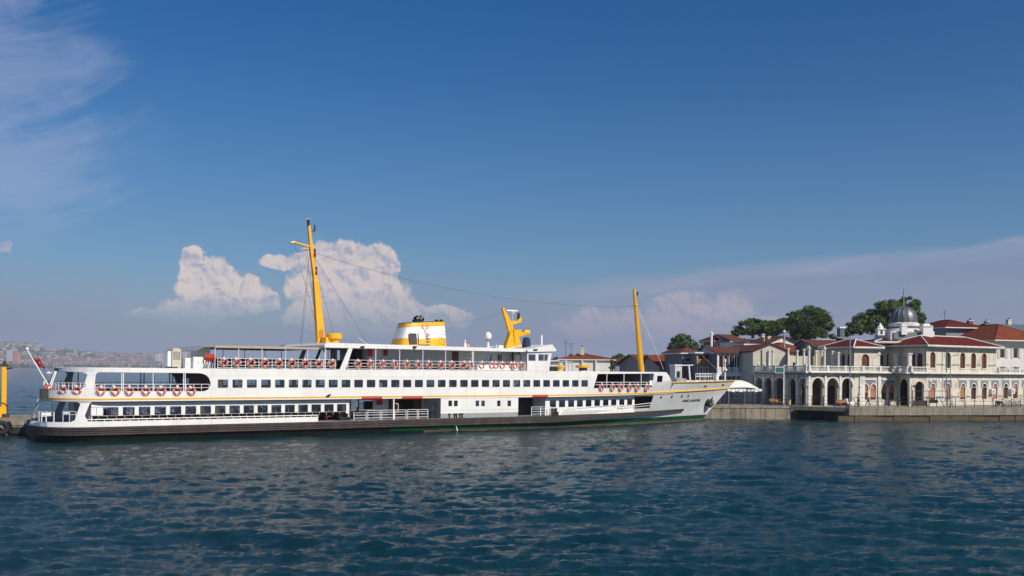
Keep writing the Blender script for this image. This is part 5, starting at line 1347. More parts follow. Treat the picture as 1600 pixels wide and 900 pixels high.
b = MB(); s, z = FPt(1133, 565.5, 0); b.tube((s, 0, 4.6), (s, 0, z), .12, M['white2'], .07); b.lathe([(.14, 0), (.16, .3), (.05, .4)], M['white2'], (s, 0, z), 8); b.sphere((s, -.15, z - 1.1), .2, M['white2'], 6); b.build('jackstaff', ferry)
b = MB(); s, z = FPt(1119.5, 583, 0); b.lathe([(.33, 0), (.33, z - 4.6 - .15), (.4, z - 4.6 - .1), (.4, z - 4.6)], M['white2'], (s, 0, 4.6), 12); b.build('bollard', ferry)
b = MB(); s, z = FPt(1060, 590, -1); b.sphere((s, -1, z - .5), .9, M['grey'], 8, .6); b.box(s - .9, s + .9, -1.6, -.2, 4.6, z - .1, M['chrome']); b.build('covered_windlass', ferry)
# stern horn board, orange lifebuoy light
b = MB(); s, z = NP(73, 608); y = -hw(s, z) - .1; b.prism([(s - .5, z - .75), (s - .2, z + .3), (s + .45, z + .45), (s + .3, z - .5)], inw(y - .12), 0, .5, M['ring']); b.build('float_rack', ferry)
b = MB(); sx, sz = FPt(65, 611, -3.2); b.box(sx - .1, sx + .5, -3.6, -2.8, 3.75, sz + .2, M['dark']); b.build('stern_gear', ferry)
# ---- life rings: each hangs on a rail and can be lifted off
def ring_proto():
    r = empty('life_ring'); b = MB(); b.torus((0, 0, 0), .285, .085, M['ring'], (0, 1, 0), 24, 8, 6, M['ringband']); b.build('ring', r, smooth='auto')
    b = MB(); n = 8; P_ = [(.43 * math.cos(6.283 * i / n), -.02, .43 * math.sin(6.283 * i / n)) for i in range(n + 1)]; b.path(P_, .014, M['ringband'], 4); b.build('grab_line', r)
    b = MB(); b.box(-.07, .07, -.03, .08, .18, .50, M['white2']); b.build('hanger', r); return r
ring0 = ring_proto(); first = [True]
def put_ring(s, y, z, rz, label, group):
    o = ring0 if first[0] else copy_tree(ring0); first[0] = False
    o.location = FM @ Vector((s, y, z)); o.rotation_euler = (0, rnd.uniform(-.3, .3), TH + rz); meta(o, label, 'life ring', group)
stern = [98.8, 120.3]; 
for i, px in enumerate(stern):
    s, z = NP(px, 610.5); put_ring(s, -hw(s, z) - .08, z, math.atan(-(hw(s + .3, z) - hw(s - .3, z)) / .6) * .8, ['orange life ring nearest the stern, aft of the slanted white pillar', 'orange life ring just aft of the slanted white pillar on the upper deck'][i], 'life rings along the open upper deck')
for i, px in enumerate([157.2, 179.6, 201.5, 227.4, 252, 276.3, 298.7]):
    s, z = NP(px, 611); put_ring(s, -hw(s, z) - .08, z, 0, f'orange life ring on the open upper deck, {ORD[i]} ahead of the slanted pillar', 'life rings along the open upper deck')
for i, px in enumerate([350, 370.4, 392.4, 414, 435.6, 456.3, 477.3, 497.8, 517.9]):
    s, z = FPt(px, 566.6); put_ring(s, -W0 - .02, 6.98, 0, f'orange life ring on the rail under the tan awning, {ORD[i]} from the red buckets', 'life rings on the top deck rail')
for i, px in enumerate([559, 578.8, 597.2, 616.3, 634.6, 652.9, 670.6, 689.2, 706.3, 723.9, 734.8]):
    s, z = FPt(px, 567); put_ring(s, -W0 - .02, 6.98, 0, f'orange life ring on the top deck rail, {ORD[i]} ahead of the raked fin', 'life rings on the top deck rail')
for i, px in enumerate([752.5, 768.4, 774.8, 784.6, 799.6, 804.6, 814.8]):
    s, z = FPt(px, 568.3); put_ring(s, -W0 - .02, 6.98, 0, f'orange life ring on the white-panelled rail, {ORD[6 - i]} aft of the wheelhouse', 'life rings on the top deck rail')
for i, px in enumerate([939.3, 956.4, 969.6, 983.2, 995.5, 1010.4]):
    s, z = NP(px, 605.4); e = (hw(s + .3, z) - hw(s - .3, z)) / .6; put_ring(s, -hw(s, z) - .1, z, math.atan(-e), f'orange life ring under the slanted bow opening, {ORD[i]} from its stern end', 'life rings at the bow opening')
b = MB()
s, z = FPt(687, 625, -5); l0 = copy_tree(ring0); l0.location = FM @ Vector((FS(683.6, -5.4), -5.4, 2.75)); meta(l0, 'orange life ring in shade on the wall of the aft boarding bay', 'life ring', 'life rings along the open upper deck')
# ---- flag on the slanted staff
b = MB(); s, z = FPt(80, 614, 0); a = FPt(42.5, 547, 0); bs = FPt(79, 608, 0); b.tube((bs[0], 0, bs[1]), (a[0], 0, a[1]), .07, M['white2'], .045); b.sphere((a[0], 0, a[1] + .1), .14, M['white2'], 8); b.build('flag_staff', ferry)
def build_flag():
    f = empty('national_flag'); b = MB(); n, m_ = 14, 9
    (sa, za), (sb_, zb) = FPt(49, 555, 0), FPt(55, 566, 0); L = 1.6
    # hoist edge along staff, cloth hanging forward and down in folds
    hx, hz = sb_ - sa, zb - za; vs = []
    for i in range(n + 1):
        for j in range(m_ + 1):
            u, v = i / n, j / m_
            x = sa + hx * v + u * L * .62 * (1 - .25 * v); z = za + hz * v - u * .5 - .25 * u * u - .10 * math.sin(v * 5 + u * 7)
            y = .22 * math.sin(u * 9 + v * 3) * (0.25 + u) + .1 * math.sin(v * 9)
            vs.append((x, y, z))
    fs = [(i * (m_ + 1) + j, (i + 1) * (m_ + 1) + j, (i + 1) * (m_ + 1) + j + 1, i * (m_ + 1) + j + 1) for i in range(n) for j in range(m_)]
    b.add(vs, fs, M['flag']); o = b.build('cloth', f, smooth=True); so_ = o.modifiers.new('thickness', 'SOLIDIFY'); so_.thickness = .015
    # white crescent and star lying on the folds
    def on(u, v, d):
        x = sa + hx * v + u * L * .62 * (1 - .25 * v); z = za + hz * v - u * .5 - .25 * u * u - .10 * math.sin(v * 5 + u * 7)
        y = .22 * math.sin(u * 9 + v * 3) * (0.25 + u) + .1 * math.sin(v * 9); return (x, y - d, z)
    b = MB(); outer = []; k = 12
    for i in range(k + 1): t = R(50 + 260 * i / k); outer.append((.34 + .17 * math.cos(t), .5 + .26 * math.sin(t)))
    for i in range(k + 1): t = R(310 - 260 * i / k); outer.append((.375 + .135 * math.cos(t) * 1.0, .5 + .205 * math.sin(t)))
    b.prism(outer, on, .03, .04, M['cloth_white']); star = []
    for i in range(10): t = R(180 + 36 * i); r = 1 if i % 2 == 0 else .4; star.append((.56 + .075 * r * math.cos(t), .5 + .115 * r * math.sin(t)))
    b.prism(star, on, .03, .04, M['cloth_white']); b.build('crescent_and_star', f)
    f.location = (FO.x, FO.y, 0); f.rotation_euler = (0, 0, TH); meta(f, 'red flag with white crescent and star drooping from the slanted stern staff', 'flag')
build_flag()
# gull on the mast head
def gull(loc, rz, label, fly=False, sc=1.0):
    g = empty('seagull', loc, rz); b = MB(); b.lathe([(.02, -.22), (.08, -.1), (.10, 0), (.07, .12), (.05, .17), (.055, .22), (.02, .27)], M['cloth_white'], (0, 0, 0), 8)
    for v in range(len(b.v)): x, y, z = b.v[v]; b.v[v] = (z * sc, y * sc, x * sc + (0.12 * sc if z > .14 else 0.04 * sc))
    b.build('body', g, smooth=True); b = MB()
    for sg in (-1, 1):
        if fly: b.add([(.08 * sc, sg * .05, .05), (-.08 * sc, sg * .05, .05), (-.04 * sc, sg * .35 * sc, .2 * sc), (-.14 * sc, sg * .7 * sc, .1 * sc), (.04 * sc, sg * .36 * sc, .22 * sc), (.0, sg * .2, .1)], [(0, 1, 2, 4), (4, 2, 3)], M['dark' if fly else 'grey'])
        else: b.add([(.1, sg * .09, .1), (-.28, sg * .05, .06), (-.1, sg * .10, .0), (0, sg * .11, .02)], [(0, 1, 2, 3)], M['grey'])
    b.build('wings', g); b = MB()
    if not fly:
        for sg in (-1, 1): b.tube((0, sg * .04, -.02), (0, sg * .04, -.2), .01, M['orange'], n=4)
        b.build('legs', g)
    meta(g, label, 'gull'); return g
s, z = FPt(481.8, 347, 0); gull(FM @ Vector((s, 0, z + .22)), TH + 2.5, 'white gull standing on the very top of the main mast')
g = gull((((1096.5 - 800) / FPX) * 150, 150, ZZ(1096.5, 474, 150)), 1.0, 'small dark bird flying in front of the right hand cloud', True, 1.1)
# water running from the hull side
b = MB(); s = FS(712.5); b.tube((s, -W0 - .1, .62), (s - .05, -W0 - .45, .05), .02, M['foam'], .08, n=6); b.build('drain_spout', ferry)
# ------------------------------------------------------------------ pier behind the ferry and the land on the right
QZ = 1.8; PZ = 1.3
def fw(s, y): v = FM @ Vector((s, y, 0)); return (v.x, v.y)
b = MB(); pier = [fw(-22, 7.3), fw(80, 7.3), fw(80, 21), fw(-22, 21)]
b.prism(pier, lambda u, v, d: (u, v, d), -1.0, PZ, M['conc']); o = b.build('pier'); meta(o, kind='structure')
# cap slabs of the pier edge
b0 = None
for i in range(24):
    s = -21.9 + i * 2.0
    if b0 is None:
        b = MB(); b.box(0, 1.97, 0, .5, 0, .42, M['conc2']); b0 = b.build('slab', None); c = b0
    else: c = b0.copy(); col.objects.link(c)
    c.parent = o; v = FM @ Vector((s, 7.22, PZ - .36)); c.location = v; c.rotation_euler = (0, 0, TH + rnd.uniform(-.002, .002))
# black and white kerb blocks on the pier edge
kb = empty('striped_kerb', (*fw(FS(66, 12), 12.0), PZ), TH); meta(kb, 'black and white striped kerb on the pier seen through the open stern', 'kerb')
for i in range(7):
    b = MB(); b.box(i * .85 + .01, i * .85 + .84, 0, .35, 0, .55, M['black'] if i % 2 else M['white2']); b.build('kerb_block', kb)
def pier_rail(label, sa, sb, y, n, z=PZ, h=1.1):
    e = empty('railing', (*fw(sa, y), z), TH); meta(e, label, 'railing'); L = (sb - sa)
    q = None
    for i in range(n + 1):
        if q is None: b = MB(); b.tube((0, 0, 0), (0, 0, h), .035, M['dark'], n=6); q = b.build('post', e); c = q
        else: c = q.copy(); col.objects.link(c)
        c.location = (L * i / n, 0, 0)
    for zz in (h, h * .55): b = MB(); b.tube((0, 0, zz), (L, 0, zz), .025, M['dark'], n=5); b.build('rail', e)
pier_rail('thin dark railing on the far edge of the pier beyond the stern', -20, 6, 20.6, 6)
pier_rail('thin dark railing on the pier by the yellow gangway post', -14, -4, 9.2, 3)
# yellow gangway post with black head, and tyre fenders
YP = 97.0
p = empty('gangway_post', (*XY(6.2, YP, 600), PZ), TH); meta(p, 'tall yellow steel post with black fittings at the left edge of the pier', 'post')
zt = ZZ(6, 572, YP) - PZ
b = MB(); b.box(-.22, .22, -.2, .2, 0, zt, M['yellow']); b.build('post', p)
b = MB(); b.box(-.34, .34, -.3, .3, zt + .0, zt + .22, M['dark']); b.tube((-.1, 0, zt + .2), (.1, 0, zt + .5), .12, M['dark']); b.tube((.2, -.1, zt - .2), (.7, -.1, zt - .1), .16, M['dark']); b.build('head', p)
b = MB(); b.box(-.8, .45, -.5, .5, .0, .35, M['yellow']); b.box(-.6, -.22, -.3, .3, .35, 1.1, M['yellow']); b.box(-.2, .5, -.64, -.6, .1, .4, M['dark']); b.build('base', p)
b = MB(); b.path([(-1.6, -.3, 2.0), (-.5, -.3, 1.6), (.1, -.3, 1.4), (.4, -.3, 1.0)], .03, M['dark']); b.build('hose', p)
for i, (px, py, r) in enumerate(((2, 668.5, .55), (-22, 668.5, .55))):
    if i: continue
    Y = 89.0; t = empty('tyre_fender', (*XY(px, Y, 668), ZZ(px, py, Y)), TH); b = MB(); b.torus((0, 0, 0), .48, .20, M['rubber'], (0, 1, 0), 28, 12); b.build('tyre', t, smooth=True)
    b = MB(); b.tube((0, 0, .4), (0, .1, 1.0), .03, M['rope']); b.build('rope', t); meta(t, 'big black rubber tyre fender hanging on the pier at the left edge', 'tyre')
b = MB(); x, y = XY(16, 90); b.box(x - 1.2, x + 2.5, y, y + .6, .15, .75, M['beltdark']); o = b.build('fender_timber'); meta(o, 'dark timber fender beam along the waterline left of the ferry stern', 'fender')

# ---- land sheet
QA, QB = (31.0, 133.4), (38.9, 134.3); qd = (Vector(QB) - Vector(QA)).normalized(); QL = Vector(QA) - qd * 16
RA, RB = (45.3, 129.6), (90.0, 139.2); rd = (Vector(RB) - Vector(RA)).normalized(); RE = Vector(RA) + rd * 140
b = MB(); back = Vector((-qd.y, qd.x))
land = [tuple(QL), tuple(QB), (39.5, 138.2), (44.5, 137.0), tuple(RA), tuple(RE), (700, 260), (900, 900), (-30, 900), (-5, 300), (8, 150)]
b.prism(land, lambda u, v, d: (u, v, d), -1.0, QZ, M['pave']); o = b.build('land'); meta(o, kind='structure')
# left quay wall face, built of cast bays
qw = empty('quay_wall', (*QL, 0), math.atan2(qd.y, qd.x)); meta(qw, kind='structure')
Lq = (Vector(QB) - QL).length; nb = int(Lq / 2.1)
for i in range(nb):
    b = MB(); dz = rnd.uniform(0, .03); b.box(i * Lq / nb + .02, (i + 1) * Lq / nb - .02, -.30 - dz, -.003, -1, QZ - .32, M['conc']); b.build('panel', qw)
    b = MB(); b.box(i * Lq / nb + .008, (i + 1) * Lq / nb - .008, -.40, .5, QZ - .31, QZ + .02, M['conc2']); b.build('slab', qw)
# jetty deck over the dark recess
b = MB(); d0 = Vector(QB); d1 = Vector(RA); jd = (d1 - d0); jn = Vector((-jd.y, jd.x)).normalized()
b.prism([tuple(d0 + Vector((.02, -.5))), tuple(d1 + Vector((0, -.1))), tuple(d1 + jn * 8), tuple(d0 + jn * 6)], lambda u, v, d: (u, v, d), QZ - .52, QZ + .006, M['conc2']); o = b.build('jetty_deck'); meta(o, kind='structure')
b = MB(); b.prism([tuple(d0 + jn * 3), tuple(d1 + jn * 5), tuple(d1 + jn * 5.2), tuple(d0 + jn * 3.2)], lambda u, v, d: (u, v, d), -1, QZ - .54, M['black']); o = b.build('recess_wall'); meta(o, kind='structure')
for t in (.3, .62):
    c = d0 + jd * t + jn * .8; b = MB(); b.tube((c.x, c.y, -1), (c.x, c.y, QZ - .53), .28, M['beltdark'], n=10); o = b.build('jetty_pile'); meta(o, f'dark round pile under the jetty slab, {"left" if t < .5 else "right"} one of two in the shadowed gap', 'pile')
# right quay: cap slabs over weathered base stones
qr = empty('quay_wall', (*RA, 0), math.atan2(rd.y, rd.x)); meta(qr, kind='structure')
u = 0.0; i = 0
while u < 46:
    w = rnd.uniform(1.5, 2.1); b = MB(); o_ = rnd.uniform(0, .05); b.box(u + .012, u + w - .012, -.45 - o_, .6, .78, QZ + .03 - rnd.uniform(0, .02), M['conc2']); b.build('slab', qr); u += w
u = -1.5
while u < 46:
    w = rnd.uniform(2.2, 3.4); b = MB(); o_ = rnd.uniform(0, .15); b.box(u + .04, u + w - .04, -.22 - o_, .4, -1, .70 + rnd.uniform(-.03, .03), M['wetstone']); b.build('stone', qr); u += w
# ---- waterfront railings
def quay_rail(label, P0, P1, step, h=1.15, z=QZ + .02, braces=()):
    P0 = Vector(P0); P1 = Vector(P1); L = (P1 - P0).length; a = math.atan2((P1 - P0).y, (P1 - P0).x); e = empty('railing', (*P0, z), a); meta(e, label, 'railing')
    n = max(1, round(L / step)); q = None
    for i in range(n + 1):
        if q is None: b = MB(); b.tube((0, 0, 0), (0, 0, h), .045, M['dark'], n=5); q = b.build('post', e); c = q
        else: c = q.copy(); col.objects.link(c)
        c.location = (L * i / n, 0, 0)
    for zz in (h, h * .62, h * .25): b = MB(); b.tube((0, 0, zz), (L, 0, zz), .028, M['dark'], n=4); b.build('rail', e)
    for x in braces: b = MB(); b.tube((x, 0, h), (x + .5, -.5, .0), .04, M['dark'], n=5); b.build('brace', e)
def ql(px, off=.3):  # point on quay edge line at px
    U = (px - 800) / FPX
    base, d = (QL, qd) if px < 1236 else (Vector(RA), rd)
    t = (U * base.y - base.x) / (d.x - U * d.y); nn = Vector((-d.y, d.x)); return base + d * t + nn * off
quay_rail('dark waterfront railing on the left quay wall in front of the shaded arcade', ql(1106), ql(1231), 1.55, 1.45)
quay_rail('dark waterfront railing over the jetty slab between the two lamp posts', tuple(d0 + Vector((0, .1))), tuple(d1 + Vector((0, .4))), 1.7, 1.45)
quay_rail('long dark railing with slanting braces on the right quay', ql(1329), ql(1640), 1.5, 1.35, braces=(4.6, 13.8, 17.2))
# dark stacked metal fence under the white tent
b = MB()
P0, P1 = Vector(XY(1095, 141)), Vector(XY(1178, 139)); L = (P1 - P0).length; e = empty('metal_fence', (*P0, QZ), math.atan2((P1 - P0).y, (P1 - P0).x)); meta(e, 'tall dark steel bar fence below the white canopy beside the bow', 'fence')
q = None
for i in range(26):
    if q is None: b = MB(); b.box(-.03, .03, -.03, .03, 0, 2.3, M['dark']); q = b.build('bar', e); c = q
    else: c = q.copy(); col.objects.link(c)
    c.location = (L * i / 25, 0, 0)
for zz in (.2, 1.1, 2.2): b = MB(); b.box(0, L, -.02, .02, zz, zz + .06, M['dark']); b.build('rail', e)
# white canopy
tcx, tcy = XY(1154, 141); cn = empty('canopy', (tcx, tcy, QZ), .3); meta(cn, 'white curved fabric canopy between the ferry bow and the arcade', 'canopy')
b = MB(); n, m_ = 10, 6; vs = []; Lc = 4.6; Dc = 3.6
zc = ZZ(1160, 593.5, 140) - QZ; ze = ZZ(1160, 608.5, 140) - QZ
for i in range(n + 1):
    for j in range(m_ + 1):
        u, v = i / n * 2 - 1, j / m_ * 2 - 1
        z = ze + (zc - ze) * (1 - u * u * .9 if u > 0 else 1 - .25 * u * u) * (1 - abs(v) ** 2 * .75) - .05
        vs.append((u * Lc * .62 , v * Dc / 2, z))
fs = [(i * (m_ + 1) + j, (i + 1) * (m_ + 1) + j, (i + 1) * (m_ + 1) + j + 1, i * (m_ + 1) + j + 1) for i in range(n) for j in range(m_)]
b.add(vs, fs, M['whitecanvas']); o = b.build('fabric', cn, smooth=True, fix=False); sm = o.modifiers.new('t', 'SOLIDIFY'); sm.thickness = .03
b = MB(); [b.box(-Lc * .62 + i * Lc * 1.24 / 9, -Lc * .62 + (i + .9) * Lc * 1.24 / 9, -Dc / 2 - .02, -Dc / 2, ze - .25 - .1 * (i % 2), ze + .1, M['whitecanvas']) for i in range(9)]; b.build('valance', cn)
for x in (-2.6, 0, 2.7):
    for y in (-1.7, 1.7): b = MB(); b.tube((x, y, 0), (x, y, ze + .1), .05, M['chrome'], n=6); b.build('pole', cn)

# ------------------------------------------------------------------ ferry terminal
TM = []
P0 = Vector((36.3, 143.6)); P1 = Vector((41.6, 135.0)); P2 = Vector((50.2, 137.9)); P3 = Vector((56.5, 140.4)); P4 = Vector((56.75, 137.0)); K1 = Vector((59.5, 138.0))
KR = K1 + Vector((math.cos(R(32)), math.sin(R(32)))) * 34
term = empty('ferry_terminal', (P1.x, P1.y, QZ)); meta(term, 'cream stone two-storey ferry terminal with arcades, orange blinds and a grey dome', 'building')
TI = Matrix.Translation((-P1.x, -P1.y, -QZ))
def tloc(mb_):  # meshes are made in world coordinates, then moved under the terminal's base
    mb_.v = [tuple(Vector(v) - Vector((P1.x, P1.y, QZ))) for v in mb_.v]; return mb_
def tb(b, name, par=None, **k): return tloc(b).build(name, par or term, **k)
ZC = 6.45     # cornice band
def proj_u(A, B_, px, py=610):   # metres along A->B where the ray at px meets the wall
    U = (px - 800 + ROLL * (py - HY)) / FPX; d = (B_ - A).normalized(); return (U * A.y - A.x) / (d.x - U * d.y)
def zt_at(A, B_, px, py): u = proj_u(A, B_, px, py); d = (B_ - A).normalized(); return ZZ(px, py, (A + d * u).y)
def ring_mould(mp, pl, w, d, mat):
    """raised band around the head of an arch outline"""
    cx = sum(p[0] for p in pl) / len(pl); cy = min(p[1] for p in pl)
    pts_ = pl[1:-1]; out = []
    zs = pts_[0][1]
    for (x, y) in pts_:
        v = Vector((x - cx, y - zs)); 
        v = v.normalized() if v.length > 1e-4 else Vector((0, 1)); out.append((x + v.x * w, y + max(0, v.y) * w))
    b = MB(); b.prism(out + pts_[::-1], mp, -d, -.002, mat); return b
def wall(A, B_, z0, z1, holes, name='wall', mat='stone', th=.35):
    mp = wall_map(A, B_); L = (B_ - A).length; b = MB(); b.plate(rect(0, L, z0, z1), holes, mp, th, M[mat]); tb(b, name); return mp
def filled_arch(mp, pl, kind, k=0):
    """window in an arched opening: brown frame with glazing bars and an orange blind of varied drop"""
    cx = (pl[0][0] + pl[-1][0]) / 2; z0 = pl[0][1]; zt = max(p[1] for p in pl); H = zt - z0
    b = MB(); cz = z0 + H * .5; inn = [(cx + (x - cx) * .84, cz + (z - cz) * .93) for x, z in pl]
    b.plate(pl, [inn], lambda u, v, d=0: mp(u, v, .16 + d), .08, M['shutter'])
    wpl = max(p[0] for p in inn) - min(p[0] for p in inn); lo = min(p[1] for p in inn)
    for i in (1, 2, 3, 4): zz = lo + (H * .8) * i / 5; b.plate(rect(cx - wpl * .46, cx + wpl * .46, zz - .03, zz + .03), [], lambda u, v, d=0: mp(u, v, .17 + d), .05, M['shutter'])
    b.plate(rect(cx - .03, cx + .03, lo, zt - .12), [], lambda u, v, d=0: mp(u, v, .175 + d), .05, M['shutter'])
    w = tb(b, 'window')
    drop = {'full': 1.0, 'half': .55, 'most': .88, 'none': 0.0}[kind]
    if drop < 1:
        b = MB(); b.plate(inn, [], lambda u, v, d=0: mp(u, v, .27 + d), .02, M['innerdark'] if kind != 'none' or k % 2 else M['shutter']); o = tb(b, 'pane', w)
    if drop > 0:
        zz = zt - H * drop; bl = [p for p in inn if p[1] > zz]
        if len(bl) >= 3:
            bl = [(inn[0][0], max(zz, lo))] + [p for p in inn[1:-1] if p[1] > zz] + [(inn[-1][0], max(zz, lo))]
            b = MB(); b.plate(bl, [], lambda u, v, d=0: mp(u, v, .10 + d), .03, M['blind']); tb(b, 'blind', w)
def spandrel(mp, cx, w, zt, d=.03, h=.95, th_=.28):
    """blue tile panel around the window head, framed"""
    b = MB(); b.plate(rect(cx - w / 2, cx + w / 2, zt - h * .55, zt + h * .42), [], lambda u, v, dd=0: mp(u, v, -.02 + dd), .018, M['tileblue']); tb(b, 'tile_panel')
    b = MB(); b.plate(rect(cx - w / 2 - .06, cx + w / 2 + .06, zt + h * .42, zt + h * .42 + .1), [], lambda u, v, dd=0: mp(u, v, -.09 + dd), .088, M['stone2']); tb(b, 'tile_panel_frame')
# shaded arcade P0-P1
dS = (P1 - P0); LS = dS.length
def mk_arcade(A, B_, pxs, wpx, ztop, zspring, inner, rows=None):
    mp = wall_map(A, B_); L = (B_ - A).length; hs = []
    for px, w in zip(pxs, wpx):
        u0 = proj_u(A, B_, px - w / 2); u1 = proj_u(A, B_, px + w / 2); hs.append(arch((u0 + u1) / 2, (u1 - u0) * .86, QZ + .02, zspring, top=ztop, horse=.14))
    b = MB(); b.plate([(0, QZ), (0, ZC - .3), (L, ZC - .3), (L, QZ)], [], mp, .0, M['stone']) if False else None
    b = MB(); b.plate(rect(0, L, QZ, ZC - .22), [[(x, max(z, QZ + .0201)) for x, z in h] for h in hs], mp, .5, M['stone']); tb(b, 'arcade_wall')
    for h in hs: tb(ring_mould(mp, h, .20, .09, M['stone2']), 'arch_moulding')
    # piers with small capitals between the arches
    es = [0] + [(hs[i][-1][0] + hs[i + 1][0][0]) / 2 for i in range(len(hs) - 1)] + [L]
    for e in es:
        e = min(max(e, .2), L - .2); b = MB()
        b.plate(rect(e - .17, e + .17, QZ, ZC - .25), [], lambda u, v, d=0: mp(u, v, -.16 + d), .158, M['stone2']); b.plate(rect(e - .24, e + .24, zspring - .05, zspring + .15), [], lambda u, v, d=0: mp(u, v, -.22 + d), .055, M['stone2'])
        b.plate(rect(e - .24, e + .24, QZ, QZ + .45), [], lambda u, v, d=0: mp(u, v, -.21 + d), .045, M['stone']); tb(b, 'pilaster')
    b = MB(); prev = .3
    for h in hs: 
        cx = (h[0][0] + h[-1][0]) / 2; w = (h[-1][0] - h[0][0]); b.plate([(cx - w * .78, ztop - w * .1), (cx - w * .78, ZC - .45), (cx + w * .78, ZC - .45), (cx + w * .78, ztop - w * .1)], [[(cx - w * .66, ztop - w * .1 + .01)] + [(cx + w * .66 * math.cos(math.pi * (1 - i / 8)), ztop - w * .1 + .011 + (w * .1 + .16) * math.sin(math.pi * i / 8)) for i in range(1, 8)] + [(cx + w * .66, ztop - w * .1 + .01)]], lambda u, v, d=0: mp(u, v, -.022 + d), .02, M['tileblue'])
    tb(b, 'tile_frieze')
    # floor, back wall with door leaves, side lit through the arches
    b = MB(); b.plate(rect(0.5, L, QZ, ZC - .3), [], lambda u, v, d=0: mp(u, v, 3.2 + d), .2, M['brown' if SHADE else 'innertan']); tb(b, 'inner_wall')  # inner wall darker under SHADE: the arcade's shade put into its colour
    for i, h in enumerate(hs):
        cx = (h[0][0] + h[-1][0]) / 2; w = (h[-1][0] - h[0][0]); q = MB(); off = inner[i]
        q.plate(arch(cx + off, w * .62, QZ + .1, zspring - .5, pointed=.1), [], lambda u, v, d=0: mp(u, v, 3.05 + d), .1, M['innerdark']); tb(q, 'door')
    return mp, hs
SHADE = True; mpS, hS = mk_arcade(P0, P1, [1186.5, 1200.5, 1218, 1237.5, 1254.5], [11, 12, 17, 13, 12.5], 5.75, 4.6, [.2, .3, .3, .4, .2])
SHADE = False; mpA, hA = mk_arcade(P1, P2, [1277.5, 1300.7, 1323.3], [19, 19, 18], 5.78, 4.55, [-.5, 0, -.3])
# frontal wing P2-P3 with two pairs of pointed windows
L23 = (P3 - P2).length
dro = ['half', 'most', 'half', 'half']
hs = [arch(proj_u(P2, P3, px), .98, 2.66, 4.1, pointed=.55, horse=.08) for px in (1352, 1364.2, 1381.7, 1393.3)]
mp23 = wall(P2, P3, QZ, ZC - .2, hs)
for i, h in enumerate(hs): filled_arch(mp23, h, dro[i], i); tb(ring_mould(mp23, h, .13, .07, M['stone2']), 'window_moulding')
for cpx in (1358, 1387.5):
    cx = proj_u(P2, P3, cpx); b = MB()
    hh2 = [h for h in hs if abs((h[0][0] + h[-1][0]) / 2 - cx) < 1.2]
    b.plate(rect(cx - 1.15, cx + 1.15, 4.15, 5.5), [[(x, max(z, 4.155)) for x, z in [( (p[0] - (h[0][0]+h[-1][0])/2) * 1.3 + (h[0][0]+h[-1][0])/2, p[1] + .1) for p in h[2:-2]]] for h in hh2], lambda u, v, d=0: mp23(u, v, -.025 + d), .022, M['tileblue']); tb(b, 'tile_panel')
    b = MB(); b.plate(rect(cx - 1.25, cx + 1.25, 5.505, 5.68), [], lambda u, v, d=0: mp23(u, v, -.12 + d), .118, M['stone2']); tb(b, 'tile_panel_frame')
for px in (1345.8, 1373):
    cx = max(.25, proj_u(P2, P3, px)); b = MB(); b.plate(rect(cx - .25, cx + .25, QZ, ZC - .22), [], lambda u, v, d=0: mp23(u, v, -.18 + d), .178, M['stone2']); tb(b, 'pilaster')
# recessed dark return P3-P4 with its big arch
L34 = (P4 - P3).length
mp34 = wall_map(P3, P4)
b = MB(); h = arch(L34 * .5, L34 * .76, QZ + .0201, 4.4, top=5.75, horse=.05); b.plate(rect(0, L34, QZ, ZC - .2), [h], mp34, .12, M['stone']); tb(b, 'porch_wall'); tb(ring_mould(mp34, h, .2, .07, M['stone2']), 'arch_moulding')
# porch P4-K1
L4k = (K1 - P4).length; mp4 = wall_map(P4, K1); cxp = (proj_u(P4, K1, 1428.3) + proj_u(P4, K1, 1444.8)) / 2
h = arch(cxp, 1.6, QZ + .0201, 4.55, horse=.04); b = MB(); b.plate(rect(0, L4k, QZ, ZC - .2), [h], mp4, .4, M['stone']); tb(b, 'porch_wall'); tb(ring_mould(mp4, h, .16, .06, M['stone2']), 'arch_moulding')
b = MB(); b.box(56.6, 60.6, 141.6, 141.7, QZ, ZC - .3, M['innerdark']); tb(b, 'inner_wall')  # near-black back wall puts the shade inside the arch into its colour
b = MB(); b.plate(rect(2.3, L4k + 1.7, QZ, ZC - .3), [], lambda u, v, d=0: mp4(u, v, 2.6 + d), .1, M['innertan']); tb(b, 'inner_wall')
# right wing
pw = [1457.1, 1480.7, 1504.2, 1521.3, 1538.1, 1554.6, 1571.4, 1586.6, 1602, 1617]
kinds = ['most', 'most', 'most', 'none', 'none', 'full', 'none', 'half', 'full', 'half']
hs = [arch(proj_u(K1, KR, px, 605), 1.22, 2.72, 4.15, pointed=.5, horse=.0) for px in pw]
mpR = wall(K1, KR, QZ, ZC - .2, hs); LR = (KR - K1).length
for i, h in enumerate(hs):
    filled_arch(mpR, h, kinds[i], i); tb(ring_mould(mpR, h, .13, .07, M['stone2']), 'window_moulding'); cx = (h[0][0] + h[-1][0]) / 2
    b = MB(); b.plate(rect(cx - .95, cx + .95, 4.4, 5.55), [[((p[0] - cx) * 1.26 + cx, max(4.405, p[1] + .1)) for p in h[2:-2]]], lambda u, v, d=0: mpR(u, v, -.02 + d), .018, M['tileblue']); tb(b, 'tile_panel')
    b = MB(); b.plate(rect(cx - 1.0, cx + 1.0, 5.555, 5.63), [], lambda u, v, d=0: mpR(u, v, -.07 + d), .068, M['stone2']); tb(b, 'tile_panel_frame')
    b = MB(); b.plate(rect(cx - .75, cx + .75, 2.6, 2.715), [], lambda u, v, d=0: mpR(u, v, -.1 + d), .098, M['stone2']); tb(b, 'sill')
es = [0.0] + [x for h in hs for x in (h[0][0] - .2, h[-1][0] + .2)] + [LR]
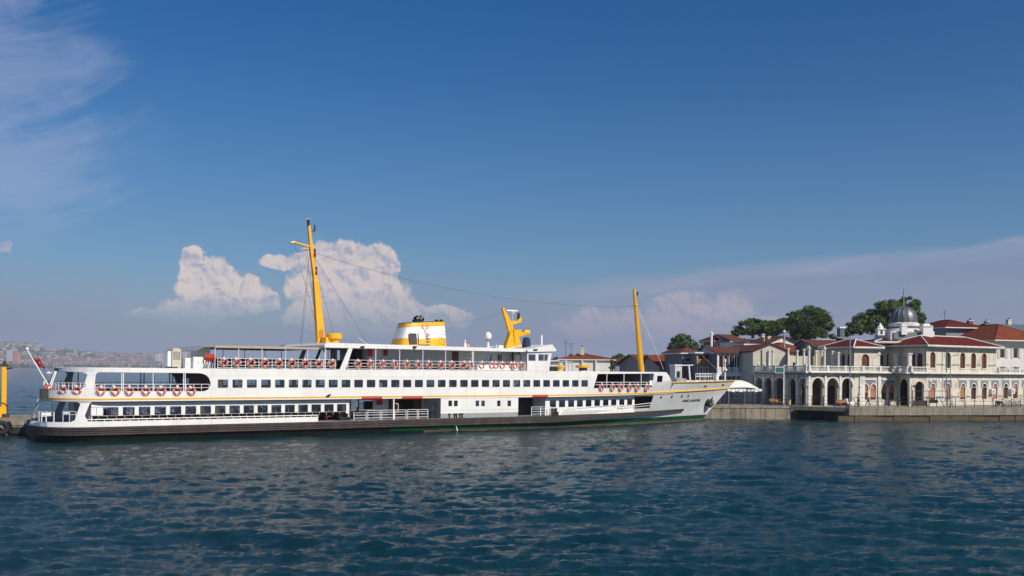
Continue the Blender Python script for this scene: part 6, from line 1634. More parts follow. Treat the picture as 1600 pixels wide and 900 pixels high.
for a, c in zip(es[0::2], es[1::2]):
    b = MB(); b.plate(rect(a + .01, c - .01, 3.05, 3.22), [], lambda u, v, d=0: mpR(u, v, -.03 + d), .028, M['cornice']); tb(b, 'string_band')
b = MB(); b.plate(rect(0, LR, QZ, 2.15), [], lambda u, v, d=0: mpR(u, v, -.08 + d), .078, M['stone']); tb(b, 'plinth')
for (px, py) in ((1454, 594.5), (1469, 594), (1493, 594.5), (1493, 542.8), (1471, 542.5)):
    z = zt_at(K1, KR, px, py); cx = proj_u(K1, KR, px, py); b = MB(); b.plate([(cx + .2 * math.cos(6.283 * i / 10), z + .2 * math.sin(6.283 * i / 10)) for i in range(10)], [], lambda u, v, d=0: mpR(u, v, -.07 + d), .068, M['white2']); tb(b, 'medallion')
for px, w in ((1548, 2), (1578.5, 2)):
    cx = proj_u(K1, KR, px, 612); b = MB(); b.plate(rect(cx - .45, cx + .45, 4.0 - .5, 4.45 - .2), [], lambda u, v, d=0: mpR(u, v, -.5 + d), .45, M['white2']); b.plate(rect(cx - .3, cx + .2, 3.6, 4.1), [], lambda u, v, d=0: mpR(u, v, -.53 + d), .025, M['grey']); tb(b, 'air_conditioner')
for px in (1473.5, ):
    cx = proj_u(K1, KR, px, 600); b = MB(); b.plate(rect(cx - .05, cx + .05, QZ + .1, 10.1), [], lambda u, v, d=0: mpR(u, v, -.6 + d), .1, M['cornice']); tb(b, 'drain_pipe')
# cornice and balustrade round the whole first storey
chain = [P0, P1, P2, P3, P4, K1, KR]
def cornice(ch, z, depth, h, mat, name):
    for A, B_ in zip(ch, ch[1:]):
        mp = wall_map(A, B_); L = (B_ - A).length
        if L < .5: continue
        b = MB(); e0 = depth if A is not ch[0] else depth; b.plate(rect(-.02 if A is not P3 else .6, L + (depth * .4 if B_ not in (P3,) else -.6), z, z + h), [], lambda u, v, d=0: mp(u, v, -depth + d), depth + .3, M[mat]); tb(b, name)
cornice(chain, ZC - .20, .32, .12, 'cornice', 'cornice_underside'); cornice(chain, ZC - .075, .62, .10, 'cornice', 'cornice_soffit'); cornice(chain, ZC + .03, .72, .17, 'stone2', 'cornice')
# canopy edge running left beyond the arcade
b = MB(); v0 = P0 + (P0 - P1).normalized() * 2.4; mpv = wall_map(v0, P0 + (P0 - P1).normalized() * .1); b.plate(rect(0, 2.3, ZC + .03, ZC + .12), [], lambda u, v, d=0: mpv(u, v, -.9 + d), 3.5, M['cornice']); tb(b, 'roof_edge')
# terrace floor
b = MB(); poly = [tuple(P0), tuple(P1), tuple(P2), tuple(P3), tuple(P4), tuple(K1), tuple(KR), tuple(KR + Vector((-8, 14))), tuple(Vector((52, 160))), tuple(Vector((40, 156)))]
b.prism(poly, lambda u, v, d: (u, v, d), ZC - .18, ZC + .18, M['pave']); tb(b, 'terrace_floor')
def balustrade(A, B_, u0, u1, n, z=ZC + .2, h=.82, inset=-.35):
    mp = wall_map(A, B_); f = lambda dd: (lambda u, v, d=0: mp(u, v, inset + dd + d))
    b = MB(); b.plate(rect(u0, u1, z, z + .12), [], f(0), .26, M['stone2']); b.plate(rect(u0, u1, z + h - .13, z + h), [], f(-.02), .30, M['stone2']); tb(b, 'balustrade_rail')
    b = MB(); k = max(2, int((u1 - u0) / .23))
    for i in range(k):
        u = u0 + (u1 - u0) * (i + .5) / k; p = mp(u, 0, inset + .13); b.lathe([(.045, z + .12), (.085, z + .12 + (h - .25) * .35), (.04, z + .12 + (h - .25) * .7), (.07, z + h - .13)], M['stone2'], (p.x, p.y, 0), 6)
    tb(b, 'balusters')
    for i in range(n + 1):
        u = u0 + (u1 - u0) * i / n; b = MB(); b.plate(rect(u - .16, u + .16, z - .02, z + h + .08), [], f(-.05), .36, M['stone2']); tb(b, 'balustrade_pier')
balustrade(P0, P1, .15, LS - .1, 5); balustrade(P1, P2, .1, (P2 - P1).length, 3); balustrade(P2, P3, .1, L23 - .5, 2); balustrade(P4, K1, .1, L4k - .1, 1); 
uE = proj_u(K1, KR, 1557.5, 560); balustrade(K1, KR, uE + .1, LR, 6, h=.7)
b = MB(); balustrade(P3, P4, .7, L34 - .1, 1)
# free-standing terrace columns and lamps
def column(px, pt, Y, lamp=False):
    x, y = XY(px, Y, 560); z1 = ZZ(px, pt, Y); b = MB(); b.lathe([(.26, ZC + .2), (.26, ZC + .5), (.19, ZC + .55), (.16, z1 - .35), (.25, z1 - .25), (.27, z1 - .05), (.1, z1)], M['stone2'], (x, y, 0), 10)
    if lamp: b.sphere((x, y, z1 + .12), .14, M['white2'], 6)
    tb(b, 'terrace_column')
for px, pt, Y in ((1201.5, 547, 143), (1207.5, 547, 147), (1231.5, 544, 144), (1245.5, 547, 141), (1256, 545, 138.5), (1264, 543, 135.6), (1275, 547.5, 143), (1283.8, 547, 144), (1288.2, 544, 136.5), (1300.5, 548, 142), (1309.8, 550, 138), (1314, 549.5, 143)):
    column(px, pt, Y, px in (1264, 1288.2))
for px in (1184.5, 1193, 1246, 1339, 1365.5):
    x, y = XY(px, 141, 570); b = MB(); b.tube((x, y, ZC + .9), (x, y, ZC + 1.15), .05, M['dark'], n=6); b.sphere((x, y, ZC + 1.3), .17, M['white2'], 7); tb(b, 'terrace_lamp')
# ---- upper storey blocks
def upper_block(corner, ang, LF, LL, z0, ze, hf, hl, name, rf='roofred', apex=None, over=1.1, kindsF=None, kindsL=None, hl_w=.6):
    """corner = nearest corner; front runs right at ang, left face runs back-left"""
    c = Vector(corner); d = Vector((math.cos(ang), math.sin(ang))); n = Vector((-d.y, d.x))
    A, B_ = c, c + d * LF; Lk = c + n * LL
    mpF = wall_map(A, B_); b = MB(); b.plate(rect(0, LF, z0, ze), hf, mpF, .3, M['stone']); tb(b, name)
    mpL = wall_map(Lk, A); b = MB(); b.plate(rect(0, LL - .002, z0, ze), hl, mpL, .3, M['stone']); tb(b, name)
    bk = B_ + n * LL; b = MB(); b.plate(rect(0.01, LL, z0, ze), [], wall_map(B_, bk), .3, M['stone']); b.plate(rect(0.31, LF - .31, z0, ze), [], wall_map(bk, Lk), .3, M['stone']); tb(b, name)
    for i, h in enumerate(hf): filled_arch(mpF, h, 'none', i)
    for i, h in enumerate(hl): filled_arch(mpL, h, 'none', 1)
    o = over; q = [c - d * o - n * o, B_ + d * o - n * o, bk + d * o + n * o, Lk - d * o + n * o]
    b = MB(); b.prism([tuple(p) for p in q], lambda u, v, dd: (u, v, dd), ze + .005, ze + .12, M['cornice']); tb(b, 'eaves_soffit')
    b = MB(); q2 = [c - d * (o + .06) - n * (o + .06), B_ + d * (o + .06) - n * (o + .06), bk + d * (o + .06) + n * (o + .06), Lk - d * (o + .06) + n * (o + .06)]; b.prism([tuple(p) for p in q2], lambda u, v, dd: (u, v, dd), ze + .125, ze + .34, M['stone2']); tb(b, 'eaves')
    # hipped roof
    hgt = apex if apex else 1.6; half = min(LF, LL) / 2 + o
    if LF >= LL: r0 = c + d * (half - o) + n * LL / 2; r1 = B_ - d * (half - o) + n * LL / 2
    else: r0 = c + n * (half - o) + d * LF / 2; r1 = Lk - n * (half - o) + d * LF / 2
    zb = ze + .345; V = [(*q[0], zb), (*q[1], zb), (*q[2], zb), (*q[3], zb), (*r0, zb + hgt), (*r1, zb + hgt)]
    fs = [(0, 1, 5, 4), (1, 2, 5), (2, 3, 4, 5), (3, 0, 4)] if LF >= LL else [(0, 1, 4), (1, 2, 5, 4), (2, 3, 5), (3, 0, 4, 5)]
    b = MB(); b.add(V, fs + [(3, 2, 1, 0)], M[rf]); tb(b, 'roof')
    b = MB()
    hips = [(0, 4), (1, 5), (2, 5), (3, 4), (4, 5)] if LF >= LL else [(0, 4), (1, 4), (2, 5), (3, 5), (4, 5)]
    for i, j in hips: b.tube(V[i], V[j], .10, M['stone2'], n=6)
    tb(b, 'roof_ridge')
    return mpF, mpL
ZU = ZC + .19
# right block over the right wing (left face open loggia)
ze = 10.3; cR = K1 + Vector((math.cos(R(32)), math.sin(R(32)))) * .12 + Vector((-math.sin(R(32)), math.cos(R(32)))) * .05
LFR = uE - .2
pu = [1457.6, 1481.3, 1504.2, 1521.3, 1538]
e_ = cR + Vector((math.cos(R(32)), math.sin(R(32)))) * LFR
hf = [arch(proj_u(cR, e_, px, 560), 1.2, ZU + .70, ZU + 2.5, top=ZU + 3.0) for px in pu]
upL = Vector((-math.sin(R(32)), math.cos(R(32)))); LLR = 6.3
LkR = cR + upL * LLR
hl = [arch(proj_u(LkR, cR, px, 560), .9, ZU + .3, ZU + 2.3, top=ZU + 2.85) for px in (1426, 1437)]
upper_block(cR, R(32), LFR, LLR, ZU, ze, hf, hl, 'upper_wall', apex=1.5, over=.8)
mpU = wall_map(cR, e_)
us = [0.0] + [x for h in hf for x in (h[0][0] - .25, h[-1][0] + .25)] + [LFR]
for a, c in zip(us[0::2], us[1::2]):
    b = MB(); b.plate(rect(a + .02, c - .02, 7.72, 7.9), [], lambda u, v, d=0: mpU(u, v, -.03 + d), .028, M['cornice']); tb(b, 'string_band')
for h in hf: b = MB(); cx = (h[0][0] + h[-1][0]) / 2; b.plate(rect(cx - .75, cx + .75, h[0][1] - .14, h[0][1] - .005), [], lambda u, v, d=0: mpU(u, v, -.12 + d), .118, M['stone2']); tb(b, 'sill')
# left block behind the arcade terrace
cL = Vector(XY(1334.5, 139.6, 560)); angL = R(21); dL = Vector((math.cos(angL), math.sin(angL))); nL = Vector((-dL.y, dL.x))
LFL = proj_u(cL, cL + dL, 1370.5, 560); LLL = 6.4; LkL = cL + nL * LLL
hf = [arch(proj_u(cL, cL + dL, 1352.3, 560), 1.4, ZU + .3, ZU + 2.0, top=ZU + 2.6, horse=.0)]
hl = [arch(proj_u(LkL, cL, px, 560), .75, ZU + .2, ZU + 2.3, top=ZU + 2.7) for px in (1317.3, 1326.3)]
upper_block(cL, angL, LFL, LLL, ZU, 10.0, hf, hl, 'upper_wall', apex=1.1, over=.7)
# centre block, taller, with three arched windows, parapet, drum and dome
cC = Vector(XY(1372, 143.2, 560)); dC = Vector((math.cos(R(8)), math.sin(R(8)))); eC = cC + dC * proj_u(cC, cC + dC, 1417, 560)
pc = [(1377.5, 5.5, 9.35), (1391, 11, 9.75), (1409, 6, 9.2)]
hf = [arch((proj_u(cC, eC, px - w / 2, 560) + proj_u(cC, eC, px + w / 2, 560)) / 2, w / FPX * 143 * 1.0, ZU + .25, t - .55, top=t) for px, w, t in pc]
upper_block(cC, R(8), (eC - cC).length, 6.5, ZU, 10.9, hf, [], 'centre_wall', apex=.55, over=1.25, rf='roofred')
mpC = wall_map(cC, eC)
for h in hf: tb(ring_mould(mpC, h, .2, .08, M['stone2']), 'arch_moulding')
for a, c in ((1384.6, 1399.5), (1405, 1413)):
    ua, uc = proj_u(cC, eC, a, 555), proj_u(cC, eC, c, 555); hh = hf[1] if a < 1400 else hf[2]; cx = (hh[0][0] + hh[-1][0]) / 2; top_ = max(p[1] for p in hh)
    b = MB(); b.plate(rect(ua, uc, top_ + .22, top_ + .55), [], lambda u, v, d=0: mpC(u, v, -.03 + d), .028, M['tileblue']); tb(b, 'tile_panel')
for px in (1371.5, 1399.5, 1421.2):
    x, y = XY(px, 141.5 if px < 1410 else 137.6, 570); zz = 9.2 if px < 1410 else 9.2; b = MB(); b.box(x - .24, x + .24, y - .24, y + .24, ZU + .8, zz, M['stone2']); b.box(x - .33, x + .33, y - .33, y + .33, zz, zz + .22, M['stone2']); tb(b, 'terrace_pier')
# parapet, drum, dome
DY = 147.0; dx, dy = XY(1412, DY, 500)
Zp = lambda px, py: ZZ(px, py, DY)
b = MB(); x0 = XY(1378, DY, 515)[0]; x1 = XY(1445, DY, 515)[0]; b.box(x0, x1, dy - 3.4, dy + 3.0, 11.0, Zp(1412, 519), M['stone2']); b.box(x0 + .4, x1 - .4, dy - 3.6, dy - 3.41, 11.6, Zp(1412, 521), M['cornice']); tb(b, 'parapet')
b = MB(); r1 = (1433 - 1391.5) / 2 / FPX * DY
b.lathe([(r1 * 1.35, Zp(1412, 519) + .01), (r1 * 1.22, Zp(1412, 514.5)), (r1 * 1.02, Zp(1412, 514)), (r1 * 1.0, Zp(1412, 510.5)), (r1 * 1.08, Zp(1412, 510)), (r1 * 1.10, Zp(1412, 506)), (r1 * .98, Zp(1412, 504.5))], M['stone2'], (dx, dy, 0), 32)
tb(b, 'drum', smooth='auto')
b = MB(); b.lathe([(r1 * 1.03, Zp(1412, 513.5)), (r1 * 1.03, Zp(1412, 511.2))], M['lead'], (dx, dy, 0), 32); tb(b, 'drum_band')
zb, zt = Zp(1412, 504.5), Zp(1412, 478.4); nseg = 16
b = MB(); prof = [(r1 * .98 * math.cos(t) ** .82 if t < 1.57 else .02, zb + (zt - zb) * math.sin(t)) for t in [math.pi / 2 * i / 10 for i in range(11)]]; prof[-1] = (.03, zt); b.lathe(prof, M['lead'], (dx, dy, 0), nseg); tb(b, 'dome')
b = MB()
for k in range(nseg):
    a = 2 * math.pi * k / nseg; b.path([(dx + (r + .02) * math.cos(a), dy + (r + .02) * math.sin(a), z) for r, z in prof], .035, M['lead'], 4)
tb(b, 'dome_rib')
b = MB(); b.tube((dx, dy, zt - .1), (dx, dy, Zp(1411.5, 443)), .06, M['wallcream'], .03); tb(b, 'flagpole')
fl = empty('flag', (dx, dy, 0)); b = MB(); z0 = Zp(1411, 460); z1 = Zp(1411, 450)
vs = [(.03 - .14 * u - .02, .05 * math.sin(v * 5 + u * 3), z1 + (z0 - z1) * v - u * .2) for u in (0, .5, 1) for v in (0, .25, .5, .75, 1)]
b.add(vs, [(i * 5 + j, (i + 1) * 5 + j, (i + 1) * 5 + j + 1, i * 5 + j + 1) for i in range(2) for j in range(4)], M['flag']); o = b.build('cloth', fl); sm = o.modifiers.new('t', 'SOLIDIFY'); sm.thickness = .02; meta(fl, 'small furled red flag on the pole above the grey dome', 'flag')
def turret(px, pt, pb, w, slim=True):
    x, y = XY(px, 143.5, 515); z1, z0 = ZZ(px, pt, 143.5), ZZ(px, pb, 143.5); h = z1 - z0; b = MB()
    if slim:
        b.box(x - w, x + w, y - w, y + w, z0, z0 + h * .45, M['white2']); b.box(x - w * 1.25, x + w * 1.25, y - w * 1.25, y + w * 1.25, z0 + h * .45, z0 + h * .52, M['white2'])
        b.lathe([(w * .95, z0 + h * .52), (w * .8, z0 + h * .7), (w * .35, z0 + h * .82), (w * .3, z0 + h * .86), (w * .4, z0 + h * .9), (.03, z1)], M['white2'], (x, y, 0), 12)
        b.box(x - w * .3, x + w * .3, y - w - .02, y - w - .002, z0 + h * .08, z0 + h * .38, M['innerdark'])
    else:
        b.box(x - w, x + w, y - w, y + w, z0, z0 + h * .78, M['white2']); b.box(x - w * 1.15, x + w * .9, y - w * 1.15, y + w * .9, z0 + h * .78, z0 + h * .86, M['white2']); b.box(x - w * .8, x + w * .5, y - w * .7, y + w * .6, z0 + h * .86, z1, M['white2'])
    tb(b, 'turret')
turret(1375.3, 504.5, 524, .52); turret(1447, 506, 527, .72, False); turret(1411.5, 506, 523, .42, False)

# ------------------------------------------------------------------ houses
def house(name, label, px, Y, ang, L, D, z0, ze, roof='hip', rh=1.8, wm='wallwhite', rm='rooforange', wf=(), wl=(), over=.5, cat='house', wlm=None, shut=None, extra=None, group=None, eave='wallwhite'):
    """corner nearest to the viewer at (px, Y); front face runs right along ang, left face runs back-left. wf, wl: windows (u0,u1,z0,z1)"""
    x, y = XY(px, Y, 560); e = empty(name, (x, y, z0), ang); meta(e, label, cat, group)
    H = ze - z0
    def W(v): return v - z0
    mF = lambda u, v, d=0.0: (u, d, v); mL = lambda u, v, d=0.0: (d, D - u, v)
    hf = [rect(a, c, W(p), W(q)) for a, c, p, q in wf]; hl = [rect(a, c, W(p), W(q)) for a, c, p, q in wl]
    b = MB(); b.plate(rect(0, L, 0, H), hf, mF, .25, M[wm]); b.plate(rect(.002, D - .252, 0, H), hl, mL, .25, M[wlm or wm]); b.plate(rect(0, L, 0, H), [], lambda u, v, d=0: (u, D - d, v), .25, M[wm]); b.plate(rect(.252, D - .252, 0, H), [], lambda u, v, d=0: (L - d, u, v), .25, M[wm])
    b.box(.25, L - .25, .25, D - .25, H - .3, H - .1, M['innerdark']); b.build('wall', e)
    for k, (mp, hh) in enumerate(((mF, hf), (mL, hl))):
        for h in hh:
            u0, u1, v0, v1 = h[0][0], h[2][0], h[0][1], h[1][1]; f = min(.09, (u1 - u0) * .12); b = MB()
            b.plate(h, [rect(u0 + f, u1 - f, v0 + f, v1 - f)], lambda u, v, d=0: mp(u, v, .06 + d), .08, M['white2' if wm != 'woodorange' else 'shutter']); 
            nm = max(1, int((u1 - u0) / .8))
            for i in range(1, nm): uu = u0 + (u1 - u0) * i / nm; b.plate(rect(uu - .035, uu + .035, v0 + f, v1 - f), [], lambda u, v, d=0: mp(u, v, .065 + d), .06, M['white2'])
            w = b.build('window', e); b = MB(); b.plate(rect(u0 + f, u1 - f, v0 + f, v1 - f), [], lambda u, v, d=0: mp(u, v, .11 + d), .02, M['winglass']); b.build('pane', w)
            if shut:
                b = MB()
                for s_ in (-1, 1):
                    ua = u0 - (u1 - u0) * .55 if s_ < 0 else u1 + .02; ub = u0 - .02 if s_ < 0 else u1 + (u1 - u0) * .55
                    b.plate(rect(ua, ub, v0, v1), [], lambda u, v, d=0: mp(u, v, -.06 + d), .055, M[shut])
                b.build_each('shutter', w)
    o = over; b = MB(); zb = H + .01
    q = [(-o, -o), (L + o, -o), (L + o, D + o), (-o, D + o)]
    if roof == 'hip':
        hw_ = min(L, D) / 2; 
        if L >= D: r0, r1 = (hw_, D / 2), (L - hw_, D / 2); fs = [(0, 1, 5, 4), (1, 2, 5), (2, 3, 4, 5), (3, 0, 4)]
        else: r0, r1 = (L / 2, hw_), (L / 2, D - hw_); fs = [(0, 1, 4), (1, 2, 5, 4), (2, 3, 5), (3, 0, 4, 5)]
        b.prism(q, lambda u, v, d: (u, v, d), zb, zb + .18, M[eave]); b.build('eaves', e); b = MB()
        b.add([(x_, y_, zb + .185) for x_, y_ in q] + [(*r0, zb + .185 + rh), (*r1, zb + .185 + rh)], fs + [(3, 2, 1, 0)], M[rm]); b.build('roof', e)
        b = MB(); hips = [(0, 4), (1, 5), (2, 5), (3, 4), (4, 5)] if L >= D else [(0, 4), (1, 4), (2, 5), (3, 5), (4, 5)]; V = [(x_, y_, zb + .2) for x_, y_ in q] + [(*r0, zb + .2 + rh), (*r1, zb + .2 + rh)]
        for i, j in hips: b.tube(V[i], V[j], .09, M[rm], n=5)
        b.build('ridge_tiles', e)
    elif roof in ('gx', 'gy'):   # gx: ridge parallel to front; gy: gable faces front
        if roof == 'gx': V = [(-o, -o, zb), (L + o, -o, zb), (L + o, D + o, zb), (-o, D + o, zb), (-o, D / 2, zb + rh), (L + o, D / 2, zb + rh)]; F = [(0, 1, 5, 4), (2, 3, 4, 5)]; G = [(3, 0, 4), (1, 2, 5)]
        else: V = [(-o, -o, zb), (L + o, -o, zb), (L + o, D + o, zb), (-o, D + o, zb), (L / 2, -o, zb + rh), (L / 2, D + o, zb + rh)]; F = [(1, 2, 5, 4), (3, 0, 4, 5)]; G = [(0, 1, 4), (2, 3, 5)]
        top = [(x_, y_, z_ + .16) for x_, y_, z_ in V]
        for f in F:
            n = len(f); b.add([top[i] for i in f] + [(V[i][0], V[i][1], V[i][2] + .02) for i in f], [tuple(range(n)), tuple(range(2 * n - 1, n - 1, -1))] + [(i, (i + 1) % n, n + (i + 1) % n, n + i) for i in range(n)], M[rm])
        b.build('roof', e); b = MB()
        for g in G:
            n = 3; s_ = .6; pts_ = []
            for i in g:
                x_, y_, z_ = V[i]; pts_.append((min(max(x_, 0), L), min(max(y_, 0), D), z_ if z_ < zb + rh * .5 else z_ ))
            off = (.25 if roof == 'gy' else 0)
            dirv = Vector((0, 1, 0)) if roof == 'gy' else Vector((1, 0, 0))
            sg = 1 if (pts_[0][1] < D / 2 if roof == 'gy' else pts_[0][0] < L / 2) else -1
            P2_ = [tuple(Vector(p) + dirv * sg * .25) for p in pts_]; b.add(pts_ + P2_, [(0, 1, 2), (5, 4, 3), (0, 1, 4, 3), (1, 2, 5, 4), (2, 0, 3, 5)], M[wm])
        b.build_each('gable', e)
    elif roof == 'flat':
        b.prism(q, lambda u, v, d: (u, v, d), zb, zb + .25, M[rm]); b.build('roof', e)
    elif roof == 'shed':
        b.add([(-o, -o, zb), (L + o, -o, zb), (L + o, D + o, zb + rh), (-o, D + o, zb + rh), (-o, -o, zb + .15), (L + o, -o, zb + .15), (L + o, D + o, zb + rh + .15), (-o, D + o, zb + rh + .15)],
              [(3, 2, 1, 0), (4, 5, 6, 7), (0, 1, 5, 4), (1, 2, 6, 5), (2, 3, 7, 6), (3, 0, 4, 7)], M[rm]); b.build('roof', e)
        b = MB(); b.add([(0, D, H), (L, D, H), (0, D, H + rh * .95), (L, D, H + rh * .95), (0, D - .2, H), (L, D - .2, H), (0, D - .2, H + rh * .9), (L, D - .2, H + rh * .9)], [(0, 1, 3, 2), (4, 6, 7, 5), (0, 2, 6, 4), (1, 5, 7, 3), (2, 3, 7, 6), (0, 4, 5, 1)], M[wm]); b.build('back_wall', e)
    if extra: extra(e, H, L, D)
    return e
def MBadd(e, x0, x1, y0, y1, z0, z1, m, name):
    b = MB(); b.box(x0, x1, y0, y1, z0, z1, M[m]); return b.build(name, e)
def chimney(x, y, h, w=.4, m='wallcream', z=None):
    def f(e, H, L, D):
        b = MB(); zz = H + (z or .3); b.box(x - w, x + w, y - w * .7, y + w * .7, zz, zz + h, M[m]); b.box(x - w * 1.2, x + w * 1.2, y - w * .9, y + w * .9, zz + h, zz + h + .12, M['stone2'])
        b.tube((x, y, zz + h + .1), (x, y, zz + h + .5), w * .3, M['roofbrown'], n=8); b.build('chimney', e)
    return f
def allx(*fs):
    def f(e, H, L, D):
        for g in fs: g(e, H, L, D)
    return f
def antenna(x, y, h, z=.3):
    def f(e, H, L, D):
        b = MB(); b.tube((x, y, H + z), (x, y, H + z + h), .04, M['dark'], n=5)
        for k in range(3): b.tube((x - .5, y, H + z + h - .2 - .25 * k), (x + .5, y, H + z + h - .2 - .25 * k), .02, M['dark'], n=4)
        b.build('antenna', e)
    return f
def row(n, u0, u1, w, za, zb): return [(u0 + (u1 - u0) * (i + .5) / n - w / 2, u0 + (u1 - u0) * (i + .5) / n + w / 2, za, zb) for i in range(n)]
Zy = lambda px, py, Y: ZZ(px, py, Y)
def Lr(px0, px1, Y, ang): # length of face starting at (px0,Y) going right at ang until px1
    A = Vector(XY(px0, Y, 560)); d = Vector((math.cos(ang), math.sin(ang))); return proj_u(A, A + d, px1, 560)
def Ll(px0, px1, Y, ang):
    A = Vector(XY(px0, Y, 560)); n = Vector((-math.sin(ang), math.cos(ang))); return proj_u(A, A + n, px1, 560)
# --- right of the terminal
a = R(22); Y = 163
house('white_mansion', 'white house with cream shutters and broad orange roof rising behind the terminal right wing', 1555.5, Y, R(14), 9.4, 18, QZ, Zy(1555, 533.0, Y), 'hip', 2.9, 'wallwhite', 'rooforange',
      wf=[(u, u + 1.0, z, z + h) for u in (.9, 3.6, 6.3) for z, h in ((9.2, 1.8), (6.3, 1.5))], wl=[(2, 3, 9.2, 11), (5, 6, 9.2, 11)], over=1.3, shut='wallcream')
b = MB()
house('rear_wing', 'older house with low red hipped roof and white eaves behind the terminal dome', 1478, 172, R(14), 7, 9.5, QZ, Zy(1500, 513, 172), 'hip', 1.5, 'wallgrey', 'roofred', wf=[(2, 3, 11, 12.3)], over=.9, extra=allx(antenna(2.0, 3, 2.0, 1.5), chimney(6.6, 2, 1.2, .45, 'brown', .3)))
house('grey_house', 'dark grey house with slate roof and chimneys at the right edge', 1566, 215, R(20), 26, 10, QZ, Zy(1580, 519, 215), 'gx', 2.0, 'wallslate_and_shade', 'roofgrey', wf=[(2, 3.2, 13, 14.4), (5, 6.2, 13, 14.4)], extra=allx(chimney(.6, 5, 1.6, .45, 'wallslate_and_shade', 1.0), chimney(7.2, 5, 1.9, .5, 'wallcream', 1.2)))
# --- between the terminal's left block and the trees
house('brown_roof_house', 'low yellow-walled house with long brown tiled roof behind the terrace columns', 1271, 168, R(8), Lr(1271, 1345, 168, R(8)), 8, QZ, Zy(1300, 543, 168), 'gx', 1.3, 'wallyellow', 'roofbrown', wf=[(1.5, 2.7, 8, 9.3)])
house('flat_annexe', 'pale flat roof with cream edge above the brown tiled roof', 1275, 185, R(10), Lr(1275, 1305, 185, R(10)), 6, QZ, Zy(1290, 532.5, 185), 'flat', 0, 'wallcream', 'wallcream')
house('dark_kiosk', 'small dark building with white top between the two big trees', 1312.5, 178, R(10), .9, 1.2, QZ, Zy(1316, 513, 178), 'flat', 0, 'roofgrey', 'white2', over=.15)
e = house('blue_rooftop_shelter', 'blue and grey rooftop shelter beside the red hip roof of the terminal', 1320, 160, R(10), Lr(1320, 1337, 160, R(10)), 3, QZ, Zy(1328, 531.5, 160), 'shed', .5, 'bluesky', 'wallgrey', over=.2)
house('yellow_wall_house', 'cream house wall with two white doors behind the terrace balustrade', 1233, 158, R(12), Lr(1233, 1262, 158, R(12)), 7, QZ, Zy(1245, 551, 158), 'gx', 1.0, 'wallcream', 'rooforange', wf=[(.6, 1.2, 7.0, 8.2)])
# dark dome tent
x, y = XY(1257, 150, 545); z1 = ZZ(1257, 534.5, 150); z0 = ZZ(1257, 556, 150); b = MB(); b.lathe([(1.55, 0), (1.5, (z1 - z0) * .45), (1.15, (z1 - z0) * .8), (.6, (z1 - z0) * .96), (.05, z1 - z0)], M['black'], (0, 0, 0), 14); o = b.build('covered_dome', smooth='auto'); o.location = (x, y, z0); meta(o, 'dark navy rounded cover standing on a roof behind the terrace', 'cover')
house('orange_small_roof', 'small house with low orange roof just right of the big grey gable', 1216, 170, R(20), Lr(1216, 1250, 170, R(20)), 6, QZ, Zy(1230, 546.5, 170), 'hip', 1.1, 'wallcream', 'rooforange', over=.7)
e = house('white_gable_house', 'white gabled house end under the biggest tree with slim flue pipe', 1200, 186, R(14), Lr(1200, 1246, 186, R(14)), 8, QZ, Zy(1220, 537.5, 186), 'gy', 1.5, 'wallwhite', 'roofbrown', extra=allx(chimney(.5, 3, 1.6, .3), chimney(1.8, 3, 1.2, .3)))
b = MB(); x, y = XY(1225.3, 160, 530); z1 = ZZ(1225, 519, 160); b.tube((0, 0, 0), (0, 0, z1 - 7), .16, M['grey'], n=8); b.lathe([(.24, 0), (.28, .15), (.05, .35)], M['white2'], (0, 0, z1 - 7), 8); o = b.build('flue_pipe'); o.location = (x, y, 7); meta(o, 'slim grey metal flue rising in front of the largest tree', 'flue')
# big gable over the arcade
Yg = 151
zz1 = Zy(1176, 550, Yg); Lg = Lr(1176.5, 1232, Yg, R(6))
def gable_extra(e, H, L, D):
    for u, py in ((1.4, 0), (2.3, -.3), (5.4, 0)):
        b = MB(); b.tube((u, -.12, 1), (u, -.12, H + .4 + py), .06, M['dark'], n=5); b.build('wall_pipe', e)
    b = MB(); b.box(L - 2.6, L - .6, -.5, -.02, H - 2.6, H - 2.4, M['shutter']); b.build('awning', e)
house('grey_gable_house', 'large plain grey-cream gable wall rising above the left end of the arcade', 1176.5, Yg, R(6), Lg, 12, QZ, zz1, 'gy', Zy(1203, 538.0, Yg) - zz1, 'wallcream', 'roofbrown', wf=[(Lg - 2.4, Lg - .8, zz1 - 4.3, zz1 - 2.9)], over=.25, extra=gable_extra)
# tavern with two glazed verandas
Yv = 156
def ver_extra(e, H, L, D):
    for i in range(9): b = MB(); b.box(i * L / 8 - .05, i * L / 8 + .05, -.1, 0, 0, H, M['white2'] if i % 4 == 0 else M['shutter']); b.build('post', e)
    b = MB(); b.box(0, L, -.16, -.102, H * .52, H * .60, M['white2']); b.build('deck_band', e); b = MB(); b.box(0, L, -.16, -.102, H * .22, H * .26, M['woodorange']); b.build('parapet_band', e)
    b = MB(); b.box(L - 2.9, L, -.05, -.01, H * .60, H * .99, M['grey']); b.build('screen', e)
LV = Lr(1121, 1181, Yv, R(8)); zv = Zy(1150, 552.5, Yv)
house('veranda_restaurant', 'two-storey waterfront restaurant with dark glazed verandas and brown tiled roof', 1121, Yv, R(8), LV, 12, QZ, zv, 'gx', 1.15, 'wallwhite', 'roofbrown', wlm='wallslate_and_shade',  # left wall of a white house, its shade painted in as slate
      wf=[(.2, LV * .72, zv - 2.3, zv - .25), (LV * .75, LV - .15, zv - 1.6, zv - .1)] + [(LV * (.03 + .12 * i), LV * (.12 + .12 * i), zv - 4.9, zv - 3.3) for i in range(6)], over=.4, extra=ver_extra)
def slope_roof_bits(label, px, py, Y, w, h): pass
